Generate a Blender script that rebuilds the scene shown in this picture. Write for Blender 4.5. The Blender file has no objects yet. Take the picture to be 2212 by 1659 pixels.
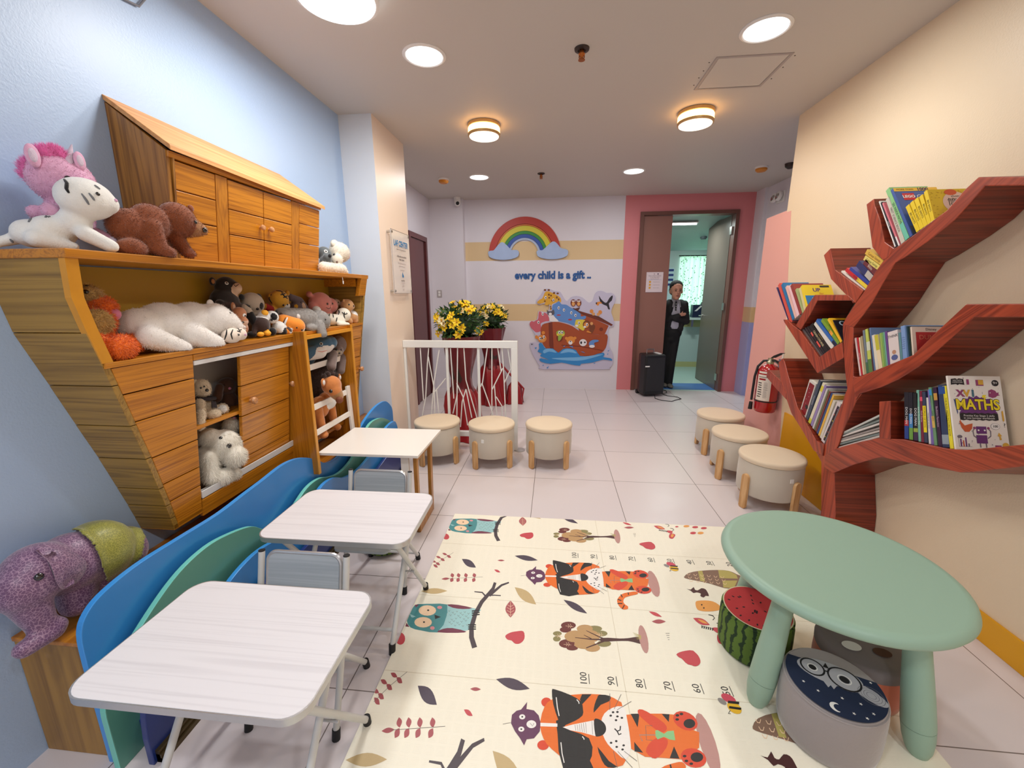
import bpy, bmesh, math, random
from mathutils import Vector, Matrix, noise, geometry
R = random.Random(7)
SC = bpy.context.scene
COL = SC.collection
V = Vector
# ------------------------------------------------------------------ camera
IW, IH, FOC = 2212.0, 1659.0, 882.999
YAW, PIT, ROL = -0.102200466, 0.220200897, -0.00555460776
CAM = V((0.12807928, 0.0, 1.40739245))
_f = V((math.sin(YAW)*math.cos(PIT), math.cos(YAW)*math.cos(PIT), -math.sin(PIT)))
_r0 = V((math.cos(YAW), -math.sin(YAW), 0.0))
_u0 = _r0.cross(_f)
_r = math.cos(ROL)*_r0 + math.sin(ROL)*_u0
_u = -math.sin(ROL)*_r0 + math.cos(ROL)*_u0
cd = bpy.data.cameras.new('camera'); cam = bpy.data.objects.new('camera', cd); COL.objects.link(cam)
cd.sensor_fit = 'HORIZONTAL'; cd.sensor_width = 36.0; cd.lens = 36.0*FOC/IW
cd.clip_start = 0.02; cd.clip_end = 100
cam.matrix_world = Matrix(((_r.x,_u.x,-_f.x,CAM.x),(_r.y,_u.y,-_f.y,CAM.y),(_r.z,_u.z,-_f.z,CAM.z),(0,0,0,1)))
SC.camera = cam
def ray(x, y):
    return _f + _r*((x-IW/2)/FOC) - _u*((y-IH/2)/FOC)
def at(x, y, axis, val):
    """point of the room seen at photo pixel (x, y) on the plane axis = val"""
    i = 'xyz'.index(axis); d = ray(x, y); return CAM + d*((val-CAM[i])/d[i])
def onp(x, y, p, n):
    d = ray(x, y); return CAM + d*((V(p)-CAM).dot(V(n))/d.dot(V(n)))
# ------------------------------------------------------------------ world, exposure, big lights
w = bpy.data.worlds.new('world'); SC.world = w; w.use_nodes = True
w.node_tree.nodes['Background'].inputs[0].default_value = (0.75, 0.85, 1.0, 1)
w.node_tree.nodes['Background'].inputs[1].default_value = 1.0
SC.view_settings.view_transform = 'Standard'; SC.view_settings.look = 'None'
SC.view_settings.gamma = 1.0; SC.view_settings.use_curve_mapping = False
SC.view_settings.exposure = -1.35
XL, XR, YB, ZC = -1.45, 1.90, 6.01, 2.665
# ------------------------------------------------------------------ materials
def lin(c):
    return tuple(((v/255)/12.92 if v/255 <= 0.04045 else ((v/255+0.055)/1.055)**2.4) for v in c[:3]) + (1.0,)
MATS = {}
def mat(name, rgb, rough=0.6, metal=0.0, bump=0.0, bscale=60.0, bdist=0.002, sheen=0.0, coat=0.0, var=0.0, vscale=8.0, emit=0.0, spec=0.5):
    if name in MATS: return MATS[name]
    m = bpy.data.materials.new(name); m.use_nodes = True; MATS[name] = m
    nt = m.node_tree; b = nt.nodes['Principled BSDF']
    b.inputs['Base Color'].default_value = lin(rgb); b.inputs['Roughness'].default_value = rough
    b.inputs['Metallic'].default_value = metal; b.inputs['Specular IOR Level'].default_value = spec
    if sheen: b.inputs['Sheen Weight'].default_value = sheen; b.inputs['Sheen Roughness'].default_value = 0.4
    if coat: b.inputs['Coat Weight'].default_value = coat; b.inputs['Coat Roughness'].default_value = 0.1
    if emit: b.inputs['Emission Color'].default_value = lin(rgb); b.inputs['Emission Strength'].default_value = emit
    tc = nt.nodes.new('ShaderNodeTexCoord')
    if var:
        n = nt.nodes.new('ShaderNodeTexNoise'); n.inputs['Scale'].default_value = vscale; n.inputs['Detail'].default_value = 4
        nt.links.new(tc.outputs['Object'], n.inputs['Vector'])
        mx = nt.nodes.new('ShaderNodeMix'); mx.data_type = 'RGBA'
        c = lin(rgb); mx.inputs[6].default_value = tuple(v*(1-var) for v in c[:3])+(1,); mx.inputs[7].default_value = tuple(min(1, v*(1+var)) for v in c[:3])+(1,)
        nt.links.new(n.outputs[0], mx.inputs[0]); nt.links.new(mx.outputs[2], b.inputs['Base Color'])
    if bump:
        n = nt.nodes.new('ShaderNodeTexNoise'); n.inputs['Scale'].default_value = bscale; n.inputs['Detail'].default_value = 3
        nt.links.new(tc.outputs['Object'], n.inputs['Vector'])
        bp = nt.nodes.new('ShaderNodeBump'); bp.inputs['Strength'].default_value = bump; bp.inputs['Distance'].default_value = bdist
        nt.links.new(n.outputs[0], bp.inputs['Height']); nt.links.new(bp.outputs[0], b.inputs['Normal'])
    return m
def wood(name, light, dark, axis='y', scale=10.0, stretch=14.0, rough=0.38, lo=0.35, hi=0.68, coat=0.25, rings=0.0, bump=0.15, rot=None):
    if name in MATS: return MATS[name]
    m = bpy.data.materials.new(name); m.use_nodes = True; MATS[name] = m
    nt = m.node_tree; N = nt.nodes; L = nt.links; b = N['Principled BSDF']
    tc = N.new('ShaderNodeTexCoord'); mp = N.new('ShaderNodeMapping')
    s = [scale*stretch/3.0]*3; s['xyz'.index(axis)] = scale/3.0
    mp.inputs['Scale'].default_value = s
    if rot is not None:
        m0 = N.new('ShaderNodeMapping'); m0.inputs['Rotation'].default_value = rot; L.new(tc.outputs['Object'], m0.inputs[0]); L.new(m0.outputs[0], mp.inputs[0])
    else: L.new(tc.outputs['Object'], mp.inputs[0])
    n1 = N.new('ShaderNodeTexNoise'); n1.inputs['Scale'].default_value = 1.0; n1.inputs['Detail'].default_value = 5; n1.inputs['Distortion'].default_value = 0.6
    L.new(mp.outputs[0], n1.inputs['Vector'])
    n2 = N.new('ShaderNodeTexNoise'); n2.inputs['Scale'].default_value = 0.22; n2.inputs['Detail'].default_value = 2; n2.inputs['Distortion'].default_value = 1.2
    L.new(mp.outputs[0], n2.inputs['Vector'])
    src = n1.outputs[0]
    if rings:
        sn = N.new('ShaderNodeMath'); sn.operation = 'MULTIPLY'; sn.inputs[1].default_value = rings; L.new(n2.outputs[0], sn.inputs[0])
        pp = N.new('ShaderNodeMath'); pp.operation = 'PINGPONG'; pp.inputs[1].default_value = 0.5; L.new(sn.outputs[0], pp.inputs[0])
        ad = N.new('ShaderNodeMath'); ad.operation = 'MULTIPLY_ADD'; ad.inputs[1].default_value = 0.55; L.new(pp.outputs[0], ad.inputs[0])
        h = N.new('ShaderNodeMath'); h.operation = 'MULTIPLY'; h.inputs[1].default_value = 0.72; L.new(n1.outputs[0], h.inputs[0]); L.new(h.outputs[0], ad.inputs[2])
        src = ad.outputs[0]
    else:
        ad = N.new('ShaderNodeMath'); ad.operation = 'MULTIPLY_ADD'; ad.inputs[1].default_value = 0.4; L.new(n2.outputs[0], ad.inputs[0])
        h = N.new('ShaderNodeMath'); h.operation = 'MULTIPLY'; h.inputs[1].default_value = 0.6; L.new(n1.outputs[0], h.inputs[0]); L.new(h.outputs[0], ad.inputs[2])
        src = ad.outputs[0]
    cr = N.new('ShaderNodeValToRGB'); cr.color_ramp.elements[0].position = lo; cr.color_ramp.elements[1].position = hi
    cr.color_ramp.elements[0].color = lin(dark); cr.color_ramp.elements[1].color = lin(light)
    L.new(src, cr.inputs[0]); L.new(cr.outputs[0], b.inputs['Base Color'])
    b.inputs['Roughness'].default_value = rough
    if coat: b.inputs['Coat Weight'].default_value = coat; b.inputs['Coat Roughness'].default_value = 0.25
    if bump:
        bp = N.new('ShaderNodeBump'); bp.inputs['Strength'].default_value = bump; bp.inputs['Distance'].default_value = 0.001
        L.new(src, bp.inputs['Height']); L.new(bp.outputs[0], b.inputs['Normal'])
    return m
# ------------------------------------------------------------------ object helpers
ORG = {}
def tag(o, label=None, cat=None, group=None, kind=None):
    if label: o['label'] = label
    if cat: o['category'] = cat
    if group: o['group'] = group
    if kind: o['kind'] = kind
    return o
def thing(name, label, cat, loc=(0,0,0), rz=0.0, group=None, world=False, rot=None, scale=None, kind=None):
    """an Empty at the thing's base; world=True: its parts are modelled in room coordinates"""
    o = bpy.data.objects.new(name, None); COL.objects.link(o); o.empty_display_size = 0.05
    o.location = loc
    if rot is not None: o.rotation_euler = rot
    else: o.rotation_euler = (0,0,rz)
    if scale: o.scale = (scale,)*3
    tag(o, label, cat, group, kind); ORG[o.name] = V(loc) if world else V((0,0,0))
    return o
def link(me, name, parent=None):
    o = bpy.data.objects.new(name, me); COL.objects.link(o)
    org = V((0,0,0))
    if parent is not None:
        o.parent = parent; org = ORG.get(parent.name, org)
    ORG[o.name] = org
    return o
def copy_tree(o, parent=None):
    c = o.copy(); COL.objects.link(c); c.parent = parent
    for ch in list(o.children): copy_tree(ch, c)
    return c
def frame_from(d):
    d = V(d).normalized(); a = V((0,0,1)) if abs(d.z) < 0.9 else V((1,0,0))
    x = a.cross(d).normalized(); return x, d.cross(x)
class MB:
    def __init__(s): s.v = []; s.f = []; s.m = []
    def add(s, vs, fs, mi=0):
        o = len(s.v); s.v += [tuple(v) for v in vs]; s.f += [tuple(o+i for i in f) for f in fs]; s.m += [mi]*len(fs); return s
    def box(s, a, b, mi=0, M=None):
        x0,y0,z0 = a; x1,y1,z1 = b
        vs = [V((x0,y0,z0)),V((x1,y0,z0)),V((x1,y1,z0)),V((x0,y1,z0)),V((x0,y0,z1)),V((x1,y0,z1)),V((x1,y1,z1)),V((x0,y1,z1))]
        if M is not None: vs = [M @ v for v in vs]
        return s.add(vs, [(0,3,2,1),(4,5,6,7),(0,1,5,4),(1,2,6,5),(2,3,7,6),(3,0,4,7)], mi)
    def prism(s, pts, d, mi=0, mi_side=None):
        """closed 3-D polygon swept by the vector d"""
        n = len(pts); p = [V(q) for q in pts]; d = V(d); vs = p + [q+d for q in p]
        s.add(vs, [tuple(range(n)), tuple(range(2*n-1, n-1, -1))], mi)
        o = len(s.v)-2*n
        for i in range(n):
            j = (i+1) % n; s.f.append((o+i, o+n+i, o+n+j, o+j)); s.m.append(mi if mi_side is None else mi_side)
        return s
    def quad(s, a, b, c, d, mi=0): return s.add([a,b,c,d], [(0,1,2,3)], mi)
    def tube(s, path, r, mi=0, seg=10, cap=True, closed=False):
        P = [V(p) for p in path]; n = len(P); rr = r if isinstance(r, (list, tuple)) else [r]*n
        rings = []; x = None
        for i, p in enumerate(P):
            if closed: d = P[(i+1) % n]-P[i-1]
            else: d = P[min(i+1, n-1)]-P[max(i-1, 0)]
            d.normalize()
            if x is None: x, y = frame_from(d)
            else:
                x = (x - d*x.dot(d)).normalized(); y = d.cross(x)
            rings.append([p + (x*math.cos(t)+y*math.sin(t))*rr[i] for t in [2*math.pi*k/seg for k in range(seg)]])
        o = len(s.v)
        for g in rings: s.v += [tuple(q) for q in g]
        for i in range(n if closed else n-1):
            j = (i+1) % n
            for k in range(seg):
                l = (k+1) % seg; s.f.append((o+i*seg+k, o+i*seg+l, o+j*seg+l, o+j*seg+k)); s.m.append(mi)
        if cap and not closed:
            s.f.append(tuple(o+k for k in range(seg))[::-1]); s.m.append(mi)
            s.f.append(tuple(o+(n-1)*seg+k for k in range(seg))); s.m.append(mi)
        return s
    def lathe(s, prof, seg=32, mi=0, M=None, c=(0,0,0), sx=1.0, sy=1.0):
        o = len(s.v); n = len(prof)
        for r, z in prof:
            for k in range(seg):
                t = 2*math.pi*k/seg; v = V((c[0]+r*math.cos(t)*sx, c[1]+r*math.sin(t)*sy, c[2]+z))
                if M is not None: v = M @ v
                s.v.append(tuple(v))
        for i in range(n-1):
            for k in range(seg):
                l = (k+1) % seg; s.f.append((o+i*seg+k, o+i*seg+l, o+(i+1)*seg+l, o+(i+1)*seg+k)); s.m.append(mi)
        s.f.append(tuple(o+k for k in range(seg))[::-1]); s.m.append(mi)
        s.f.append(tuple(o+(n-1)*seg+k for k in range(seg))); s.m.append(mi)
        return s
    def ell(s, c, r, mi=0, M=None, seg=16, rings=10):
        r = (r,)*3 if isinstance(r, (int, float)) else r
        c = V(c); o = len(s.v)
        def pt(x, y, z):
            v = V((x*r[0], y*r[1], z*r[2]))
            if M is not None: v = M @ v
            return tuple(c+v)
        s.v.append(pt(0,0,-1))
        for i in range(1, rings):
            p = -math.pi/2+math.pi*i/rings
            for k in range(seg):
                t = 2*math.pi*k/seg; s.v.append(pt(math.cos(p)*math.cos(t), math.cos(p)*math.sin(t), math.sin(p)))
        s.v.append(pt(0,0,1)); top = len(s.v)-1
        for k in range(seg):
            l = (k+1) % seg
            s.f.append((o, o+1+l, o+1+k)); s.m.append(mi)
            for i in range(rings-2):
                a = o+1+i*seg; s.f.append((a+k, a+l, a+seg+l, a+seg+k)); s.m.append(mi)
            a = o+1+(rings-2)*seg; s.f.append((a+k, a+l, top)); s.m.append(mi)
        return s
    def cap(s, a, b, ra, rb, n=6, **k):
        a = V(a); b = V(b)
        for i in range(n+1):
            t = i/n; s.ell(a.lerp(b, t), ra+(rb-ra)*t, **k)
        return s
    def build(s, name, mats, parent=None, smooth=False, bevel=0.0, world=False, seg=2):
        org = ORG.get(parent.name, V((0,0,0))) if parent is not None else V((0,0,0))
        me = bpy.data.meshes.new(name)
        me.from_pydata([tuple(V(v)-org) for v in s.v], [], s.f)
        mats = mats if isinstance(mats, (list, tuple)) else [mats]
        for m in mats: me.materials.append(m)
        me.polygons.foreach_set('material_index', s.m)
        if smooth:
            me.polygons.foreach_set('use_smooth', [True]*len(me.polygons))
            bm = bmesh.new(); bm.from_mesh(me)
            lim = 0.6 if smooth is True else smooth
            for e in bm.edges:
                if len(e.link_faces) == 2 and e.calc_face_angle(0) > lim: e.smooth = False
            bm.to_mesh(me); bm.free()
        bm = bmesh.new(); bm.from_mesh(me)
        if not getattr(s, 'noflip', False): bmesh.ops.recalc_face_normals(bm, faces=bm.faces)
        bm.to_mesh(me); bm.free()
        o = link(me, name, parent)
        if bevel:
            md = o.modifiers.new('bevel', 'BEVEL'); md.width = bevel; md.segments = seg; md.limit_method = 'ANGLE'; md.angle_limit = 0.6
        return o
def text_faces(mb, body, M, size, mi, ext=0.0, res=3, align='LEFT', bold=0.0, sx=1.0):
    """adds lettering to the mesh builder: M places the text plane (x right, y up, z out)"""
    cu = bpy.data.curves.new('t', 'FONT'); cu.body = body; cu.size = size; cu.extrude = ext; cu.resolution_u = res
    cu.align_x = align; cu.align_y = 'CENTER'; cu.offset = bold
    ob = bpy.data.objects.new('t', cu); COL.objects.link(ob)
    dg = bpy.context.evaluated_depsgraph_get(); ev = ob.evaluated_get(dg); me = ev.to_mesh()
    S = Matrix.Diagonal((sx,1,1,1))
    mb.add([M @ (S @ v.co) for v in me.vertices], [tuple(p.vertices) for p in me.polygons], mi)
    ev.to_mesh_clear(); bpy.data.objects.remove(ob); bpy.data.curves.remove(cu)
def mx(o, x, y, z=None):
    """matrix from an origin and its x and y axes"""
    x = V(x).normalized(); y = (V(y)-x*V(y).dot(x)).normalized(); z = x.cross(y)
    return Matrix(((x.x,y.x,z.x,o[0]),(x.y,y.y,z.y,o[1]),(x.z,y.z,z.z,o[2]),(0,0,0,1)))
def lerp(a, b, t): return a+(b-a)*t

def blobs(mb, voxel, smooth=2, fac=0.5):
    """melts the overlapping shapes of a mesh builder into one continuous skin"""
    me = bpy.data.meshes.new('tmp'); me.from_pydata(mb.v, [], mb.f); ob = bpy.data.objects.new('tmp', me); COL.objects.link(ob)
    md = ob.modifiers.new('r', 'REMESH'); md.mode = 'VOXEL'; md.voxel_size = voxel; md.adaptivity = 0.0
    dg = bpy.context.evaluated_depsgraph_get(); ev = ob.evaluated_get(dg); m2 = ev.to_mesh()
    bm = bmesh.new(); bm.from_mesh(m2); ev.to_mesh_clear(); bpy.data.objects.remove(ob); bpy.data.meshes.remove(me)
    for _ in range(smooth): bmesh.ops.smooth_vert(bm, verts=bm.verts, factor=fac, use_axis_x=True, use_axis_y=True, use_axis_z=True)
    return bm
def skin(name, bm, mats, parent, colfn=None, fur=0, flen=0.008, fwid=0.0016, droop=0.3, seed=1, furfn=None):
    """finish a melted body: paint patches by place, add pile, link it"""
    bm.normal_update(); mats = mats if isinstance(mats, (list, tuple)) else [mats]
    for f in bm.faces:
        f.smooth = True
        if colfn: f.material_index = colfn(f.calc_center_median())
    if fur:
        rr = random.Random(seed); fs = list(bm.faces); ar = [f.calc_area() for f in fs]; pick = rr.choices(fs, weights=ar, k=fur)
        for f in pick:
            vs = [v.co for v in f.verts[:3]]; a, b = sorted((rr.random(), rr.random())); c = vs[0]*a+vs[1]*(b-a)+vs[2]*(1-b)
            if furfn and not furfn(c): continue
            n = f.normal.copy(); r = V((rr.uniform(-1,1), rr.uniform(-1,1), rr.uniform(-1,1)))*0.5
            d = (n*0.55+r+V((0,0,-droop-0.15))).normalized()*flen*rr.uniform(0.6,1.25); sd = n.cross(d)
            sd = (sd if sd.length > 1e-6 else V((1,0,0))).normalized()*fwid
            w = [bm.verts.new(c-n*0.001-sd), bm.verts.new(c-n*0.001+sd), bm.verts.new(c+d)]
            t = bm.faces.new(w); t.material_index = f.material_index; t.smooth = False
    me = bpy.data.meshes.new(name); bm.to_mesh(me); bm.free()
    for m in mats: me.materials.append(m)
    org = ORG.get(parent.name, V((0,0,0)))
    if org.length: me.transform(Matrix.Translation(-org))
    return link(me, name, parent)
# ================================================================== setting
M_blue = mat('wall_blue_paint', (170,194,226), 0.42, bump=0.25, bscale=150, bdist=0.003, spec=0.6)
M_white = mat('wall_white_paint', (226,220,226), 0.5, bump=0.1, bscale=200)
M_pill = mat('pillar_paint', (222,226,232), 0.45, bump=0.15, bscale=180)
M_cream = mat('wall_cream_paint', (236,214,182), 0.42, bump=0.3, bscale=130, bdist=0.003, spec=0.6)
M_pillc = mat('pillar_cream_paint', (238,220,204), 0.4, bump=0.15, bscale=180)
M_pink = mat('wall_pink_paint', (232,170,160), 0.45, bump=0.2, bscale=150)
M_rose = mat('wall_rose_paint', (220,132,136), 0.5)
M_tan = mat('wall_tan_band', (222,192,146), 0.5)
M_ceil = mat('ceiling_paint', (206,198,190), 0.6, bump=0.05, bscale=90)
M_lav = mat('wall_lavender_paint', (170,172,214), 0.5)
M_yel = mat('yellow_trim_paint', (232,166,14), 0.4)
M_green = mat('room_green_paint', (150,184,176), 0.55)
def structure(o): o['kind'] = 'structure'; return o
def floor_material():
    m = bpy.data.materials.new('floor_tile'); m.use_nodes = True; nt = m.node_tree; N = nt.nodes; L = nt.links; b = N['Principled BSDF']
    tc = N.new('ShaderNodeTexCoord'); mp = N.new('ShaderNodeMapping'); mp.inputs['Location'].default_value = (0.0, -5.942324, 0); L.new(tc.outputs['Object'], mp.inputs[0])
    br = N.new('ShaderNodeTexBrick'); br.offset = 0.0; br.squash = 1.0; br.inputs['Scale'].default_value = 1.0
    br.inputs['Brick Width'].default_value = 0.6; br.inputs['Row Height'].default_value = 0.6
    br.inputs['Mortar Size'].default_value = 0.0022; br.inputs['Mortar Smooth'].default_value = 0.3
    br.inputs['Color1'].default_value = lin((222,212,212)); br.inputs['Color2'].default_value = lin((218,208,209)); br.inputs['Mortar'].default_value = lin((120,108,104))
    L.new(mp.outputs[0], br.inputs['Vector']); L.new(br.outputs['Color'], b.inputs['Base Color'])
    n = N.new('ShaderNodeTexNoise'); n.inputs['Scale'].default_value = 5; L.new(tc.outputs['Object'], n.inputs['Vector'])
    mr = N.new('ShaderNodeMapRange'); mr.inputs[3].default_value = 0.26; mr.inputs[4].default_value = 0.4; L.new(n.outputs[0], mr.inputs[0]); L.new(mr.outputs[0], b.inputs['Roughness'])
    bp = N.new('ShaderNodeBump'); bp.inputs['Strength'].default_value = 0.3; bp.inputs['Distance'].default_value = 0.002; bp.invert = True
    L.new(br.outputs['Fac'], bp.inputs['Height']); L.new(bp.outputs[0], b.inputs['Normal'])
    b.inputs['Specular IOR Level'].default_value = 0.45
    return m
structure(MB().box((-2.2,-2.5,-0.1),(4.2,6.01,0)).build('floor', floor_material()))
structure(MB().box((-2.2,-2.5,ZC),(4.2,6.2,ZC+0.1)).build('ceiling', M_ceil))
structure(MB().box((XL-0.1,-2.5,0),(XL,3.16,ZC)).build('wall_left', M_blue))
# boxed-out pillar between play area and hallway: white on its near side, cream on the side to the aisle
pb = MB().box((XL-0.2,3.16,0),(-1.2,3.80,ZC)); pb.m[3] = 1
structure(pb.build('wall_pillar', [M_pill, M_pillc]))
b_ = MB().box((XL-0.3,3.7,0),(-1.62,YB,ZC)); structure(b_.build('wall_left_hallway', M_white))
structure(MB().box((-1.62,5.9,0),(-1.146,YB+0.1,ZC)).build('wall_back_projection', M_white))
# back wall with painted bands, rose door surround and the door opening
DX0, DX1, DZ = 1.262, 2.528, 2.452
bw = MB()
def rect(b, x0, x1, z0, z1, mi, y=YB): b.box((x0,y,z0),(x1,y+0.1,z1), mi)
ys = [(0,1.003,0),(1.003,1.243,2),(1.243,1.85,0),(1.85,2.105,2),(2.105,ZC,0)]
for z0, z1, mi in ys: rect(bw, -1.146, 1.06, z0, z1, mi)
rect(bw, 1.06, DX0, 0, ZC, 1); rect(bw, DX1, 2.74, 0, ZC, 1); rect(bw, DX0, DX1, DZ, ZC, 1)
structure(bw.build('wall_back', [M_white, M_rose, M_tan]))
hw = MB()
for z0, z1, mi in [(0,1.0,2),(1.0,1.2,1),(1.2,ZC,0)]: hw.box((2.76,4.6,z0),(2.86,YB+0.1,z1), mi)
for z0, z1, mi in [(0,1.0,2),(1.0,1.2,1),(1.2,ZC,0)]: hw.box((2.72,5.78,z0),(2.76,YB,z1), mi)
structure(hw.build('wall_right_hallway', [M_white, M_tan, M_lav]))
structure(MB().box((2.8,3.4,0),(4.2,4.6,ZC)).build('wall_right_lobby', M_lav))
# right wall (cream), its lower pink continuation
structure(MB().box((XR,-2.5,0),(XR+0.12,3.56,ZC)).build('wall_right', M_cream))
rp = MB(); zt = at(1654,473,'x',XR); 
rp.prism([(XR,3.56,0),(XR,3.87,0),(XR,3.87,2.004),(XR,3.56,2.012)], (0.12,0,0))
structure(rp.build('wall_right_low', M_pink))
# soft edge of the pink paint running onto the cream wall
sp_ = MB(); a = [at(1690,471,'x',XR-0.001), at(1701,471,'x',XR-0.001), at(1668,890,'x',XR-0.001), at(1609,890,'x',XR-0.001)]
structure(MB().prism([(XR-0.0012,3.17,0),(XR-0.0012,3.56,0),(XR-0.0012,3.56,2.0),(XR-0.0012,3.50,2.0)], (0.001,0,0)).build('trim_1', M_pink))
structure(MB().box((-2.2,-2.6,0),(4.2,-2.5,ZC)).build('wall_rear', M_white))
# yellow painted skirting
structure(MB().box((XR-0.012,-2.5,0),(XR,2.06,0.12)).build('baseboard_right', M_yel, bevel=0.002))
structure(MB().box((XR-0.012,2.30,0),(XR,3.19,0.505)).build('baseboard_right_tall', M_yel, bevel=0.002))
# ------------------------------------------------------------------ lamps
M_glow_c = mat('cool_lamp_glass', (250,253,255), 0.4, emit=9.0)
M_glow_w = mat('warm_lamp_glass', (255,240,214), 0.4, emit=7.0)
M_glow_s = mat('warm_lamp_side_glass', (255,190,112), 0.4, emit=16.0)
M_rim = mat('lamp_white_rim', (236,232,228), 0.4)
M_rimw = mat('lamp_champagne_rim', (214,176,120), 0.35, metal=0.6)
def lampdata(name, rad, power, col, parent, z):
    l = bpy.data.lights.new(name, 'AREA'); l.shape = 'DISK'; l.size = rad*2; l.energy = power; l.color = col
    o = bpy.data.objects.new(name, l); COL.objects.link(o); o.parent = parent; o.location = (0,0,z); return o
def downlight(x, y, r, power, label, col=(0.93,0.97,1.0)):
    t = thing('recessed_ceiling_light', label, 'ceiling light', (x,y,ZC), group='recessed cool white ceiling lights')
    MB().lathe([(r*1.19,0.0),(r*1.19,-0.004),(r*1.06,-0.010),(r*1.0,-0.006),(r*1.0,0)], 40).build('rim', M_rim, t, smooth=True)
    MB().lathe([(r*0.99,0),(r*0.99,-0.0065),(0.001,-0.0075)], 40).build('diffuser', M_glow_c, t, smooth=True)
    lampdata('lamp_light', r*0.95, power, col, t, -0.012)
def drum(x, y, r, power, label, h=0.085, cool=False):
    t = thing('drum_ceiling_light', label, 'ceiling light', (x,y,ZC), group=None if cool else 'warm drum ceiling lights')
    rim = M_rim if cool else M_rimw
    MB().lathe([(r*0.97,0),(r*1.0,-0.004),(r*1.0,-0.022),(r*0.95,-0.026),(r*0.95,0)], 44).build('base_ring', rim, t, smooth=True)
    MB().lathe([(r*0.94,-0.02),(r*0.985,-0.03),(r*0.985,-h+0.016),(r*0.9,-h+0.012)], 44).build('side_glass', M_glow_c if cool else M_glow_s, t, smooth=True)
    MB().lathe([(r*0.93,-h+0.02),(r*1.0,-h+0.017),(r*1.0,-h+0.004),(r*0.93,-h)], 44).build('lower_ring', rim, t, smooth=True)
    MB().lathe([(r*0.93,-h+0.004),(r*0.9,-h-0.004),(r*0.5,-h-0.009),(0.001,-h-0.010)], 44).build('diffuser', M_glow_c if cool else M_glow_w, t, smooth=True)
    lampdata('lamp_light', r*0.9, power, (1.0,0.97,0.93) if cool else (1.0,0.80,0.55), t, -h-0.016)
downlight(-0.596, 2.492, 0.098, 26, 'round recessed white light left of the sprinkler, near the white pillar')
downlight(1.139, 2.453, 0.098, 26, 'round recessed white light beside the ceiling hatch frame')
downlight(-0.727, 4.880, 0.10, 25, 'round recessed white light beside the round orange smoke detector, far left')
downlight(0.947, 4.850, 0.10, 25, 'round recessed white light in the far ceiling before the pink door surround')
drum(-0.431, 3.45, 0.124, 20, 'glowing warm drum lamp on the ceiling, left one beside the pillar')
drum(1.117, 3.40, 0.124, 20, 'glowing warm drum lamp on the ceiling, right one near the cream wall')
drum(-0.80, 1.935, 0.172, 34, 'large bright white round lamp cut by the top edge of the photo', h=0.06, cool=True)
downlight(-0.60, -0.35, 0.098, 40, 'added recessed fill light, unseen behind the viewer on the left')  # unseen downlight added as fill for the near part of the room
downlight(1.14, -0.35, 0.098, 30, 'added recessed fill light, unseen behind the viewer on the right')  # second added fill downlight, out of view
drum(0.3, -1.6, 0.172, 40, 'added large round fill lamp, unseen behind the viewer', h=0.06, cool=True)  # drum lamp added out of view to brighten the near room
# ================================================================== ark cabinet on the blue wall
W_ark = wood('ark_wood_planks', (202,130,28), (150,86,12), 'y', 8, 40, rough=0.3, rings=7, lo=0.22, hi=0.58)
W_arkx = wood('ark_wood_end', (166,128,54), (116,84,32), 'x', 5, 40, rough=0.4, rings=7, lo=0.2, hi=0.6)  # ark wood turned darker and olive: the end panels' shade put into the colour
W_arkz = wood('ark_wood_upright', (190,122,28), (144,84,14), 'z', 8, 40, rough=0.32, rings=6, lo=0.2, hi=0.6)
W_gable = wood('ark_wood_gable', (170,116,44), (106,62,16), 'z', 6, 34, rough=0.4, rings=6, lo=0.2, hi=0.6)
W_roof = wood('ark_wood_roof', (226,168,104), (204,140,78), 'y', 8, 24, rough=0.5, rings=3, coat=0.0)
M_edge = mat('ark_edge_stain', (214,146,34), 0.35, coat=0.2, var=0.12, vscale=20)
M_arkback = mat('ark_back_panel', (196,156,44), 0.5, var=0.06, vscale=4)
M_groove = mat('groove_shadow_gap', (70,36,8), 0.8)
M_track = mat('white_sliding_track', (226,224,222), 0.35)
M_inner = mat('cupboard_inner_white', (196,192,188), 0.6)
W_knob = wood('knob_wood', (214,158,106), (176,116,68), 'x', 30, 6, rough=0.35)
M_wlam = mat('white_laminate', (246,240,232), 0.25, spec=0.5)
def hx(z): return -1.18-(1.53-z)*0.125
def H(y, z, off=0.0): return V((hx(z)+off, y, z))
def interp(t, x):
    for (x0, y0), (x1, y1) in zip(t, t[1:]):
        if (x0-x)*(x1-x) <= 0: return y0+(y1-y0)*(x-x0)/(x1-x0) if x1 != x0 else y0
    return t[0][1] if abs(x-t[0][0]) < abs(x-t[-1][0]) else t[-1][1]
YL = [(1.53,1.015),(1.40,1.020),(1.31,1.045),(1.205,1.079),(1.0,1.140),(0.85,1.186),(0.65,1.240),(0.525,1.270)]
YR = [(1.53,2.824),(1.39,2.826),(1.19,2.806),(0.88,2.786),(0.525,2.768)]
yl = lambda z: interp(YL, z); yr = lambda z: interp(YR, z)
ark = thing('ark_cabinet', 'wall-mounted wooden cabinet shaped like an ark boat with a plank cabin on top', 'cabinet', (XL,1.9,0.525), world=True)
ZS = [1.53,1.31,1.205,1.095,0.995,0.847,0.73,0.65,0.525]
def plank(name, y0, y1, z0, z1, m, off=0.0, th=0.018, parent=ark, bev=0.0025, sub=False):
    """plank on the leaning front plane; y0/y1 may be functions of z"""
    f = lambda y, z: y(z) if callable(y) else y
    g = 0.0018
    p = [H(f(y0,z0+g),z0+g,off), H(f(y1,z0+g),z0+g,off), H(f(y1,z1-g),z1-g,off), H(f(y0,z1-g),z1-g,off)]
    return p
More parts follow.
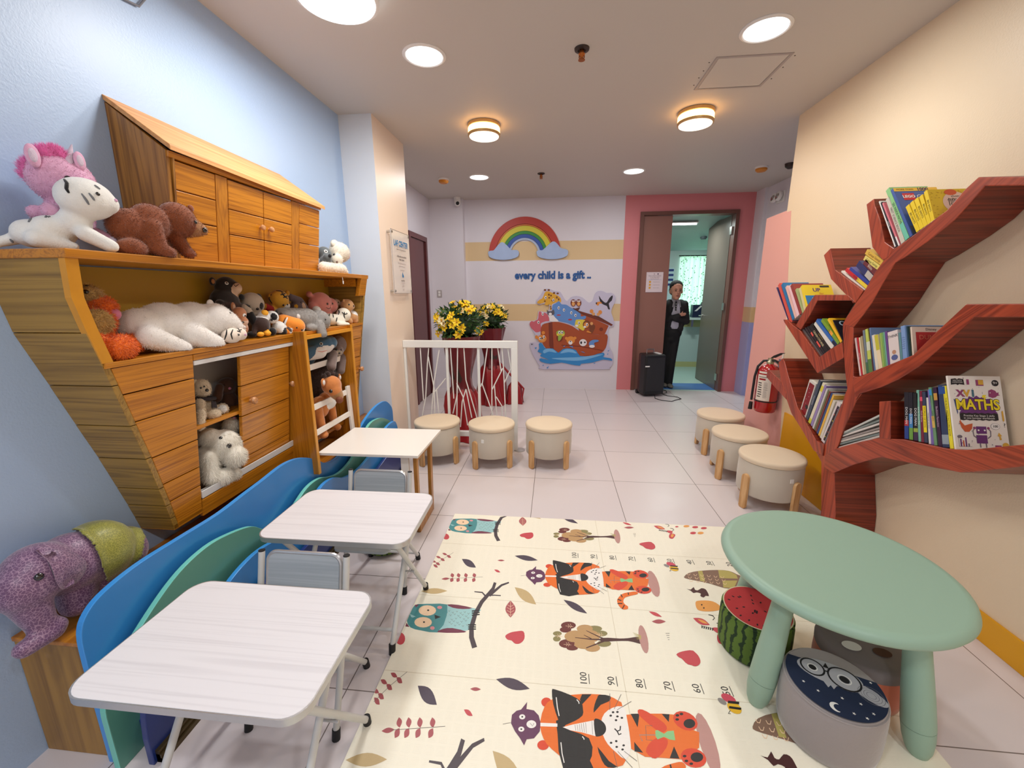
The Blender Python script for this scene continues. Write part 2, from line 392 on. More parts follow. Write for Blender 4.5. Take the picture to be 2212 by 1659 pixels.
def panel(name, y0, y1, zs, m, off=0.0, th=0.016, parent=ark, bev=0.0022):
    b = MB()
    for za, zb in zip(zs, zs[1:]):
        lo, hi = min(za, zb), max(za, zb)
        b.prism(plank(name, y0, y1, lo, hi, m, off), (-th,0,0))
    return b.build(name, m, parent, bevel=bev)
# end panel towards the viewer, planks with grain running out from the wall
b = MB(); zz = [1.53,1.30,1.13,0.985,0.852,0.72,0.64,0.58,0.525]
for za, zb in zip(zz, zz[1:]):
    g = 0.0012
    p = [V((XL,yl(za),za-g)), H(yl(za),za-g), H(yl(zb),zb+g), V((XL,yl(zb),zb+g))]
    b.prism(p, (0,0.02,0))
b.build('end_panel', W_arkx, ark, bevel=0.0015)
b = MB()
for za, zb in zip(ZS, ZS[1:]):
    b.prism([V((XL,yr(za)-0.02,za)), H(yr(za)-0.02,za), H(yr(zb)-0.02,zb), V((XL,yr(zb)-0.02,zb))], (0,0.02,0))
b.build('end_panel', W_arkx, ark)
# backing in the grooves, back panel, shelves
b = MB()
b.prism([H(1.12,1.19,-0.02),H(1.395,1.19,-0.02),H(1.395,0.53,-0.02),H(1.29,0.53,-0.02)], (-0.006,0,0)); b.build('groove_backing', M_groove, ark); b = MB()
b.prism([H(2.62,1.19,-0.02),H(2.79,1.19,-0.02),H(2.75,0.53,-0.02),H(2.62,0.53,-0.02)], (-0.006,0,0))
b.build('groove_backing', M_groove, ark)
MB().prism([(XL+0.001,yl(1.5)+.01,1.5),(XL+0.001,2.80,1.5),(XL+0.001,2.79,1.2),(XL+0.001,yl(1.2)+.01,1.2)], (0.008,0,0)).build('back_panel', M_arkback, ark)
MB().prism([(XL,1.29,0.54),(XL,2.76,0.54),(XL,2.79,1.19),(XL,1.10,1.19)], (0.006,0,0)).build('inner_back_panel', M_inner, ark)
MB().prism([V((XL,1.012,1.505)),H(1.012,1.505,0.012),H(1.012,1.53,0.012),V((XL,1.012,1.53))], (0,1.826,0)).build('top_board', W_ark, ark, bevel=0.003)
MB().prism([V((XL,1.085,1.187)),H(1.085,1.187,0.004),H(1.085,1.205,0.004),V((XL,1.085,1.205))], (0,1.71,0)).build('shelf_board', W_ark, ark, bevel=0.002)
MB().prism([V((XL,1.27,0.525)),H(1.27,0.525),H(1.27,0.545),V((XL,1.27,0.545))], (0,1.49,0)).build('bottom_board', W_ark, ark)
MB().box((XL,1.40,0.877),(-1.285,2.03,0.892)).build('inner_shelf', W_ark, ark)
# front frame strip following the hull outline around the open toy shelf
b = MB()
for za, zb in [(1.53,1.40),(1.40,1.31),(1.31,1.205)]:
    b.prism([H(yl(za),za,0.004),H(yl(za)+0.032,za,0.004),H(yl(zb)+0.032,zb,0.004),H(yl(zb),zb,0.004)], (-0.02,0,0))
b.build('frame_strip', M_edge, ark)
MB().box((XL+0.005,2.735,1.452),(-1.215,2.768,1.503)).build('valance', W_ark, ark)
MB().prism([V((XL,2.772,1.205)),H(2.772,1.205,-0.01),H(2.785,1.505,-0.01),V((XL,2.785,1.505))], (0,0.015,0)).build('shelf_end_board', W_arkx, ark)
b = MB().prism([H(2.735,1.39,0),H(2.826,1.39,0),H(2.824,1.53,0.014),H(2.735,1.53,0.014)], (-0.03,0,0))
b.build('corner_block', W_ark, ark, bevel=0.003)
# lower front
panel('front_panel', lambda z: yl(z)+0.0205, 1.397, [1.187,1.095,0.995,0.847,0.73,0.65,0.527], W_ark)
panel('top_rail', 1.399, 2.03, [1.187,1.160], W_ark)
panel('bottom_rail', 1.399, 2.055, [0.585,0.507], W_ark, off=0.002)
panel('stile', 2.024, 2.05, [1.187,0.53], W_arkz)
for zt, n in ((1.160,'upper_track'),(0.618,'lower_track')):
    b = MB(); zb_ = zt-0.016 if zt > 1 else zt-0.030
    b.prism([H(1.40,zb_,0.002),H(2.026,zb_,0.002),H(2.026,zt,0.002),H(1.40,zt,0.002)], (-0.006,0,0))
    if zt < 1:
        for o in (-0.012,-0.026): b.prism([H(1.40,zb_,o),H(2.026,zb_,o),H(2.026,zt-0.006,o),H(1.40,zt-0.006,o)], (-0.004,0,0))
        b.prism([H(1.40,zb_,0),H(2.026,zb_,0),H(2.026,zb_+0.004,0),H(1.40,zb_+0.004,0)], (-0.035,0,0))
    b.build(n, M_track, ark)
def knob(y, z, parent, off=0.0, r=0.0165):
    b = MB(); o = H(y, z, off); Mx = Matrix.Translation(o) @ Matrix.Rotation(math.radians(90), 4, 'Y')
    b.lathe([(r*0.45,0),(r*0.42,r*0.5),(r*0.95,r*0.85),(r*1.05,r*1.35),(r*0.8,r*1.8),(0.001,r*1.95)], 20, M=Mx)
    return b.build('knob', W_knob, parent, smooth=True)
d = panel('sliding_door', 1.645, 1.985, [1.143,1.005,0.864,0.742,0.662,0.600], W_ark, off=-0.010)
knob(1.70, 0.926, d, -0.010)
d = panel('sliding_door', 1.985, 2.026, [1.143,0.600], W_arkz, off=-0.026, th=0.012)
knob(2.004, 0.938, d, -0.02)
d = panel('cabinet_door', 2.645, lambda z: yr(z)-0.004, [1.187,1.10,0.97,0.85,0.74,0.64,0.527], W_ark)
knob(2.770, 0.878, d, 0.0)
# ladder compartment: two boards that lean out, white rails behind
for yb, xt, xb, n in ((2.0,-1.161,-1.166,'ladder_side_board'),(2.575,-1.200,-1.205,'ladder_side_board')):
    b = MB(); z1 = 1.215 if yb < 2.1 else 1.205; z0 = 0.42
    b.prism([(XL,yb,z1),(xt,yb,z1),(xb,yb,z0),(XL,yb,z0)], (0,0.020,0)); b.build(n, W_arkz, ark, bevel=0.0015)
    MB().prism([(xt,yb-0.001,z1),(xb,yb-0.001,z0),(xb+0.004,yb-0.001,z0),(xt+0.004,yb-0.001,z1)], (0,0.022,0)).build('edge_strip', M_edge, ark)
MB().box((XL+0.01,2.021,1.168),(-1.185,2.574,1.186)).build('compartment_top', M_edge, ark)
for zt, xx in ((1.005,-1.272),(0.777,-1.248),(0.628,-1.238)):
    MB().box((xx-0.012,2.021,zt-0.034),(xx,2.574,zt)).build('rung', M_wlam, ark, bevel=0.002)
MB().prism([(-1.255,2.535,0.80),(-1.238,2.535,0.80),(-1.228,2.535,0.426),(-1.245,2.535,0.426)], (0,0.038,0)).build('ladder_upright', M_wlam, ark, bevel=0.002)
# cabin on top, set back behind a strip of the top board
CO = -0.105
panel('cabin_panel', 1.474, 1.661, [1.880,1.781,1.680,1.532], W_ark, off=CO)
panel('cabin_post', 1.664, 1.726, [1.882,1.532], W_arkz, off=CO)
d = panel('cabin_door', 1.729, 1.943, [1.878,1.761,1.659,1.534], W_ark, off=CO); knob(1.918, 1.713, d, CO, 0.0125)
d = panel('cabin_door', 1.947, 2.158, [1.878,1.761,1.659,1.534], W_ark, off=CO); knob(1.979, 1.713, d, CO, 0.0125)
panel('cabin_post', 2.161, 2.223, [1.882,1.532], W_arkz, off=CO)
panel('cabin_panel', 2.226, 2.417, [1.880,1.781,1.680,1.532], W_ark, off=CO)
MB().box((XL,1.475,1.532),(-1.315,2.40,1.90)).build('cabin_body', W_ark, ark)
g = MB().prism([V((XL,1.446,1.532)),V((XL,1.458,2.068)),V((-1.242,1.452,1.905)),H(1.452,1.532,CO+0.004)], (0,0.018,0)); g.build('gable_board', W_gable, ark, bevel=0.002)
MB().prism([H(1.4705,1.532,CO+0.004),H(1.478,1.532,CO+0.004),H(1.478,1.895,CO+0.004),H(1.4705,1.895,CO+0.004)], (-0.02,0,0)).build('corner_post', W_gable, ark)
MB().prism([H(1.455,1.883,CO+0.004),H(2.425,1.883,CO+0.004),H(2.425,1.903,CO+0.006),H(1.455,1.903,CO+0.006)], (-0.02,0,0)).build('eave_board', W_ark, ark)
r0, r1, e0, e1 = V((XL,1.455,2.072)), V((XL,2.400,2.058)), V((-1.218,1.447,1.902)), V((-1.218,2.440,1.886))
MB().prism([r0, r1, e1, e0], (0,0,0.018)).build('roof_board', W_roof, ark, bevel=0.002)

# ================================================================== ledge with wave cut-outs
W_ledge = wood('ledge_wood', (200,130,34), (156,88,14), 'y', 7, 20, rough=0.35, rings=3)
M_wblue = mat('wave_blue_paint', (50,132,204), 0.3, coat=0.2)
M_wedge = mat('wave_blue_edge', (62,154,232), 0.3, coat=0.2)
M_teal = mat('wave_teal_paint', (88,148,132), 0.35, coat=0.15)
M_tedge = mat('wave_teal_edge', (120,206,190), 0.35)
M_navy = mat('wave_navy_paint', (30,52,120), 0.35, coat=0.15)
M_bronze = mat('bronze_kick_strip', (92,78,52), 0.35, metal=0.8)
wb = thing('wave_bench', 'low wooden ledge along the blue wall with painted blue and teal wave boards', 'bench', (-1.3,2.0,0), world=True)
MB().box((XL+0.002,0.86,0),(-1.225,3.155,0.41)).build('ledge_box', wood('ledge_end_wood', (168,124,48), (130,90,30), 'z', 6, 20, rough=0.45, rings=3), wb, bevel=0.003)
MB().box((XL+0.002,0.856,0.41),(-1.215,3.155,0.425)).build('ledge_top', W_ledge, wb, bevel=0.003)
def smooth_pts(pts, n=4):
    o = []
    for i in range(len(pts)-1):
        p0, p1, p2, p3 = pts[max(i-1,0)], pts[i], pts[i+1], pts[min(i+2,len(pts)-1)]
        for k in range(n):
            t = k/n
            o.append(tuple(0.5*((2*p1[j])+(-p0[j]+p2[j])*t+(2*p0[j]-5*p1[j]+4*p2[j]-p3[j])*t*t+(-p0[j]+3*p1[j]-3*p2[j]+p3[j])*t**3) for j in range(2)))
    return o+[pts[-1]]
def wave(name, x, pts, m, me, th=0.02, z0=0.0):
    c = smooth_pts(pts, 5); b = MB()
    poly = [(x-th,c[0][0],z0)]+[(x-th,y,z) for y, z in c]+[(x-th,c[-1][0],z0)]
    b.prism(poly, (th,0,0), 0, 1)
    return b.build(name, [m, me], wb, bevel=0.0025)
wave('wave_board', -1.195, [(.845,.36),(.850,.46),(.875,.51),(.93,.540),(1.04,.556),(1.19,.553),(1.36,.548),(1.51,.560),(1.62,.568),(1.75,.580),(1.85,.572),(1.94,.545),(2.04,.492),(2.13,.432),(2.25,.41),(2.40,.43),(2.52,.47),(2.68,.535),(2.85,.575),(3.0,.575),(3.09,.535),(3.150,.47),(3.156,.40)], M_wblue, M_wedge)
wave('wave_board', -1.15, [(.825,.16),(.83,.24),(.87,.31),(1.0,.405),(1.12,.465),(1.24,.484),(1.35,.468),(1.46,.432),(1.53,.375),(1.62,.33),(1.72,.355),(1.86,.408),(1.98,.407),(2.08,.37),(2.2,.345),(2.35,.365),(2.5,.44),(2.64,.508),(2.80,.500),(2.92,.455),(3.02,.40),(3.10,.36)], M_teal, M_tedge)
wave('wave_board', -1.10, [(1.06,.10),(1.08,.18),(1.16,.27),(1.27,.326),(1.40,.345),(1.52,.325),(1.61,.285),(1.74,.31),(1.90,.390),(2.03,.388),(2.15,.335),(2.3,.31),(2.5,.33),(2.68,.40),(2.82,.434),(2.95,.430),(3.0,.37),(3.01,.30)], M_wblue, M_wedge)
wave('wave_board', -1.065, [(.85,.10),(.87,.22),(.95,.27),(1.05,.27),(1.2,.23),(1.4,.215),(1.6,.19),(1.8,.2),(2.0,.24),(2.2,.22),(2.5,.22),(2.8,.26),(2.98,.24)], M_navy, M_navy)
b = MB()
for k in range(3): b.prism([(-1.065,.86,0.0),(-1.040+k*0.006-0.012,.86,0.0),(-1.040+k*0.006-0.012,.86,0.045-k*0.014),(-1.065,.86,0.045-k*0.014)], (0,2.12,0))
b.build('kick_strip', M_bronze, wb)
MB().box((-1.2,.90,0),(-1.085,3.0,0.10)).build('inner_block', M_navy, wb)

# ================================================================== folding child tables and chairs
W_white = wood('white_grain_laminate', (234,230,232), (213,208,211), 'x', 3.5, 44, rough=0.45, rings=12, coat=0.0, lo=0.05, hi=0.5, bump=0.1)
W_grey = wood('grey_grain_laminate', (176,184,190), (146,156,164), 'x', 5, 36, rough=0.5, rings=9, coat=0.0, lo=0.1, hi=0.6, bump=0.1)
M_alu = mat('scuffed_aluminium_edge', (196,196,196), 0.3, metal=0.7, bump=0.2, bscale=120)
M_tube = mat('grey_white_painted_tube', (206,206,204), 0.35)
M_rub = mat('black_rubber', (18,18,20), 0.6)
def rrect(x0, x1, y0, y1, r, z, n=7):
    o = []
    for cx, cy, a in ((x1-r,y1-r,0),(x0+r,y1-r,90),(x0+r,y0+r,180),(x1-r,y0+r,270)):
        for k in range(n+1):
            t = math.radians(a+90*k/n); o.append((cx+r*math.cos(t), cy+r*math.sin(t), z))
    return o
def folding_table(label, x, y, rz=0.0):
    t = thing('folding_table', label, 'table', (x,y,0), rz, 'white folding child tables')
    w, d, r = 0.30, 0.198, 0.055
    MB().prism(rrect(-w+0.003,w-0.003,-d+0.003,d-0.003,r,0.490), (0,0,0.0155)).build('tabletop', W_white, t, bevel=0.001)
    b = MB(); o = rrect(-w,w,-d,d,r,0.485); i = rrect(-w+0.003,w-0.003,-d+0.003,d-0.003,r,0.485); n = len(o)
    for z in (0.0, 0.0195):
        pass
    vs = [V(p) for p in o]+[V(p)+V((0,0,.0195)) for p in o]+[V(p)+V((0,0,.0195)) for p in i]+[V(p) for p in i]
    fs = []
    for k in range(n):
        l = (k+1) % n
        for a in range(4): c = (a+1) % 4; fs.append((a*n+k, a*n+l, c*n+l, c*n+k))
    b.add(vs, fs); b.build('edge_band', M_alu, t, smooth=True)
    for s in (-1, 1):
        xo, xi = s*0.235, s*0.205
        for xx, ys in ((xo, 1), (xi, -1)):
            fy = ys*0.18
            leg = MB().tube([(xx,-fy*0.8,0.478),(xx,-fy*0.72,0.455),(xx,fy,0.022)], 0.0105, seg=12).build('leg', M_tube, t, smooth=True)
            MB().tube([(xx,fy*0.965,0.040),(xx,fy,0.0)], [0.0135,0.013], seg=12).build('rubber_foot', M_rub, leg, smooth=True)
        MB().tube([(xi-s*0.012,0.010,0.235),(xo+s*0.012,0.010,0.235)], 0.004).build('pivot_bolt', M_alu, t, smooth=True)
    MB().tube([(-0.205,-0.125,0.06),(0.205,-0.125,0.06)], 0.0075).build('crossbar', M_tube, t, smooth=True)
    MB().tube([(-0.235,0.13,0.43),(0.235,0.13,0.43)], 0.0075).build('crossbar', M_tube, t, smooth=True)
    return t
folding_table('white wood-grain folding table nearest the camera, corner over the wave ledge', -0.702, 0.848)
folding_table('white wood-grain folding table in the middle of the row, second from the camera', -0.700, 1.482, 0.01)
def folding_chair(label, x, y, rz=0.0):
    t = thing('folding_chair', label, 'chair', (x,y,0), rz, 'small folding chairs with grey backs')
    for s in (-1, 1):
        px = s*0.152
        MB().tube([(px,0.0,0.55),(px,-0.035,0.40),(px,-0.17,0.02)], 0.0105, seg=12).build('post', M_tube, t, smooth=True)
        MB().tube([(px,0.0,0.549),(px,0.0005,0.5525)], 0.0108, seg=12).build('post_cap', M_rub, t, smooth=True)
        MB().tube([(px,-0.165,0.035),(px,-0.172,0.0)], 0.013, seg=12).build('rubber_foot', M_rub, t, smooth=True)
        qx = s*0.133
        MB().tube([(qx,-0.22,0.28),(qx,-0.05,0.20),(qx,0.09,0.02)], 0.010, seg=12).build('leg', M_tube, t, smooth=True)
        MB().tube([(qx,0.083,0.035),(qx,0.091,0.0)], 0.013, seg=12).build('rubber_foot', M_rub, t, smooth=True)
    Mb = Matrix.Translation((0,-0.012,0.475)) @ Matrix.Rotation(math.radians(-13), 4, 'X')
    b = MB(); b.prism([Mb @ V((p[0],-0.006,p[1])) for p in rrect(-0.128,0.128,-0.072,0.072,0.032,0)], Mb.to_3x3() @ V((0,0.012,0)))
    b.build('backrest', W_grey, t, bevel=0.002)
    MB().tube([Mb @ V((p[0],0,p[1])) for p in rrect(-0.130,0.130,-0.074,0.074,0.033,0)], 0.0075, closed=True, seg=8).build('backrest_rim', M_alu, t, smooth=True)
    MB().prism(rrect(-0.13,0.13,-0.27,-0.04,0.03,0.276), (0,0,0.012)).build('seat', W_grey, t, bevel=0.002)
    MB().tube([(-0.152,-0.10,0.19),(0.152,-0.10,0.19)], 0.007).build('crossbar', M_tube, t, smooth=True)
    MB().tube([(-0.133,0.07,0.05),(0.133,0.07,0.05)], 0.007).build('crossbar', M_tube, t, smooth=True)
folding_chair('small folding chair pushed under the nearest white table, back towards the far wall', -0.702, 1.148)
folding_chair('small folding chair between the middle folding table and the white drop-leaf table', -0.716, 1.805)
# white drop-leaf table hinged to the ladder compartment
W_leg = wood('table_leg_wood', (196,138,62), (150,96,34), 'z', 14, 10, rough=0.4)
dl = thing('drop_leaf_table', 'white rectangular drop-leaf table hinged to the ark ladder on wooden legs', 'table', (-0.9,2.34,0), world=True)
ta = [at(684,979,'z',0.530), at(912,979,'z',0.530), at(951,922,'z',0.530), at(724,922,'z',0.530)]
y0_ = ta[0].y; 
MB().prism([(-1.185,2.04,0.517),(-0.605,2.045,0.517),(-0.598,2.49,0.517),(-1.185,2.485,0.517)], (0,0,0.016)).build('tabletop', M_wlam, dl, bevel=0.002)
fr = MB()
fr.prism([(-0.655,2.10,0.517),(-0.655,2.13,0.517),(-0.672,2.17,0.06),(-0.672,2.15,0.0),(-0.672,2.14,0.0)], (0.022,0,0))
fr.prism([(-0.655,2.36,0.517),(-0.655,2.40,0.517),(-0.672,2.425,0.0),(-0.672,2.385,0.0)], (0.022,0,0))
fr.prism([(-0.670,2.14,0.0),(-0.670,2.42,0.0),(-0.668,2.42,0.075),(-0.668,2.14,0.075)], (0.022,0,0))
fr.prism([(-0.655,2.10,0.470),(-0.655,2.40,0.470),(-0.655,2.40,0.517),(-0.655,2.10,0.517)], (0.022,0,0))
fr.build('leg_frame', W_leg, dl, bevel=0.002)
MB().box((-0.735,2.12,0.25),(-0.690,2.14,0.517)).build('hanging_flap', M_wlam, dl)
# ================================================================== mint round table
M_mint = mat('mint_plastic', (152,182,162), 0.42, bump=0.08, bscale=400, bdist=0.001, spec=0.45)
gt = thing('round_kids_table', 'mint green plastic round children table with fat tapered legs', 'table', (1.12,1.375,0), math.radians(0))
ra = 0.352
MB().lathe([(0.001,0.452),(ra-0.06,0.448),(ra-0.022,0.443),(ra-0.006,0.452),(ra,0.463),(ra-0.004,0.474),(ra-0.014,0.482),(ra-0.028,0.485),(ra-0.031,0.4845),(0.001,0.4845)], 96).build('tabletop', M_mint, gt, smooth=0.9)
for a in (-151,-61,29,119):
    c, s = math.cos(math.radians(a)), math.sin(math.radians(a)); P = lambda r, z: (r*c, r*s, z)
    lg = MB(); top, bot = V(P(0.235,0.45)), V(P(0.312,0.0)); q = lambda t: top.lerp(bot, t)
    lg.tube([q(0),q(.25),q(.55),q(.75),q(.745+.02)], [0.030,0.034,0.040,0.042,0.0415], seg=24)
    lo = lg.build('leg', M_mint, gt, smooth=True)
    MB().tube([q(.768),q(.85),q(.93),q(.975),q(1.0)], [0.0415,0.0395,0.033,0.024,0.011], seg=24).build('foot_cap', M_mint, lo, smooth=True)
# ================================================================== stools
M_linen = mat('beige_linen_fabric', (206,196,180), 0.85, bump=0.4, bscale=500, bdist=0.0008, sheen=0.3)
M_lid = mat('beige_lid_fabric', (226,206,178), 0.8, bump=0.3, bscale=500, bdist=0.0008, sheen=0.2)
W_beech = wood('beech_wood', (226,182,128), (198,148,92), 'z', 12, 8, rough=0.45, rings=6, coat=0.0)
M_tagw = mat('white_cloth_tag', (238,236,230), 0.8)
def stool(label, x, y, rz, tagdir=None):
    t = thing('storage_stool', label, 'stool', (x,y,0), rz, 'round beige storage stools')
    MB().lathe([(0.150,0.088),(0.178,0.092),(0.188,0.105),(0.191,0.2),(0.189,0.30),(0.187,0.318),(0.16,0.318)], 56).build('drum', M_linen, t, smooth=0.9)
    MB().lathe([(0.183,0.320),(0.192,0.322),(0.1945,0.330),(0.1945,0.342),(0.191,0.351),(0.180,0.355),(0.09,0.3575),(0.001,0.358)], 56).build('lid', M_lid, t, smooth=0.9)
    for k in range(4):
        a = math.radians(45+90*k); Mr = Matrix.Rotation(a, 4, 'Z')
        pr = []
        w = 0.026
        for i in range(9): th = math.pi*i/8; pr.append((w*math.cos(th), 0.215+w*math.sin(th)))
        for (u, v) in ((-w,0.012),(-w+0.010,0.0),(w-0.010,0.0),(w,0.012)): pr.append((u, v))
        b = MB().prism([Mr @ V((0.189+(0.012 if v < 0.05 else 0.0)*0, u, v)) for u, v in pr], Mr.to_3x3() @ V((0.020,0,0)))
        b.build('leg', W_beech, t, bevel=0.004, seg=3)
    if tagdir is not None:
        a = math.radians(tagdir)-rz; Mr = Matrix.Rotation(a, 4, 'Z')
        MB().box((0.1885,-0.011,0.235),(0.193,0.011,0.262), M=Mr).build('label_tag', M_tagw, t)
    return t
stool('beige storage stool left of its row, partly behind the white drop-leaf table', -0.849, 3.25, math.radians(18))
stool('beige storage stool in the middle of three before the white railing', -0.376, 3.225, math.radians(10), -104)
stool('beige storage stool beside the end post of the white railing', 0.100, 3.262, math.radians(2), 2)
for p_, l_, r_, td in (((1557,891),'beige storage stool furthest back against the pink low wall',-6,-20),((1598,931),'beige storage stool in the middle of the row by the cream wall',-12,None),((1668,980),'beige storage stool closest to the tree bookshelf trunk',-22,-78)):
    q_ = at(p_[0], p_[1], 'z', 0.356); stool(l_, q_.x, q_.y, math.radians(r_), td)
# ================================================================== poufs under the mint table
M_greyf = mat('grey_velvet', (158,150,148), 0.9, bump=0.3, bscale=90, sheen=0.6)
M_navyf = mat('navy_print', (18,34,64), 0.8)
M_owlw = mat('owl_print_grey', (176,176,182), 0.8)
M_blk = mat('black_print', (14,14,22), 0.7)
M_whitep = mat('white_print', (232,230,226), 0.7)
def disc(b, cx, cy, r, z, mi, n=24, sy=1.0, a=0.0):
    pts = [(cx+r*math.cos(t)*math.cos(a)-r*sy*math.sin(t)*math.sin(a), cy+r*math.cos(t)*math.sin(a)+r*sy*math.sin(t)*math.cos(a), z) for t in [2*math.pi*k/n for k in range(n)]]
    b.add(pts, [tuple(range(n))], mi)
def ring(b, cx, cy, r, w, z, mi, n=28):
    vs = []
    for k in range(n):
        t = 2*math.pi*k/n; vs += [(cx+r*math.cos(t), cy+r*math.sin(t), z), (cx+(r-w)*math.cos(t), cy+(r-w)*math.sin(t), z)]
    b.add(vs, [(2*k, 2*((k+1)%n), 2*((k+1)%n)+1, 2*k+1) for k in range(n)], mi)
def pouf(name, label, x, y, r, h, mside, rz=0.0, cat='pouf'):
    t = thing(name, label, cat, (x,y,0.0), rz)
    MB().lathe([(r*0.90,0.012),(r*0.97,0.02),(r,0.05),(r*1.01,h*0.5),(r,h-0.03),(r*0.965,h-0.008),(r*0.93,h),(0.001,h+0.004)], 48).build('cushion_body', mside, t, smooth=1.0)
    MB().tube([(r*0.965*math.cos(a), r*0.965*math.sin(a), h-0.006) for a in [2*math.pi*k/48 for k in range(48)]], 0.0028, closed=True, seg=6).build('piping', mside, t, smooth=True)
    return t
# owl pouf: print lies on the top cover
t = pouf('owl_print_pouf', 'round grey pouf with an owl in glasses on navy night sky top', 1.026, 1.150, 0.137, 0.200, M_greyf, math.radians(-22))
hz = 0.2052; b = MB()
pts = [(0.128*math.cos(a), 0.128*math.sin(a), hz) for a in [math.radians(d) for d in range(-205, 26, 5)]]
b.add(pts, [tuple(range(len(pts)))], 0)
# owl face
disc(b, -0.008, 0.028, 0.086, hz+0.0004, 1, 30, 0.52)
disc(b, 0.086, -0.006, 0.045, hz+0.0005, 1, 24, 0.55, math.radians(-30))
for cx, cy, r in ((-0.052,0.030,0.034),(0.030,0.022,0.044)):
    disc(b, cx, cy, r, hz+0.0008, 1); ring(b, cx, cy, r, 0.005, hz+0.0012, 2); ring(b, cx, cy-0.002, r*0.42, 0.003, hz+0.0012, 3); disc(b, cx, cy-0.002, r*0.30, hz+0.0012, 2)
b.add([(-0.022,0.045,hz+0.0014),(-0.006,0.045,hz+0.0014),(-0.012,0.066,hz+0.0014)], [(0,1,2)], 2)
b.add([(-0.02,0.028,hz+0.0012),(-0.012,0.028,hz+0.0012),(-0.012,0.033,hz+0.0012),(-0.02,0.033,hz+0.0012)], [(0,1,2,3)], 2)
b.add([(-0.03,-0.014,hz+0.0006),(0.006,-0.014,hz+0.0006),(-0.006,-0.034,hz+0.0006),(-0.012,-0.022,hz+0.0006),(-0.020,-0.034,hz+0.0006)], [(0,1,2,3,4)], 1)
for q in range(4): ring(b, 0.090, -0.008, 0.012+q*0.007, 0.0012, hz+0.0011, 4, 18)
for sx_, sy_ in ((-0.085,-0.045),(-0.05,-0.062),(0.01,-0.058),(0.055,-0.055),(0.08,-0.075),(0.03,-0.10),(0.10,0.045),(0.06,-0.10)):
    st = [(sx_+(0.005 if k % 2 == 0 else 0.0022)*math.cos(k*math.pi/5), sy_+(0.005 if k % 2 == 0 else 0.0022)*math.sin(k*math.pi/5), hz+0.001) for k in range(10)]
    b.add(st, [tuple(range(10))], 3)
mo = [(-0.012+0.016*math.cos(a), -0.100+0.016*math.sin(a), hz+0.001) for a in [math.radians(d) for d in range(70, 291, 20)]]+[(-0.006+0.012*math.cos(a), -0.100+0.012*math.sin(a), hz+0.001) for a in [math.radians(d) for d in range(280, 79, -20)]]
b.add(mo, [tuple(range(len(mo)))], 3)
b.noflip = True
b.build('printed_top', [M_navyf, M_owlw, M_blk, M_whitep, mat('owl_line_grey', (120,120,126), 0.8)], t)
# watermelon pouf
def melon_mat():
    m = bpy.data.materials.new('melon_rind'); m.use_nodes = True; nt = m.node_tree; N = nt.nodes; L = nt.links; b = N['Principled BSDF']
    tc = N.new('ShaderNodeTexCoord'); sp = N.new('ShaderNodeSeparateXYZ'); L.new(tc.outputs['Object'], sp.inputs[0])
    at2 = N.new('ShaderNodeMath'); at2.operation = 'ARCTAN2'; L.new(sp.outputs[0], at2.inputs[0]); L.new(sp.outputs[1], at2.inputs[1])
    n = N.new('ShaderNodeTexNoise'); n.inputs['Scale'].default_value = 26; n.inputs['Detail'].default_value = 4; L.new(tc.outputs['Object'], n.inputs['Vector'])
    a = N.new('ShaderNodeMath'); a.operation = 'MULTIPLY_ADD'; a.inputs[1].default_value = 22; L.new(at2.outputs[0], a.inputs[0])
    n2 = N.new('ShaderNodeMath'); n2.operation = 'MULTIPLY'; n2.inputs[1].default_value = 9; L.new(n.outputs[0], n2.inputs[0]); L.new(n2.outputs[0], a.inputs[2])
    s = N.new('ShaderNodeMath'); s.operation = 'SINE'; L.new(a.outputs[0], s.inputs[0])
    cr = N.new('ShaderNodeValToRGB'); cr.color_ramp.elements[0].position = 0.35; cr.color_ramp.elements[1].position = 0.62
    cr.color_ramp.elements[0].color = lin((92,120,44)); cr.color_ramp.elements[1].color = lin((26,52,24))
    L.new(s.outputs[0], cr.inputs[0]); L.new(cr.outputs[0], b.inputs['Base Color']); b.inputs['Roughness'].default_value = 0.8
    return m
M_mel = melon_mat(); M_red = mat('melon_flesh_print', (190,52,56), 0.75, var=0.15, vscale=12); M_rindw = mat('melon_white_rim', (214,206,170), 0.8)
def melon(label, x, y, r, h):
    t = pouf('watermelon_pouf', label, x, y, r, h, M_mel)
    b = MB(); disc(b, 0, 0, r*0.95, h+0.0046, 1, 48); disc(b, 0, 0, r*0.915, h+0.0050, 0, 48); rr_ = random.Random(3)
    for k in range(30):
        a = rr_.uniform(0, 6.28); q = r*rr_.uniform(0.15, 0.82)
        disc(b, q*math.cos(a), q*math.sin(a), 0.0055, h+0.0056, 2, 8, 0.55, a)
    b.noflip = True; b.build('printed_top', [M_red, M_rindw, M_blk], t)
melon('watermelon slice pouf under the left edge of the mint table', 0.945, 1.470, 0.128, 0.185)
melon('watermelon slice pouf under the drop-leaf table, mostly hidden', -0.80, 1.985, 0.115, 0.19)
M_fox = mat('fox_orange_fabric', (206,112,82), 0.85, sheen=0.4); M_foxg = mat('fox_grey_fabric', (128,118,116), 0.85)
t = pouf('orange_pouf', 'orange pouf with grey top band behind the owl pouf', 1.235, 1.335, 0.132, 0.19, M_fox)
MB().lathe([(0.1335,0.150),(0.1345,0.168),(0.130,0.186),(0.12,0.1935),(0.001,0.197)], 48).build('top_cover', M_foxg, t, smooth=1.0)
b = MB(); disc(b, -0.055, -0.03, 0.03, 0.1985, 0, 20, 0.7); disc(b, 0.03, -0.05, 0.028, 0.1985, 1, 20, 0.7); b.noflip = True
b.build('printed_face', [M_whitep, mat('brown_print', (84,52,34), 0.8)], t)
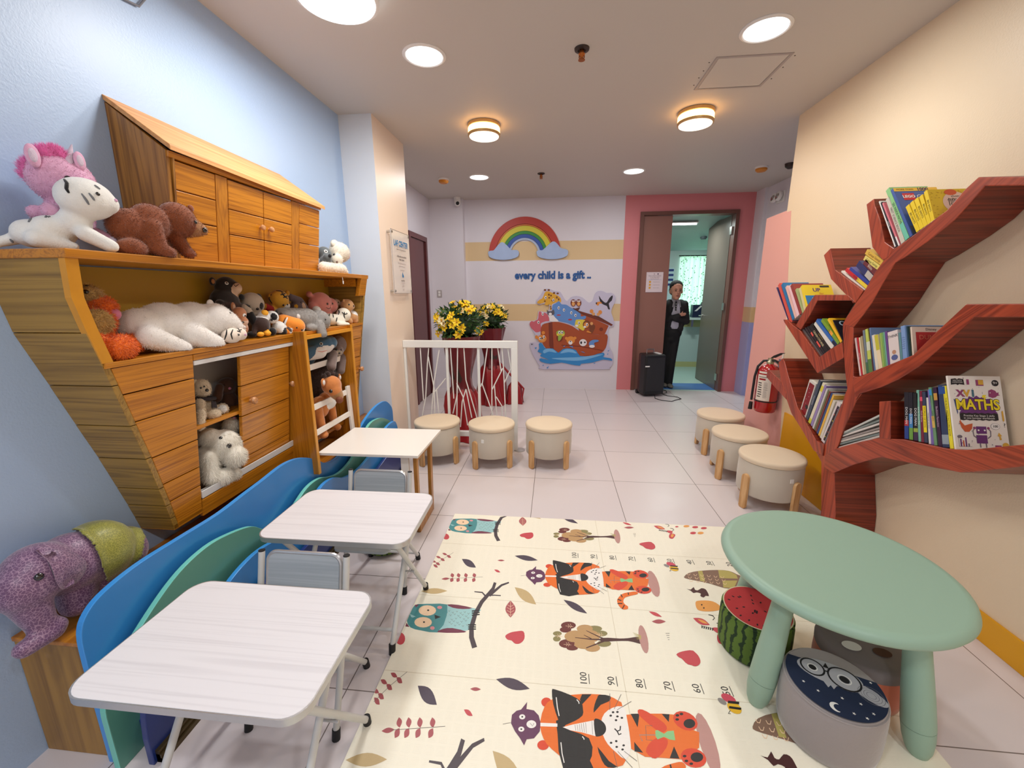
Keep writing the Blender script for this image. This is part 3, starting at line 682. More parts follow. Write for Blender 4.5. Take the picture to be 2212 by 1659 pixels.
# ================================================================== white railing
M_rail = mat('white_painted_steel', (236,236,232), 0.35)
rl = thing('branch_railing', 'white metal railing with thin branch-like bars between pillar and walkway', 'railing', (-0.7,3.505,0), world=True)
YF = 3.505
def fp(x, y): return at(860+x/5.53, 640+y/5.53, 'y', YF)
MB().box((-1.199,YF-0.022,0.938),(-0.181,YF+0.022,1.0)).build('top_rail', M_rail, rl, bevel=0.003)
MB().box((-0.236,YF-0.022,0.006),(-0.181,YF+0.022,0.94)).build('end_post', M_rail, rl, bevel=0.003)
MB().box((-1.199,YF-0.012,0.0),(-1.177,YF+0.012,0.94)).build('wall_post', M_rail, rl, bevel=0.003)
MB().box((-1.17,YF-0.02,0.125),(-0.23,YF+0.02,0.17)).build('bottom_rail', M_rail, rl, bevel=0.002)
MB().lathe([(0.05,0),(0.05,0.006),(0.02,0.008)], 24, c=(-0.165,YF,0)).build('floor_plate', M_alu, rl)
for xa, xb in ((580,598),(958,975)):
    a, c = fp(xa, 600), fp(xb, 1390); c.z = 0.16
    MB().box((a.x-0.011,YF-0.011,0.16),(a.x+0.011,YF+0.011,0.94)).build('upright', M_rail, rl, bevel=0.002)
for pl in ([(265,620),(282,900),(303,1240)],[(365,620),(350,800),(330,1200),(285,1450)],[(360,720),(430,1100),(442,1560)],[(490,640),(430,1020),(385,1560)],[(570,980),(430,1150)],[(460,1120),(500,1560)],
           [(625,620),(665,1220)],[(710,620),(700,1560)],[(785,620),(810,1000),(930,1410),(960,1540)],[(700,1040),(775,1200),(830,1540)],[(810,1110),(880,1450)],[(810,1110),(765,1260),(745,1560)],[(705,1180),(655,1400)],
           [(1065,620),(1005,1050),(1130,1400),(1150,1560)],[(1120,620),(1120,1560)],[(1190,620),(1230,890)],[(1240,620),(1260,880),(1290,1560)],[(1250,860),(1150,1060),(1125,1110)],[(1345,870),(1270,1030)],[(1150,1060),(1190,1560)],[(1170,1200),(1240,1310),(1245,1560)],[(1310,620),(1350,880)],[(1000,1040),(985,1080)]):
    q = [fp(*p) for p in pl]; q = [V((p.x, YF, max(0.165, min(0.942, p.z)))) for p in q]
    MB().tube(q, 0.0052, seg=8).build('bar', M_rail, rl, smooth=True)
# ================================================================== tree bookshelf on the cream wall
XF = 1.69
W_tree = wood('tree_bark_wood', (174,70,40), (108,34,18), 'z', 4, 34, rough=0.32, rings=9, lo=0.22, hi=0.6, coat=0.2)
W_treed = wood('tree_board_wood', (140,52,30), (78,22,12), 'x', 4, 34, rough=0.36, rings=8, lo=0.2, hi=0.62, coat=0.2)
tree = thing('tree_bookshelf', 'reddish brown tree-shaped bookshelf with branch shelves on the cream wall', 'bookshelf', (1.8,2.2,0), world=True)
W_treey = wood('tree_branch_wood', (174,70,40), (108,34,18), 'y', 4, 34, rough=0.32, rings=9, lo=0.22, hi=0.6, coat=0.2)
W_treea = wood('tree_branch_wood_rising', (174,70,40), (108,34,18), 'y', 4, 34, rough=0.32, rings=9, lo=0.22, hi=0.6, coat=0.2, rot=(math.radians(38),0,0))
W_treeb = wood('tree_branch_wood_falling', (174,70,40), (108,34,18), 'z', 4, 34, rough=0.32, rings=9, lo=0.22, hi=0.6, coat=0.2, rot=(math.radians(30),0,0))
def tp(x, y, xp=XF): return at(x, y, 'x', xp)
BN = [0]
def branch(name, pts, extra=None, wm=None):
    """outline of the front edge in photo pixels -> board running back to the wall"""
    q = [tp(*p) for p in pts]
    if extra: q = extra(q)
    BN[0] += 1; dx = 0.0009*BN[0]; q = [V((p.x-dx, p.y, p.z)) for p in q]
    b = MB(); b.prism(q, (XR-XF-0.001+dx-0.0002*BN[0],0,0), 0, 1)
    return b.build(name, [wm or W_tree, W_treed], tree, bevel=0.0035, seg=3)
tr0 = tp(1774,1100); tr1 = tp(1805,1110)
branch('trunk', [(1774,1100),(1774,998),(1760,972),(1768,955),(1783,961),(1790,945),(1805,945),(1812,990),(1802.5,1023),(1805,1110)], lambda q: [V((XF,q[0].y-0.01,0.0))]+q+[V((XF,q[-1].y-0.02,0.0))])
branch('upper_trunk', [(1781,966),(1790,939),(1819,872.7),(1826.6,848.9),(1830.5,839.6),(1826,806),(1823,760),(1820.7,714),(1820.7,700),(1844,707),(1843,760),(1843.8,813),(1857.7,815),(1864,848),(1851,864.8),(1839,892.6),(1820.6,933.7),(1812,960),(1800,985)])
branch('top_branch', [(1820.7,701),(1832.4,679.9),(1848,656.4),(1868.5,628),(1890.4,589),(1910.8,560.8),(1933.2,536.7),(1944.3,529.6),(1979.4,504.1),(2019,473.9),(2046,454.8),(2086,408.6),(2114.6,382.4),(2330,380),(2330,400),(2129,402.3),(2113,421.4),(2063.7,475.5),(2019,512),(1960,553),(1935.4,567.8),(1910.8,607.8),(1884,654.8),(1863.8,683),(1844.2,707.3)], wm=W_treea)
branch('twig', [(1872.7,441.3),(1889,429),(1892,446),(1903,475.5),(1912.5,523),(1933,537),(1921,556),(1908,562),(1885.5,534.4)])
branch('upper_left_branch', [(1780.7,551.3),(1795.6,536),(1799,556),(1806,582.7),(1867,628),(1849,655.5),(1826,634),(1796.4,603)], wm=W_treeb)
branch('middle_left_branch', [(1693,690),(1701,690),(1716,704),(1730.5,714.4),(1771,772),(1796,753.5),(1821,739.4),(1824,773),(1795,790),(1767,806.4),(1737,760),(1696,697)], wm=W_treeb)
branch('twig', [(1721,703),(1743,664),(1762,636.8),(1833,636.8),(1848,650),(1845,656),(1841,649.5),(1768,649.5),(1752,680),(1731,713)])
branch('middle_right_branch', [(1844,813.5),(1857,814.5),(1891,801),(1926,787),(1976,766.7),(2029,714.4),(2091,656.8),(2330,655),(2330,684),(2107,686),(2101.8,693),(2041.5,746),(1988,792.4),(1944,820),(1905.5,837),(1860,851),(1851,864)], wm=W_treea)
branch('lower_left_branch', [(1683.9,783.4),(1692.6,773.8),(1697,780),(1704,807.5),(1725,879),(1764.9,951),(1783,961),(1780,985),(1760,973),(1737,932.4),(1711.8,892.6),(1702,864.4),(1690,830)], wm=W_treeb)
branch('twig', [(1657.9,814.3),(1659.8,801.7),(1664,799),(1690.6,823.9),(1702,850),(1702,864.4),(1680,841)])
branch('lower_right_branch', [(1785,985),(1803,972),(1826,964),(1865.7,953.6),(1904,945.7),(1930,948),(1953,949),(1996,958),(2052,969.6),(2093,972),(2146.7,967),(2330,950),(2330,1003),(2212,1008.6),(2105,1020),(2079.6,1021),(1989,1004),(1908,988),(1896.8,990),(1848,1004),(1803,1022.5),(1785,1010)], wm=W_treey)
branch('end_block', [(1904,947),(1904,867.4),(1928.5,866),(1928.5,949)])
# ================================================================== books
M_page = mat('book_paper', (232,226,212), 0.8)
kA = lambda x, y: (1860+x/6.284, 380+y/6.284)
kB = lambda x, y: (1660+x/6.38, 520+y/6.38)
kC = lambda x, y: (1820+x/5.643, 640+y/5.643)
kD = lambda x, y: (1680+x/7.54, 760+y/7.54)
kE = lambda x, y: (1930+x/7.844, 800+y/7.844)
def bmat(rgb): return mat('book_cover_%d_%d_%d' % tuple(rgb), rgb, 0.35, spec=0.5)
def book(label, group, k, p0, p1, p2, col, dep=0.165, spine=None, title=None, tcol=(240,236,220), bands=(), xs=None, name='book', soft=False):
    """p0/p1 = far/near bottom corners of the spine, p2 = far top corner (crop pixels)"""
    xs = xs or XF+0.006
    P0, P1, P2 = [tp(*k(*p), xs) for p in (p0, p1, p2)]
    u = (P2-P0); h = u.length; u.normalize(); t = P1-P0; t = t-u*t.dot(u); th = max(0.004, t.length-0.0006); t.normalize(); X = V((1,0,0))
    root = thing(name, label, 'book' if name == 'book' else name.replace('_',' '), P0, group=group)
    W = lambda x, a, b: X*x + t*a + u*b
    sp = bmat(spine) if spine else bmat(col)
    c = 0.0016 if th > 0.009 else 0.0008
    cb = MB()
    cb.prism([W(0,0,0), W(0,th,0), W(0,th,h), W(0,0,h)], (c,0,0), 1)
    cb.prism([W(c,0,0), W(c,c,0), W(c,c,h), W(c,0,h)], (dep-c,0,0), 0)
    cb.prism([W(c,th-c,0), W(c,th,0), W(c,th,h), W(c,th-c,h)], (dep-c,0,0), 0)
    if title or bands:
        Ms = mx(P0-P0 + W(-0.0004, th*0.5, h*0.5), -u, t)      # spine text runs top to bottom
        if Ms.to_3x3().col[2].x > 0: Ms = mx(W(-0.0004, th*0.5, h*0.5), -u, -t)
    mats = [bmat(col), sp, mat('lettering_%d_%d_%d' % tuple(tcol), tcol, 0.5)]
    for (b0, b1, bc) in bands:
        mats.append(bmat(bc)); cb.quad(W(-0.0003,0.0003,h*b0), W(-0.0003,th-0.0003,h*b0), W(-0.0003,th-0.0003,h*b1), W(-0.0003,0.0003,h*b1), len(mats)-1)
    if title:
        s = th*0.72; L = 0.52*s*len(title); sx = min(1.0, h*0.8/max(L, 1e-6))
        text_faces(cb, title, Ms, s, 2, align='CENTER', sx=sx, res=2)
    cb.build('cover', mats, root)
    e = 0.0025
    MB().prism([W(c,c,e), W(c,th-c,e), W(c,th-c,h-e), W(c,c,h-e)], (dep-c-e,0,0)).build('page_block', M_page, root)
    return root, W, th, h
def plate(b, M, x, y, w, h, mi, z=0.0):
    b.add([M @ V(p) for p in ((x,y,z),(x+w,y,z),(x+w,y+h,z),(x,y+h,z))], [(0,1,2,3)], mi)
def poly(b, M, pts, mi, z=0.0): b.add([M @ V((x,y,z)) for x, y in pts], [tuple(range(len(pts)))], mi)
def circ(M, b, x, y, r, mi, z=0.0, n=18, sy=1.0): poly(b, M, [(x+r*math.cos(2*math.pi*k/n), y+r*sy*math.sin(2*math.pi*k/n)) for k in range(n)], mi, z)
def front(W, th): return mx(W(0,th+0.0005,0), (1,0,0), W(0,0,1)-W(0,0,0))
g = 'books leaning in the topmost branch shelf'
book('thin white spined book leaning first in the top branch shelf', g, kA, (456,966),(476,966),(240,352), (236,232,226))
book('thin black spined book second from left in the top branch shelf', g, kA, (480,966),(504,955),(262,372), (40,36,44), title='KINGFISHER', tcol=(220,220,220))
book('thin white and rose book beside the black one in the top branch shelf', g, kA, (508,953),(530,940),(286,376), (220,120,130), bands=((0.0,0.2,(240,230,225)),))
book('pale grey picture book left of the green one in the top branch shelf', g, kA, (545,925),(598,888),(335,325), (206,198,180), title='FIRST SCIENCE BOOK', tcol=(90,84,76))
book('green spined maths book in the top branch shelf', g, kA, (602,878),(658,838),(335,205), (140,196,130), bands=((0.0,0.3,(112,196,168)),), title='SEE INSIDE MATHS', tcol=(30,70,50))
rt, W, th, h = book('tall blue book with red square logo in the top branch shelf', g, kA, (664,832),(700,808),(402,200), (64,92,158), dep=0.185)
b = MB(); M = front(W, th)
plate(b, M, 0.0, h-0.020, 0.185, 0.020, 0, 0.0001); text_faces(b, 'MORE THAN', M @ Matrix.Translation((0.012,h-0.010,0.0006)), 0.0125, 2); text_faces(b, '1000', M @ Matrix.Translation((0.098,h-0.011,0.0006)), 0.024, 3, bold=0.0008)
plate(b, M, 0.028, h-0.075, 0.05, 0.042, 1, 0.0002); text_faces(b, 'LEGO', M @ Matrix.Translation((0.053,h-0.054,0.0006)), 0.021, 4, align='CENTER', bold=0.0008); text_faces(b, 'CITY', M @ Matrix.Translation((0.085,h-0.056,0.0006)), 0.03, 4)
plate(b, M, 0.004, 0.004, 0.177, 0.05, 5, 0.0002)
b.noflip = True; b.build('front_print', [bmat((240,190,60)), bmat((206,34,44)), bmat((60,40,30)), bmat((24,34,90)), bmat((245,240,235)), bmat((74,78,92))], rt)
bp = [(752,768),(802,733),(852,698),(905,662),(952,628),(1000,592)]; tpz = [(605,425),(665,372),(722,330),(790,285),(852,222)]
for i in range(5):
    rt, W, th, h = book('yellow speckled series book, %s in the top branch shelf' % ('leftmost of five','second of five','middle of five','fourth of five','rightmost of five, cover showing')[i], g, kA, bp[i], bp[i+1], tpz[i], (240,206,40), title='BIG SHOTS', tcol=(60,40,20), dep=0.175)
b = MB(); M = front(W, th); circ(M, b, 0.10, h*0.55, 0.052, 0, 0.0002, 24); circ(M, b, 0.085, h*0.55+0.05, 0.024, 1, 0.0004, 16, 0.6)
text_faces(b, '筒', M @ Matrix.Translation((0.085,h*0.55,0.0006)), 0.04, 2, align='CENTER'); text_faces(b, 'shots', M @ Matrix.Translation((0.1,h*0.55+0.03,0.0006)), 0.016, 2, align='CENTER')
rr_ = random.Random(5)
for k in range(70): plate(b, M, rr_.uniform(0.003,0.165), rr_.uniform(0.003,h-0.01), 0.006, 0.0025, 3, 0.0001)
b.noflip = True; b.build('front_print', [bmat((246,214,198)), bmat((226,96,50)), bmat((50,36,30)), bmat((206,160,20))], rt)
g = 'books stacked flat in the upper left branch shelf'
for lb, a, c, d, col, kw in (('thin white book at the bottom of the flat stack in the upper left branch',(1322,690),(1336,668),(1000,432),(230,222,210),{}),
    ('red book with yellow title end in the flat stack of the upper left branch',(1342,664),(1374,620),(1056,418),(200,36,44),dict(bands=((0.0,0.45,(236,206,60)),),title='STORIES',tcol=(40,30,30))),
    ('blue book above the red one in the flat stack of the upper left branch',(1376,616),(1402,575),(1112,400),(52,66,150),{}),
    ('navy picture book with pale shape in the flat stack of the upper left branch',(1404,570),(1458,492),(1205,350),(48,50,100),dict(bands=((0.05,0.4,(190,180,170)),))),
    ('maroon book lying under the yellow ones in the upper left branch',(1462,486),(1508,418),(1300,318),(110,44,50),dict(title='Bible',tcol=(220,200,180))),
    ('pale yellow book second from top of the flat stack in the upper left branch',(1512,410),(1552,350),(1306,262),(226,206,110),dict(title='Curious George',tcol=(80,90,40))),
    ('golden yellow book on top of the flat stack in the upper left branch',(1556,344),(1596,276),(1328,182),(222,180,72),dict(title='Curious George',tcol=(120,70,30)))):
    book(lb, g, kB, a, c, d, col, dep=0.15, **kw)
g = 'picture books on the far left branch'
for lb, a, c, d, col, kw in (('thin navy and red book, outermost on the far left branch',(285,1142),(298,1148),(108,650),(60,50,100),{}),
    ('red spined book next to the outermost one on the far left branch',(300,1146),(326,1108),(130,617),(216,84,70),{}),
    ('blue tall book on the far left branch',(330,1100),(362,1078),(175,612),(34,116,170),{}),
    ('pink patterned book beside the blue one on the far left branch',(365,1075),(390,1052),(232,645),(232,186,176),{}),
    ('white and pink thin book on the far left branch',(392,1050),(428,1026),(275,640),(240,200,206),{}),
    ('brown red book with wide cover on the far left branch',(431,1024),(464,1000),(300,625),(150,56,50),dict(dep=0.19)),
    ('green and cream thin book on the far left branch',(467,1000),(490,976),(368,680),(170,180,120),{}),
    ('cream book before the yellow cover on the far left branch',(492,975),(520,946),(418,665),(220,206,150),{})):
    book(lb, g, kB, a, c, d, col, **kw)
rt, W, th, h = book('yellow and blue activity book with front cover showing on the far left branch', g, kB, (523,942),(550,914),(440,637), (240,208,40), dep=0.17)
b = MB(); M = front(W, th); plate(b, M, 0.0, 0.0, 0.17, h*0.52, 0, 0.0002); plate(b, M, 0.10, h-0.02, 0.055, 0.014, 1, 0.0002)
text_faces(b, 'UP', M @ Matrix.Translation((0.075,h*0.76,0.0006)), 0.036, 2, align='CENTER', bold=0.001); text_faces(b, 'for', M @ Matrix.Translation((0.10,h*0.6,0.0006)), 0.02, 3, align='CENTER'); text_faces(b, 'Sea', M @ Matrix.Translation((0.075,h*0.3,0.0006)), 0.06, 4, align='CENTER')
b.noflip = True; b.build('front_print', [bmat((34,120,180)), bmat((40,36,30)), bmat((90,50,110)), bmat((200,70,60)), bmat((235,240,245))], rt)
g = 'books in the middle left branch shelf'
for lb, a, c, d, col, kw in (('grey and black patterned book, outermost in the middle left branch shelf',(722,1602),(746,1590),(465,1236),(96,84,84),dict(title='xoxoxo',tcol=(200,190,180))),
    ('dark speckled thin book in the middle left branch shelf',(749,1588),(767,1576),(498,1208),(60,48,52),{}),
    ('black and coral book in the middle left branch shelf',(769,1574),(791,1559),(530,1197),(40,32,36),dict(bands=((0.25,0.45,(230,92,80)),(0.65,0.78,(230,92,80))))),
    ('black book with cream title letters in the middle left branch shelf',(794,1557),(836,1524),(560,1192),(28,26,28),dict(title='CRASH COURSE',tcol=(236,220,170))),
    ('black book dotted with gold spots in the middle left branch shelf',(838,1522),(866,1502),(592,1160),(34,30,26),dict(title='o o o o o o',tcol=(230,200,90))),
    ('white spined pair-thick book in the middle left branch shelf',(869,1500),(910,1462),(617,1168),(222,218,210),{}),
    ('bright blue book in the middle left branch shelf',(913,1456),(950,1436),(652,1112),(50,104,178),dict(bands=((0.0,0.15,(30,34,60)),))),
    ('lime and orange book in the middle left branch shelf',(954,1434),(990,1411),(722,1107),(128,160,50),dict(bands=((0.35,0.5,(240,170,60)),),title='farm',tcol=(200,60,40))),
    ('yellow spined book next to the trunk in the middle left branch shelf',(993,1408),(1020,1388),(812,1092),(244,186,40),{})):
    book(lb, g, kB, a, c, d, col, **kw)
rt, W, th, h = book('black book with pale title behind the yellow one in the middle left branch shelf', g, kB, (1021,1387),(1030,1380),(884,1100), (30,30,38), dep=0.18)
b = MB(); M = front(W, th); text_faces(b, 'Oli', M @ Matrix.Translation((0.05,h*0.82,0.0006)), 0.045, 0, align='CENTER', bold=0.001); b.noflip = True; b.build('front_print', [bmat((180,200,210))], rt)
g = 'row of children books on the middle right branch'
for lb, a, c, d, col, kw in (('thin pink-white book, first against the trunk on the middle right branch',(210,972),(228,966),(146,512),(226,200,196),{}),
    ('thin red book with white marks on the middle right branch',(229,966),(248,959),(172,507),(190,34,44),dict(title='Santa Claus',tcol=(240,220,220))),
    ('thin cream book after the red one on the middle right branch',(250,958),(268,951),(197,507),(220,204,170),{}),
    ('tan thin book on the middle right branch',(270,950),(292,941),(220,490),(176,156,120),{}),
    ('grey blue patterned book on the middle right branch',(294,940),(318,930),(245,418),(120,130,140),dict(bands=((0.0,0.25,(70,110,80)),))),
    ('yellow green leafy spined book on the middle right branch',(320,930),(366,915),(275,405),(196,206,96),dict(bands=((0.0,0.3,(90,130,70)),(0.5,0.7,(210,214,190))))),
    ('dark brown thin book on the middle right branch',(368,914),(385,908),(305,395),(80,50,56),{}),
    ('blue and white thin book on the middle right branch',(387,907),(405,900),(325,388),(96,120,160),{}),
    ('cream thick book on the middle right branch',(406,900),(441,888),(356,478),(226,216,196),{}),
    ('cream book with yellow upper panel on the middle right branch',(443,888),(488,872),(386,480),(236,214,176),dict(bands=((0.55,1.0,(200,190,60)),))),
    ('light green book on the middle right branch',(490,872),(515,863),(450,452),(150,180,90),{}),
    ('mid green thin book on the middle right branch',(517,862),(535,856),(476,445),(120,170,96),{}),
    ('pale teal thin book on the middle right branch',(537,855),(554,849),(496,440),(120,176,160),{}),
    ('purple spined book on the middle right branch',(556,848),(581,839),(515,432),(110,74,140),{}),
    ('wide white story book with picture at its foot on the middle right branch',(583,838),(705,796),(548,442),(226,212,208),dict(dep=0.12)),
    ('grey teal book on the middle right branch',(708,795),(736,785),(680,447),(96,140,146),{}),
    ('light blue tall book with squares on the middle right branch',(738,784),(790,766),(708,367),(130,160,206),dict(title='[ ] [ ] [ ]',tcol=(70,90,140))),
    ('slate blue tall book on the middle right branch',(792,765),(811,758),(757,368),(88,118,160),{}),
    ('dark teal tall book on the middle right branch',(813,757),(832,749),(777,370),(24,62,76),{}),
    ('dark green thin book left of the red cover on the middle right branch',(834,748),(850,740),(803,372),(34,54,44),{})):
    r_, W, th, h = book(lb, g, kC, a, c, d, col, **kw)
    if 'wide white' in lb:
        b = MB(); Ms = mx(W(-0.0006,0,0), -(W(0,1,0)-W(0,0,0)), W(0,0,1)-W(0,0,0))
        if Ms.to_3x3().col[2].x > 0: Ms = mx(W(-0.0006,th,0), (W(0,0,0)-W(0,1,0)), W(0,0,1)-W(0,0,0)); 
        Ms = mx(W(-0.0006,0,0), (W(0,1,0)-W(0,0,0)), W(0,0,1)-W(0,0,0))
        text_faces(b, 'THINK', Ms @ Matrix.Translation((th*0.5,h*0.84,0)), th*0.34, 0, align='CENTER'); circ(Ms, b, th*0.5, h*0.2, th*0.33, 1, 0.0, 14, 0.7); circ(Ms, b, th*0.5, h*0.36, th*0.2, 2, 0.0, 12, 0.9)
        b.noflip = True; b.build('spine_print', [bmat((60,54,54)), bmat((90,100,150)), bmat((190,140,110))], r_)
rt, W, th, h = book('red covered story book facing out at the row end, middle right branch', g, kC, (853,739),(872,722),(824,376), (228,208,190), dep=0.15)
b = MB(); M = front(W, th); plate(b, M, 0.014, 0.004, 0.125, h-0.028, 0, 0.0002)
text_faces(b, 'DUMBO', M @ Matrix.Translation((0.076,h-0.048,0.0006)), 0.028, 1, align='CENTER'); text_faces(b, 'Disney', M @ Matrix.Translation((0.076,h-0.012,0.0006)), 0.016, 2, align='CENTER')
b.noflip = True; b.build('front_print', [bmat((184,42,48)), bmat((214,128,96)), bmat((50,40,40))], rt)
g = 'books leaning in the lower left branch shelf'
for lb, a, c, d, col, kw in (('thick board book with dotted red face, outermost in the lower left shelf',(345,1022),(452,1078),(520,447),(214,208,200),dict(dep=0.15)),
    ('slate blue book leaning on the red one in the lower left branch shelf',(458,1084),(490,1118),(672,452),(64,74,92),dict(title='xxxxxxxx',tcol=(190,190,196))),
    ('white and yellow spined book in the lower left branch shelf',(495,1140),(530,1174),(735,495),(226,218,190),dict(bands=((0.0,0.12,(210,206,60)),(0.8,0.93,(220,206,70))))),
    ('lilac and white book in the lower left branch shelf',(535,1190),(560,1228),(765,532),(150,130,180),{}),
    ('white dotted comic book in the lower left branch shelf',(562,1236),(585,1258),(793,592),(200,196,196),dict(title='...:...:',tcol=(60,50,70))),
    ('olive green book in the lower left branch shelf',(588,1262),(610,1284),(815,622),(110,112,76),{}),
    ('brick red thin book in the lower left branch shelf',(612,1288),(630,1306),(845,640),(130,60,52),{}),
    ('royal blue thin book in the lower left branch shelf',(632,1316),(655,1346),(872,668),(48,74,126),{}),
    ('yellow book before the white ones in the lower left branch shelf',(658,1352),(682,1380),(895,690),(230,180,70),{}),
    ('cream slip book in the lower left branch shelf',(684,1388),(712,1424),(905,780),(214,206,190),{})):
    r_, W, th, h = book(lb, g, kD, a, c, d, col, **kw)
    if 'thick board' in lb:
        b = MB(); Ms = mx(W(-0.0008,0,0), (W(0,1,0)-W(0,0,0)), W(0,0,1)-W(0,0,0))
        plate(b, Ms, th*0.14, h*0.1, th*0.74, h*0.84, 0, 0.0)
        for k in range(7): circ(Ms, b, th*(0.3+0.4*((k*37)%10)/10), h*(0.2+0.1*k), th*0.03, 1, 0.0004, 8)
        circ(Ms, b, th*0.72, h*0.33, th*0.2, 2, 0.0004, 12); b.noflip = True; b.build('spine_print', [bmat((132,16,26)), bmat((240,230,230)), bmat((24,20,20))], r_)
r_, W, th, h = book('thick white book with black patterned face beside the trunk', g, kD, (706,1440),(768,1468),(975,800), (218,206,206))
b = MB(); Ms = mx(W(-0.0008,0,0), (W(0,1,0)-W(0,0,0)), W(0,0,1)-W(0,0,0)); plate(b, Ms, th*0.45, h*0.06, th*0.5, h*0.86, 0, 0.0)
for k in range(6): circ(Ms, b, th*(0.6+0.2*(k%2)), h*(0.15+0.14*k), th*0.14, 1+k%3, 0.0004, 7)
b.noflip = True; b.build('spine_print', [bmat((30,22,34)), bmat((190,180,60)), bmat((180,80,60)), bmat((120,70,130))], r_)
g = 'magazines lying on the lower right branch'
nn = ('bottom','second','third','fourth','fifth','sixth','topmost')
for i, (a, d, cc) in enumerate((((935,1592),(1680,1385),(206,196,188)),((962,1530),(1686,1345),(120,132,130)),((964,1492),(1686,1296),(200,190,182)),((966,1460),(1684,1250),(150,140,136)),((1002,1402),(1686,1176),(214,206,200)),((1030,1374),(1686,1120),(126,136,132)),((1042,1346),(1674,1045),(196,196,190)))):
    book('thin magazine, %s of the sloping pile left of the end block' % nn[i], g, kD, a, (a[0]-4,a[1]-30), d, cc, dep=0.17, name='magazine')
g = 'paperbacks beside the maths workbook on the lower right branch'
for lb, a, c, d, col, kw in (('first comic paperback beside the end block, black spine with red and blue foot',(188,1156),(262,1166),(182,372),(26,28,40),dict(bands=((0.0,0.28,(30,66,140)),(0.28,0.40,(176,40,52))),title='DOG MAN',tcol=(238,236,236))),
    ('second comic paperback, black spine with sky blue and lime foot',(268,1172),(336,1182),(256,376),(26,28,40),dict(bands=((0.0,0.25,(110,160,70)),(0.25,0.55,(60,130,190))),title='DOG MAN',tcol=(238,236,236))),
    ('third comic paperback, black spine with purple foot',(342,1186),(420,1202),(332,386),(26,30,34),dict(bands=((0.0,0.18,(60,40,76)),(0.18,0.26,(150,170,70))),title='DOG MAN',tcol=(238,236,236))),
    ('mint spined paperback right of the three comics',(425,1206),(470,1214),(388,336),(120,178,158),dict(title='Emil the Cheese Tree',tcol=(240,240,236))),
    ('maroon spined paperback with pink label',(473,1216),(520,1222),(441,348),(120,34,60),dict(bands=((0.8,0.88,(226,80,110)),),title='Dork Diaries',tcol=(236,200,210))),
    ('navy spined paperback with large yellow panel',(524,1224),(584,1236),(480,362),(56,66,90),dict(bands=((0.2,0.72,(240,214,30)),),title='WORLD OF DOG',tcol=(70,60,30))),
    ('white spined low paperback',(600,1246),(640,1256),(556,462),(220,214,210),dict(title='THE BOOK OF WHY',tcol=(60,60,70))),
    ('violet thin book behind the white low paperback',(643,1258),(690,1268),(578,330),(120,100,170),{}),
    ('green and blue spined atlas-like paperback',(693,1270),(746,1286),(592,292),(110,150,110),dict(bands=((0.86,0.97,(60,150,200)),(0.3,0.5,(214,176,90))),title='CITY KIDS',tcol=(30,40,36))),
    ('dark purple bedtime story book',(764,1290),(830,1302),(667,292),(54,26,60),dict(bands=((0.78,0.9,(200,150,70)),),title='Bedtime Favorites',tcol=(206,180,200))),
    ('blue illustrated thick spined book',(834,1302),(954,1322),(752,250),(46,62,96),dict(bands=((0.05,0.2,(150,160,170)),(0.85,0.97,(40,80,150))))),
    ('yellow spined book left of the maths workbook',(960,1326),(1024,1332),(828,268),(238,220,50),dict(title='THE BUSY PRESS PICTURE BOOK',tcol=(120,110,30)))):
    book(lb, g, kE, a, c, d, col, dep=0.14, **kw)
# the big maths workbook with its cover to the viewer
rt, W, th, h = book('large white maths workbook with yellow title and doodles, cover facing out', 'paperbacks beside the maths workbook on the lower right branch', kE, (1034,1334),(1070,1343),(884,96), (240,232,222), dep=0.188)
b = MB(); M = front(W, th); w_ = 0.188
pal = [bmat((104,44,116)), bmat((244,220,40)), bmat((26,20,30)), bmat((240,236,230)), bmat((206,92,48)), bmat((60,110,130)), bmat((150,60,110)), bmat((120,110,120)), bmat((222,170,60)), bmat((52,70,130))]
U = lambda x: x*w_; Vv = lambda y: y*h
burst = []
for k in range(36):
    a = 2*math.pi*k/36; q = 1.0 if k % 2 else 0.82; burst.append((U(0.5)+0.42*w_*q*math.cos(a), Vv(0.57)+0.16*h*q*math.sin(a)))
poly(b, M, burst, 0, 0.0003)
text_faces(b, 'MATHS', M @ Matrix.Translation((U(0.5),Vv(0.60),0.0009)), 0.056, 1, align='CENTER', bold=0.0016, sx=0.86)
text_faces(b, 'MATHS', M @ Matrix.Translation((U(0.5),Vv(0.60),0.0006)), 0.056, 2, align='CENTER', bold=0.0035, sx=0.86)
ban = [(U(0.14+0.72*k/12), Vv(0.485)+0.003*(k % 2)) for k in range(13)]+[(U(0.86-0.72*k/12), Vv(0.40)-0.003*(k % 2)) for k in range(13)]
poly(b, M, ban, 2, 0.0005)
text_faces(b, 'Practise Key Stage 2 skills', M @ Matrix.Translation((U(0.5),Vv(0.455),0.0009)), 0.0105, 3, align='CENTER'); text_faces(b, 'in one bumper workbook', M @ Matrix.Translation((U(0.5),Vv(0.422),0.0009)), 0.0105, 3, align='CENTER')
for ch, x, mi in (('X',0.20,6),('V',0.32,8),('I',0.44,5)): text_faces(b, ch, M @ Matrix.Translation((U(x),Vv(0.755),0.0008)), 0.036, mi, align='CENTER', bold=0.002)
poly(b, M, [(U(x),Vv(y)) for x, y in ((.05,.955),(.14,.965),(.17,.95),(.20,.965),(.29,.955),(.30,.875),(.20,.885),(.17,.87),(.14,.885),(.04,.875))], 2, 0.0006)
text_faces(b, 'HELP WITH', M @ Matrix.Translation((U(.17),Vv(.935),0.0009)), 0.0065, 3, align='CENTER'); text_faces(b, 'HOMEWORK', M @ Matrix.Translation((U(.17),Vv(.91),0.0009)), 0.0065, 3, align='CENTER')
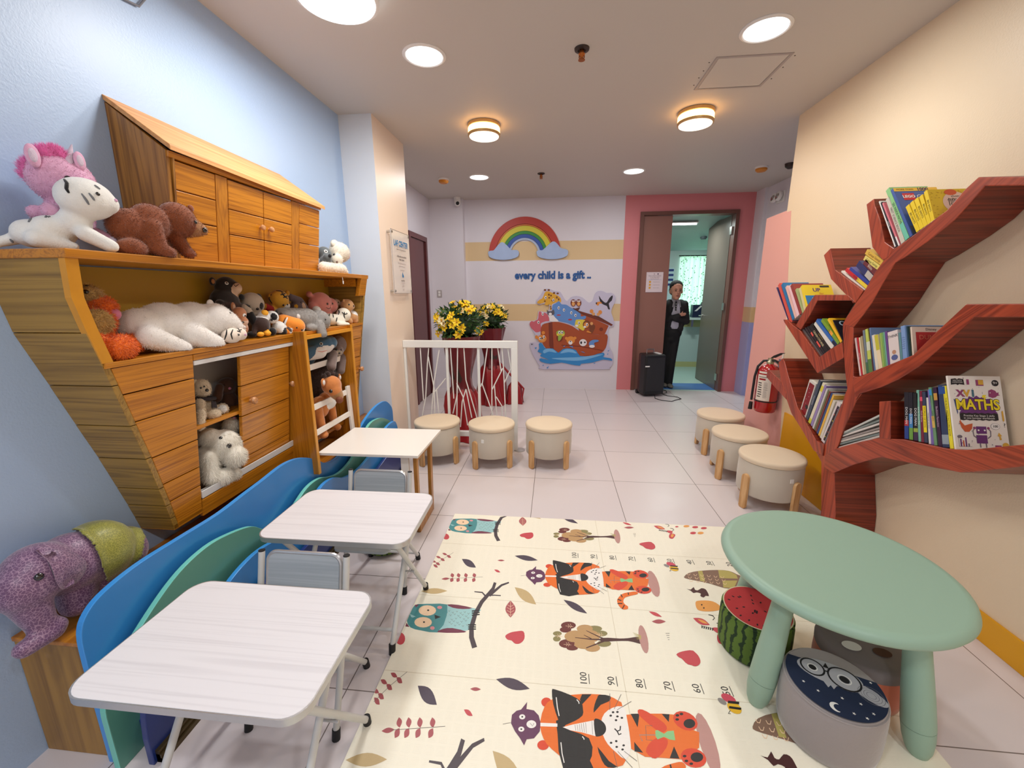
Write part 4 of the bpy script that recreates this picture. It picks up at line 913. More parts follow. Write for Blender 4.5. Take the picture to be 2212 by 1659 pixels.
circ(M, b, U(.885), Vv(.905), 0.0125, 2, 0.0006); text_faces(b, '9+', M @ Matrix.Translation((U(.885),Vv(.905),0.0009)), 0.015, 3, align='CENTER')
plate(b, M, U(.345), Vv(.88), 0.009, 0.021, 6, 0.0006); plate(b, M, U(.52), Vv(.865), 0.027, 0.024, 6, 0.0005); plate(b, M, U(.565), Vv(.88), 0.018, 0.019, 8, 0.0006)
poly(b, M, [(U(x),Vv(y)) for x, y in ((.73,.72),(.74,.80),(.80,.82),(.87,.80),(.89,.77),(.93,.78),(.92,.75),(.95,.74),(.89,.73),(.86,.71),(.80,.70))], 6, 0.0006); circ(M, b, U(.765), Vv(.77), 0.002, 3, 0.0009, 8)
poly(b, M, [(U(x),Vv(y)) for x, y in ((.62,.74),(.69,.74),(.66,.71),(.69,.71),(.61,.655),(.64,.70),(.60,.70))], 1, 0.0006)
poly(b, M, [(U(x),Vv(y)) for x, y in ((.115,.37),(.14,.40),(.15,.37),(.21,.32),(.30,.34),(.36,.35),(.34,.28),(.28,.235),(.20,.235),(.145,.29))], 4, 0.0006)
plate(b, M, U(.415), Vv(.215), 0.036, 0.028, 0, 0.0006); plate(b, M, U(.40), Vv(.085), 0.038, 0.032, 0, 0.0006)
for ex in (.455,.57): circ(M, b, U(ex), Vv(.26), 0.0035, 3, 0.0009, 10)
for sx_ in (-1,1):
    c = .515+sx_*.14
    poly(b, M, [(U(.515+sx_*x),Vv(y)) for x, y in ((.095,.16),(.15,.19),(.155,.25),(.12,.28),(.14,.285),(.175,.25),(.165,.18),(.10,.145))], 7, 0.0006); circ(M, b, U(.515+sx_*.13), Vv(.29), 0.005, 6, 0.0008, 8)
    plate(b, M, U(.515+sx_*.055)-0.002, Vv(.03), 0.004, Vv(.055), 7, 0.0006)
circ(M, b, U(.78), Vv(.315), 0.0165, 7, 0.0005, 18, 0.75); circ(M, b, U(.78), Vv(.315), 0.0155, 3, 0.0007, 18, 0.75); text_faces(b, '100', M @ Matrix.Translation((U(.78),Vv(.315),0.0009)), 0.012, 2, align='CENTER', bold=0.0003); text_faces(b, '?', M @ Matrix.Translation((U(.955),Vv(.33),0.0009)), 0.022, 2, align='CENTER')
for k, hh in enumerate((.10,.08,.12,.04)): plate(b, M, U(.09+.048*k), Vv(.04), 0.0045, Vv(hh), (0,4,0,7)[k], 0.0006)
plate(b, M, U(.06), Vv(.037), U(.24), 0.0008, 2, 0.0006); plate(b, M, U(.06), Vv(.037), 0.0008, Vv(.13), 2, 0.0006)
poly(b, M, [(U(x),Vv(y)) for x, y in ((.80,.19),(.83,.235),(.88,.19),(.855,.185),(.87,.14),(.83,.135),(.83,.18))], 8, 0.0006); poly(b, M, [(U(x),Vv(y)) for x, y in ((.06,.68),(.085,.67),(.115,.50),(.10,.47),(.09,.52))], 9, 0.0006)
circ(M, b, U(.09), Vv(.17), 0.009, 7, 0.0006, 16, 0.7); circ(M, b, U(.93), Vv(.06), 0.012, 8, 0.0006); plate(b, M, U(.73), Vv(.03), 0.022, 0.010, 6, 0.0006); poly(b, M, [(U(x),Vv(y)) for x, y in ((.93,.52),(.96,.53),(.965,.40),(.945,.38),(.93,.40))], 8, 0.0006)
rr_ = random.Random(11)
for k in range(42):
    x, y = rr_.uniform(.03,.97), rr_.uniform(.03,.97)
    if abs(x-.5) < .44 and abs(y-.55) < .2: continue
    s_ = rr_.uniform(0.0014,0.003); n = 10
    poly(b, M, [(U(x)+(s_ if j % 2 else s_*.45)*math.cos(j*math.pi/5), Vv(y)+(s_ if j % 2 else s_*.45)*math.sin(j*math.pi/5)) for j in range(n)], 7, 0.00045)
b.noflip = True; b.build('front_print', pal, rt)
# ================================================================== far end of the hallway
M_dbrown = mat('door_brown_laminate', (150,104,92), 0.4); M_dframe = mat('door_frame_brown', (112,72,62), 0.4)
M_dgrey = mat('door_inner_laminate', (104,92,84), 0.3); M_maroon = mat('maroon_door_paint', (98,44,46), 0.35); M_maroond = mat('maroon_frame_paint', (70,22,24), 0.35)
M_steel = mat('brushed_steel', (190,188,184), 0.25, metal=1.0); M_black = mat('black_plastic', (22,22,24), 0.45)
b = MB(); F0, F1 = YB-0.03, YB+0.13
b.box((DX0,F0,0),(DX0+0.045,F1,DZ)); b.box((DX1-0.045,F0,0),(DX1,F1,DZ)); b.box((DX0+0.045,F0,DZ-0.045),(DX1-0.045,F1,DZ))
dr = structure(b.build('door_1', M_dframe)); 
lf = MB().box((DX0+0.047,YB+0.02,0.004),(1.693,YB+0.06,DZ-0.048)).build('door_leaf', M_dbrown, dr)
n_ = MB().box((1.396,YB+0.008,1.395),(1.622,YB+0.012,1.672))
n_.build('tmpx', M_whitep) if False else None
nt_ = thing('paper_notice', 'white printed notice with three yellow squares on the closed brown door leaf', 'notice', (1.51,YB+0.0185,1.395), world=True)
b = MB(); b.box((1.396,YB+0.0175,1.395),(1.622,YB+0.0195,1.672)); b.build('paper', mat('notice_paper', (228,212,216), 0.6), nt_)
b = MB(); Mn = mx((1.396,YB+0.0170,1.395),(1,0,0),(0,0,1)); ink = 1
for i_, (t_, y_, s_) in enumerate((('WELCOME GUESTS',.225,.020),('to our Play Area',.203,.018),('please follow the rules',.185,.012),('Remove your shoes',.145,.011),('Keep the toys clean',.105,.011),('Be kind to others',.065,.011))):
    text_faces(b, t_, Mn @ Matrix.Translation((.113 if i_ < 3 else .14, y_, 0)), s_, 1, align='CENTER')
for y_ in (.145,.105,.065): plate(b, Mn, .04, y_-.012, .026, .026, 0, 0)
circ(Mn, b, .105, .252, .006, 1, 0, 10); circ(Mn, b, .155, .252, .009, 2, 0, 12); plate(b, Mn, .02, .172, .186, .002, 3, 0); plate(b, Mn, .0, .0, .226, .006, 1, 0)
b.noflip = True; b.build('print', [mat('notice_yellow', (226,164,40), 0.6), mat('notice_ink', (110,80,90), 0.6), mat('notice_mark', (70,50,80), 0.6), mat('notice_line', (90,130,190), 0.6)], nt_)
# right leaf stands open into the next room
hA = V((2.478,YB+0.09,0)); fr_ = V((2.478,6.93,0)); dd = (fr_-hA).normalized(); wd = 0.83; nn_ = V((-dd.y,dd.x,0))
fr_ = hA+dd*wd
b = MB().prism([hA+V((0,0,.006)), fr_+V((0,0,.006)), fr_+V((0,0,DZ-.05)), hA+V((0,0,DZ-.05))], V((0.04,0,0)))
l2 = b.build('door_leaf', M_dgrey, dr)
hp = hA+dd*(wd-0.06)+V((0,0,1.03)); hn = V((-1,0,0))
h_ = MB().lathe([(0.026,0),(0.026,0.008),(0.012,0.012),(0.012,0.045)], 16, M=mx(hp, dd, V((0,0,1)), None) @ Matrix.Identity(4))
h_ = MB(); h_.tube([hp, hp+hn*0.05, hp+hn*0.055-dd*0.10], 0.008); h_.tube([hp, hp+hn*0.008], 0.026, seg=16); h_.build('handle', M_steel, l2, smooth=True)
for z_ in (2.2,1.2,0.2): MB().box((2.462,YB+0.02,z_-0.05),(2.482,YB+0.085,z_+0.05)).build('hinge', M_steel, dr)
# maroon door in the left hallway wall
b = MB(); b.box((-1.625,4.93,0),(-1.585,4.99,2.13)); b.box((-1.625,5.575,0),(-1.585,5.635,2.13)); b.box((-1.625,4.99,2.07),(-1.585,5.575,2.13))
d2 = structure(b.build('door_2', M_maroon)); MB().box((-1.62,4.99,0),(-1.606,5.575,2.07)).build('door_leaf', M_maroond, d2); MB().box((-1.605,5.00,0.01),(-1.601,5.50,2.06)).build('door_panel', M_maroon, d2)
d3 = structure(MB().box((-1.625,4.0,0),(-1.6,4.9,2.13)).build('door_3', M_maroon))
# the room behind
YR_ = 8.02
M_gwall = mat('back_room_wall', (186,204,200), 0.6); M_gceil = mat('back_room_ceiling', (160,184,180), 0.6); M_gfloor = mat('back_room_floor', (176,200,192), 0.35); M_olive = mat('back_room_band', (190,188,130), 0.5); M_thr = mat('blue_threshold', (74,116,180), 0.35)
b = MB()
for z0, z1, mi in ((0,0.10,1),(0.10,0.76,0),(0.76,0.90,1),(0.90,2.6,0)): b.box((0.6,YR_,z0),(4.4,YR_+0.1,z1), mi)
structure(b.build('wall_back_room', [M_gwall, M_olive])); structure(MB().box((0.5,6.11,0),(0.6,YR_,2.6)).build('wall_back_room_left', M_gwall)); structure(MB().box((4.4,6.11,0),(4.5,YR_,2.6)).build('wall_back_room_right', M_gwall))
structure(MB().box((0.5,6.011,-0.1),(4.5,YR_+0.1,0)).build('floor_back_room', M_gfloor)); structure(MB().box((DX0+.045,6.08,0),(DX1-.045,6.50,0.004)).build('trim_2', M_thr))
structure(MB().prism([(0.5,6.11,2.50),(4.5,6.11,2.50),(4.5,YR_,2.13),(0.5,YR_,2.13)], (0,0,0.1)).build('ceiling_back_room', M_gceil))
structure(MB().box((0.5,6.11,2.45),(4.5,6.13,2.75)).build('wall_back_header', M_gwall))
wn = structure(MB().box((2.40,YR_-0.02,1.02),(3.30,YR_+0.0,2.02)).build('window_1', mat('window_daylight', (220,255,240), 0.5, emit=5.0)))
def curtain_mat():
    m = bpy.data.materials.new('leaf_curtain'); m.use_nodes = True; nt = m.node_tree; N = nt.nodes; L = nt.links; b = N['Principled BSDF']
    tc = N.new('ShaderNodeTexCoord'); v = N.new('ShaderNodeTexVoronoi'); v.inputs['Scale'].default_value = 22; L.new(tc.outputs['Object'], v.inputs['Vector'])
    cr = N.new('ShaderNodeValToRGB'); cr.color_ramp.elements[0].position = 0.14; cr.color_ramp.elements[1].position = 0.34; cr.color_ramp.elements[0].color = lin((52,84,60)); cr.color_ramp.elements[1].color = lin((214,236,222))
    L.new(v.outputs['Distance'], cr.inputs[0]); L.new(cr.outputs[0], b.inputs['Base Color'])
    tr = N.new('ShaderNodeBsdfTranslucent'); L.new(cr.outputs[0], tr.inputs[0]); ms = N.new('ShaderNodeMixShader'); ms.inputs[0].default_value = 0.75
    L.new(b.outputs[0], ms.inputs[1]); L.new(tr.outputs[0], ms.inputs[2]); L.new(ms.outputs[0], N['Material Output'].inputs[0]); b.inputs['Roughness'].default_value = 0.9
    return m
cu_ = thing('curtain', 'pale curtain with green leaf print hanging in the far room window', 'curtain', (2.8,YR_-0.06,0.98), world=True)
b = MB(); n = 90; vs = []
for i in range(n+1):
    x = 2.385+0.95*i/n; y = YR_-0.065+0.016*math.sin(i*0.75)+0.006*math.sin(i*1.9); vs += [(x,y,0.99),(x,y,2.03)]
b.add(vs, [(2*i,2*i+2,2*i+3,2*i+1) for i in range(n)]); b.noflip = True; b.build('cloth', curtain_mat(), cu_, smooth=1.2)
MB().tube([(2.35,YR_-0.07,2.035),(3.4,YR_-0.07,2.035)], 0.010).build('rod', mat('dark_rod', (60,66,60), 0.4, metal=0.6), cu_, smooth=True)
ct = thing('window_counter', 'pale counter ledge below the curtained window in the far room', 'counter', (3.0,YR_-0.12,0.90), world=True)
MB().box((2.50,YR_-0.24,0.905),(3.7,YR_-0.001,0.945)).build('ledge', mat('pale_counter', (210,226,218), 0.4), ct); MB().box((2.62,YR_-0.2,0.78),(2.66,YR_-0.001,0.905)).build('bracket', M_steel, ct)
t = thing('storage_box', 'dark blue box with white stripe on the far window counter', 'box', (2.70,YR_-0.13,0.945), world=True); MB().box((2.63,YR_-0.2,0.946),(2.80,YR_-0.06,1.17)).build('box_body', mat('navy_box', (24,36,66), 0.5), t); MB().prism([(2.66,YR_-0.203,1.06),(2.70,YR_-0.203,1.06),(2.79,YR_-0.203,1.15),(2.76,YR_-0.203,1.16)], (0,0.004,0)).build('stripe', M_whitep, t)
t = thing('desk_fan', 'grey round-headed device behind the box on the far counter', 'appliance', (2.86,YR_-0.09,0.945), world=True); MB().box((2.82,YR_-0.13,0.946),(2.93,YR_-0.05,1.10)).build('base', mat('grey_device', (96,108,112), 0.5), t); MB().ell((2.86,YR_-0.1,1.17),(0.075,0.04,0.075)).build('head', mat('grey_device', (96,108,112), 0.5), t, smooth=True)
t = thing('spray_bottle', 'white bottle at the counter edge near the open door leaf', 'bottle', (2.91,YR_-0.19,0.945), world=True); MB().lathe([(0.022,0),(0.024,0.02),(0.024,0.12),(0.010,0.15),(0.010,0.19)], 16, c=(2.90,YR_-0.19,0.946)).build('bottle_body', M_whitep, t, smooth=True)
t = thing('striped_chart', 'blue and white striped chart on the far room wall behind the person', 'chart', (2.22,YR_-0.01,1.5), world=True)
b = MB(); b.box((2.10,YR_-0.008,1.10),(2.30,YR_-0.002,1.83), 0)
for k in range(4): b.box((2.11,YR_-0.0095,1.77-k*0.085),(2.295,YR_-0.0075,1.81-k*0.085), 1)
b.build('sheet', [mat('chart_pale', (190,214,220), 0.6), mat('chart_blue', (30,54,120), 0.6)], t)
t = thing('smoke_detector', 'small grey detector on the far room ceiling', 'smoke detector', (2.53,7.30,2.265), world=True); MB().lathe([(0.05,0.03),(0.05,-0.01),(0.035,-0.03),(0.001,-0.032)], 24, c=(2.53,7.30,2.265)).build('housing', mat('grey_device', (96,108,112), 0.5), t, smooth=True)
t = thing('tube_lamp', 'bright ceiling tube lamp just inside the far room', 'ceiling light', (1.95,6.6,2.40), world=True); MB().box((1.6,6.55,2.385),(2.2,6.62,2.40)).build('lamp_tray', M_rim, t); MB().tube([(1.62,6.585,2.372),(2.18,6.585,2.372)], 0.013).build('tube', M_glow_c, t, smooth=True)
l = bpy.data.lights.new('lamp_light', 'AREA'); l.shape = 'RECTANGLE'; l.size = 0.6; l.size_y = 0.05; l.energy = 60; l.color = (0.86,1.0,0.96); o = bpy.data.objects.new('lamp_light', l); COL.objects.link(o); o.parent = t; o.location = V((1.9,6.585,2.35))-ORG[t.name]
# ------------------------------------------------------------------ person leaning in the doorway
pz = thing('person', 'person in dark jacket and pale polo shirt standing in the doorway with arms crossed', 'person', (1.86,6.26,0), world=True)
M_skin = mat('skin', (196,140,116), 0.5); M_jack = mat('black_jacket', (24,22,26), 0.8); M_shirt = mat('pale_polo', (178,176,190), 0.8); M_trou = mat('black_trousers', (14,14,16), 0.8); M_hair = mat('black_hair', (16,14,16), 0.85)
py = 6.27
b = MB()
hd = V((1.866,py-0.05,1.405)); HS = 1.2
b.ell(hd+1.2*V((0,0,0.035)),(0.0840,0.1020,0.1020)).ell(hd+1.2*V((-0.002,-0.022,-0.028)),(0.0624,0.0696,0.0840)).ell(hd+1.2*V((-0.003,-0.050,-0.072)),(0.0312,0.0288,0.0264))
b.cap((1.872,py+0.01,1.36),(1.882,py+0.02,1.26),0.047,0.052)
b.ell((1.89,py+0.02,1.20),(0.15,0.085,0.09)).ell((1.885,py+0.02,1.06),(0.135,0.085,0.15)).ell((1.87,py+0.02,0.90),(0.13,0.085,0.13)).ell((1.86,py+0.02,0.80),(0.135,0.09,0.09))
b.cap((1.80,py+0.02,0.78),(1.79,py,0.42),0.068,0.046,10).cap((1.79,py,0.42),(1.80,py+0.02,0.07),0.046,0.032,10).cap((1.91,py+0.02,0.78),(1.885,py-0.01,0.42),0.068,0.046,10).cap((1.885,py-0.01,0.42),(1.868,py-0.03,0.07),0.046,0.032,10)
b.cap((2.02,py+0.02,1.215),(2.035,py-0.03,0.99),0.045,0.038).cap((2.035,py-0.03,0.99),(1.86,py-0.11,1.025),0.037,0.028,8).cap((1.75,py+0.02,1.205),(1.735,py-0.03,1.0),0.045,0.038).cap((1.735,py-0.03,1.0),(1.91,py-0.125,1.075),0.036,0.026,8)
b.ell((1.935,py-0.128,1.083),(0.030,0.013,0.022))
for i, (dx, dz, ln) in enumerate(((0,0.020,0.052),(0,0.008,0.058),(0,-0.004,0.055),(0,-0.015,0.045))): b.cap((1.948,py-0.131,1.083+dz),(1.948+ln,py-0.118,1.088+dz),0.0085,0.007,4,seg=8,rings=6)
b.cap((1.935,py-0.135,1.100),(1.955,py-0.135,1.128),0.009,0.007,4,seg=8,rings=6)
for s in (-1,1): b.ell(hd+1.2*V((s*0.069,0.006,0.0)),(0.0120,0.0192,0.0312))
b.ell(hd+1.2*V((0,-0.088,-0.012)),(0.0132,0.0168,0.0144)).cap(hd+1.2*V((0,-0.080,0.018)),hd+1.2*V((0,-0.086,-0.008)),0.007,0.009,3,seg=8,rings=6)
skin('body', blobs(b, 0.006, 2), M_skin, pz)
b = MB()
b.ell(hd+1.2*V((0,0.016,0.066)),(0.0910,0.1000,0.0860)).ell(hd+1.2*V((0,0.045,0.02)),(0.0864,0.0696,0.0840))
h_ = blobs(b, 0.006, 1); 
skin('hair', h_, M_hair, pz, fur=900, flen=0.012, fwid=0.0022)
for s in (-1,1):
    MB().ell(hd+1.2*V((s*0.026,-0.079,0.012)),(0.0138,0.0060,0.0060)).build('eye', mat('eye_dark', (26,18,16), 0.3), pz, smooth=True)
    MB().tube([hd+1.2*V((s*0.011,-0.081,0.027)),hd+1.2*V((s*0.026,-0.081,0.031)),hd+1.2*V((s*0.040,-0.074,0.028))],[0.003,0.004,0.002],seg=6).build('eyebrow', M_hair, pz, smooth=True)
MB().ell(hd+1.2*V((-0.002,-0.083,-0.046)),(0.0252,0.0072,0.0066)).build('mouth', mat('lips', (150,86,80), 0.5), pz, smooth=True)
b = MB(); b.ell((1.882,py+0.01,1.15),(0.125,0.100,0.15)).ell((1.872,py+0.01,0.96),(0.128,0.100,0.16)).cap((1.875,py+0.012,1.30),(1.88,py+0.012,1.22),0.050,0.075)
skin('polo_shirt', blobs(b, 0.008, 2), M_shirt, pz)
b = MB()
for q in range(3): b.ell((1.866+q*0.002,py-0.094,1.235-q*0.035),0.005)
b.build('button', M_whitep, pz, smooth=True)
b = MB(); b.prism([(1.852,py-0.090,1.27),(1.880,py-0.090,1.27),(1.878,py-0.098,1.14),(1.858,py-0.098,1.14)], (0,0.006,0)); b.build('button_placket', M_black, pz)
b = MB()
for s in (-1,1):
    cx = 1.882+s*0.080
    b.ell((cx,py+0.02,1.17),(0.082,0.112,0.13)).ell((cx,py+0.02,0.98),(0.072,0.112,0.16)).ell((cx-s*0.004,py+0.02,0.88),(0.066,0.108,0.08))
b.ell((1.88,py+0.06,1.05),(0.15,0.075,0.24))
b.cap((2.015,py+0.02,1.225),(2.045,py-0.03,0.985),0.058,0.052).cap((2.045,py-0.03,0.985),(1.865,py-0.115,1.025),0.050,0.040,8).cap((1.752,py+0.02,1.215),(1.730,py-0.03,0.995),0.058,0.052).cap((1.730,py-0.03,0.995),(1.905,py-0.120,1.068),0.048,0.036,8)
j_ = blobs(b, 0.008, 2)
bmesh.ops.smooth_vert(j_, verts=j_.verts, factor=0.5, use_axis_x=True, use_axis_y=True, use_axis_z=True)
skin('jacket', j_, M_jack, pz)
b = MB(); b.ell((1.865,py+0.02,0.82),(0.150,0.110,0.12)).ell((1.86,py+0.015,0.73),(0.10,0.095,0.09)).cap((1.80,py+0.02,0.78),(1.79,py,0.42),0.080,0.062,10).cap((1.79,py,0.42),(1.80,py+0.02,0.06),0.062,0.052,10).cap((1.915,py+0.02,0.78),(1.890,py-0.01,0.42),0.080,0.062,10).cap((1.890,py-0.01,0.42),(1.870,py-0.03,0.06),0.062,0.054,10)
skin('trousers', blobs(b, 0.009, 2), M_trou, pz)
for x_, y_ in ((1.80,py-0.0),(1.872,py-0.06)):
    b = MB(); b.ell((x_,y_-0.035,0.032),(0.043,0.105,0.030)).ell((x_,y_+0.03,0.045),(0.040,0.045,0.040)); s_ = blobs(b, 0.007, 2)
    for v in s_.verts: v.co.z = max(v.co.z, 0.005)
    skin('shoe', s_, mat('grey_shoe', (110,104,96), 0.6), pz)
for s, x0 in ((-1,1.838),(1,1.905)):
    MB().prism([(x0-0.012,py-0.096,1.29),(x0+0.012,py-0.096,1.29),(x0+s*0.02+0.010,py-0.106,1.19),(x0+s*0.02-0.006,py-0.106,1.19)], (0,0.005,0)).build('collar_trim', mat('grey_piping', (130,128,132), 0.7), pz)
# ------------------------------------------------------------------ portable speaker
sp_ = thing('portable_speaker', 'black portable loudspeaker with handle standing before the brown door leaf', 'speaker', (1.47,5.72,0), math.radians(14))
b = MB(); b.prism([(-0.145,-0.13,0.03),(0.145,-0.13,0.03),(0.155,0.0,0.03),(0.125,0.13,0.03),(-0.125,0.13,0.03),(-0.155,0.0,0.03)], (0,0,0.55)); b.build('cabinet', M_black, sp_, bevel=0.022, seg=3)
MB().box((-0.125,-0.136,0.08),(0.125,-0.128,0.54)).build('front_grille', mat('speaker_grille', (34,34,38), 0.6, bump=0.5, bscale=600), sp_, bevel=0.003)
b = MB(); b.tube([(-0.05,0.05,0.575),(-0.05,0.05,0.635),(0.05,0.05,0.635),(0.05,0.05,0.575)], 0.009); b.build('handle', M_steel, sp_, smooth=True)
MB().box((0.06,-0.08,0.58),(0.10,0.06,0.592)).build('control_strip', M_whitep, sp_)
for x_ in (-0.12,0.12): MB().tube([(x_-0.02,0.115,0.03),(x_+0.02,0.115,0.03)], 0.03, seg=16).build('wheel', M_rub, sp_, smooth=True)
MB().box((0.130,-0.06,0.26),(0.157,0.05,0.40)).build('side_recess', mat('recess_black', (8,8,9), 0.7), sp_)
MB().box((-0.15,-0.142,0.42),(-0.09,-0.134,0.436)).build('badge', M_whitep, sp_)
t = thing('power_cable', 'thin black cable looped on the tiles before the loudspeaker', 'cable', (1.6,5.6,0), world=True)
MB().tube([(1.52,5.60,0.02),(1.50,5.50,0.005),(1.56,5.40,0.005),(1.68,5.36,0.005),(1.76,5.44,0.005),(1.84,5.50,0.005),(1.82,5.60,0.005),(1.70,5.66,0.005),(1.66,5.76,0.005),(1.74,5.84,0.006),(1.76,5.93,0.006),(1.73,6.02,0.007)], 0.0045, seg=8).build('cord', M_black, t, smooth=True)
# ------------------------------------------------------------------ small fittings
def fit(name, label, cat, loc): return thing(name, label, cat, loc, world=True)
M_orange = mat('orange_dust_cap', (214,134,34), 0.5); M_brass = mat('brass', (176,104,52), 0.35, metal=0.9); M_dark = mat('dark_escutcheon', (70,58,54), 0.4, metal=0.6)
for lb, x, y in (('orange-capped smoke detector at the left of the hallway ceiling',-1.142,4.915),('orange-capped smoke detector at the right of the hallway ceiling',2.244,4.867)):
    t = fit('smoke_detector', lb, 'smoke detector', (x,y,ZC)); MB().lathe([(0.062,0),(0.060,-0.016),(0.05,-0.02),(0.05,0)], 28, c=(x,y,ZC)).build('base', M_rim, t, smooth=True); MB().lathe([(0.056,-0.014),(0.054,-0.034),(0.040,-0.046),(0.001,-0.048)], 28, c=(x,y,ZC)).build('dust_cap', M_orange, t, smooth=True)
for lb, x, y in (('brass fire sprinkler head on the ceiling between the two near white lights',0.251,2.523),('small fire sprinkler head on the far hallway ceiling',-0.037,4.827)):
    t = fit('sprinkler_head', lb, 'sprinkler', (x,y,ZC)); MB().lathe([(0.040,0),(0.038,-0.008),(0.022,-0.012),(0.018,-0.004)], 28, c=(x,y,ZC)).build('escutcheon', M_dark, t, smooth=True)
    MB().lathe([(0.012,0),(0.012,-0.022),(0.018,-0.026),(0.012,-0.034),(0.006,-0.045)], 16, c=(x,y,ZC)).build('nozzle', M_brass, t, smooth=True)
    b = MB(); b.tube([(x-0.012,y,ZC-0.026),(x-0.014,y,ZC-0.042),(x,y,ZC-0.052),(x+0.014,y,ZC-0.042),(x+0.012,y,ZC-0.026)], 0.003, seg=6); b.lathe([(0.018,-0.052),(0.018,-0.055),(0.001,-0.056)], 16, c=(x,y,ZC)); b.build('deflector', M_brass, t, smooth=True)
t = fit('sprinkler_head', 'dark sprinkler fitting at the far right, half behind the cream wall edge', 'sprinkler', (2.49,4.78,ZC)); MB().lathe([(0.05,0),(0.045,-0.03),(0.02,-0.05),(0.001,-0.052)], 20, c=(2.48,4.78,ZC)).build('escutcheon', M_dark, t, smooth=True)
t = fit('ceiling_hatch', 'square access panel outline in the ceiling beside the right white light', 'ceiling hatch', (1.19,2.87,ZC))
M_hat = mat('hatch_grey_frame', (176,164,160), 0.5)
b = MB(); x0, x1, y0, y1 = 0.993, 1.396, 2.685, 3.062
b.add([(x0,y0,ZC-.004),(x1,y0,ZC-.004),(x1,y1,ZC-.004),(x0,y1,ZC-.004),(x0+.016,y0+.016,ZC-.004),(x1-.016,y0+.016,ZC-.004),(x1-.016,y1-.016,ZC-.004),(x0+.016,y1-.016,ZC-.004)], [(0,1,5,4),(1,2,6,5),(2,3,7,6),(3,0,4,7)])
b.add([(x0,y0,ZC-.004),(x1,y0,ZC-.004),(x1,y1,ZC-.004),(x0,y1,ZC-.004),(x0,y0,ZC),(x1,y0,ZC),(x1,y1,ZC),(x0,y1,ZC)], [(0,1,5,4),(1,2,6,5),(2,3,7,6),(3,0,4,7)])
b.build('frame', M_hat, t); MB().box((x0+.018,y0+.018,ZC-.003),(x1-.018,y1-.018,ZC-0.0005)).build('panel', M_ceil, t)
for x_, ys_ in ((x0-.02,(2.74,2.83,2.91,3.0)),(x1+.02,(2.72,2.84,2.97))):
    for y_ in ys_: MB().lathe([(0.004,0),(0.004,-.0015),(0.001,-.002)], 8, c=(x_,y_,ZC)).build('screw', M_dark, t)
t = fit('security_camera', 'small white dome camera with black lens at the top left of the far wall', 'camera', (-1.204,5.83,2.62))
MB().lathe([(0.045,0.045),(0.046,0.0),(0.040,-0.02)], 24, c=(-1.204,5.845,2.62)).build('mount', M_rim, t, smooth=True); MB().ell((-1.200,5.825,2.595),(0.042,0.045,0.045)).build('head', M_rim, t, smooth=True); MB().ell((-1.188,5.79,2.583),(0.024,0.016,0.024)).build('lens', M_black, t, smooth=True)
t = fit('light_switch', 'grey double light switch beside the maroon door', 'switch', (-1.52,5.895,1.40)); MB().box((-1.556,5.892,1.345),(-1.484,5.8995,1.447)).build('plate', mat('switch_grey', (178,170,168), 0.4), t, bevel=0.003)
for k in range(2): MB().box((-1.536,5.888,1.362+k*0.038),(-1.504,5.893,1.394+k*0.038)).build('rocker', M_rim, t, bevel=0.002)
t = fit('emergency_light', 'round twin emergency lamp at the top right near the hallway end', 'emergency light', (2.74,5.45,2.48))
MB().box((2.735,5.36,2.42),(2.7595,5.52,2.54)).build('bracket', M_rim, t, bevel=0.004)
for y_ in (5.40,5.50):
    o_ = MB().lathe([(0.050,0),(0.056,0.02),(0.052,0.035),(0.045,0.035)], 28, M=mx((2.72,y_,2.48),(0,0,1),(0,1,0)) @ Matrix.Rotation(0.3, 4, 'Y')).build('lamp_head', M_rim, t, smooth=True); MB().ell((2.69,y_,2.475),(0.02,0.040,0.040)).build('reflector', M_steel, t, smooth=True)
t = fit('wall_cable', 'thin grey cable loop high on the blue wall', 'cable', (XL+0.01,1.63,2.46)); MB().tube([(XL+0.006,1.50,2.62),(XL+0.008,1.55,2.50),(XL+0.010,1.60,2.452),(XL+0.010,1.655,2.462),(XL+0.010,1.70,2.52),(XL+0.008,1.71,2.60)], 0.004, seg=8).build('cord', mat('grey_cord', (120,122,130), 0.5), t, smooth=True)
# acrylic plaque on the pillar
t = fit('acrylic_plaque', 'clear acrylic plaque with blue heading on four metal standoffs on the pillar', 'plaque', (-1.18,3.55,1.40))
def acrylic():
    m = bpy.data.materials.new('clear_acrylic'); m.use_nodes = True; nt = m.node_tree; N = nt.nodes; b = N['Principled BSDF']; b.inputs['Base Color'].default_value = (0.95,0.93,0.93,1); b.inputs['Roughness'].default_value = 0.08; b.inputs['Transmission Weight'].default_value = 0.25; b.inputs['Alpha'].default_value = 0.45; b.inputs['IOR'].default_value = 1.3; return m
px_ = -1.168; Y0, Y1, Z0, Z1 = 3.285, 3.700, 1.405, 1.905
MB().box((px_,Y0,Z0),(px_+0.006,Y1,Z1)).build('sheet', acrylic(), t, bevel=0.001)
b = MB(); e = 0.004
for q in ((Y0,Y0+e,Z0,Z1),(Y1-e,Y1,Z0,Z1),(Y0,Y1,Z0,Z0+e),(Y0,Y1,Z1-e,Z1)): b.box((px_+0.0055,q[0],q[2]),(px_+0.0072,q[1],q[3]))
b.build('polished_edge', mat('acrylic_edge', (150,140,136), 0.3), t)
for y_ in (Y0+0.02,Y1-0.02):
    for z_ in (Z0+0.02,Z1-0.02): MB().tube([(-1.199,y_,z_),(px_+0.012,y_,z_)], 0.010, seg=16).build('standoff', M_steel, t, smooth=True)
b = MB(); Mp = mx((px_+0.0075,Y0,Z0),(0,1,0),(0,0,1)); 
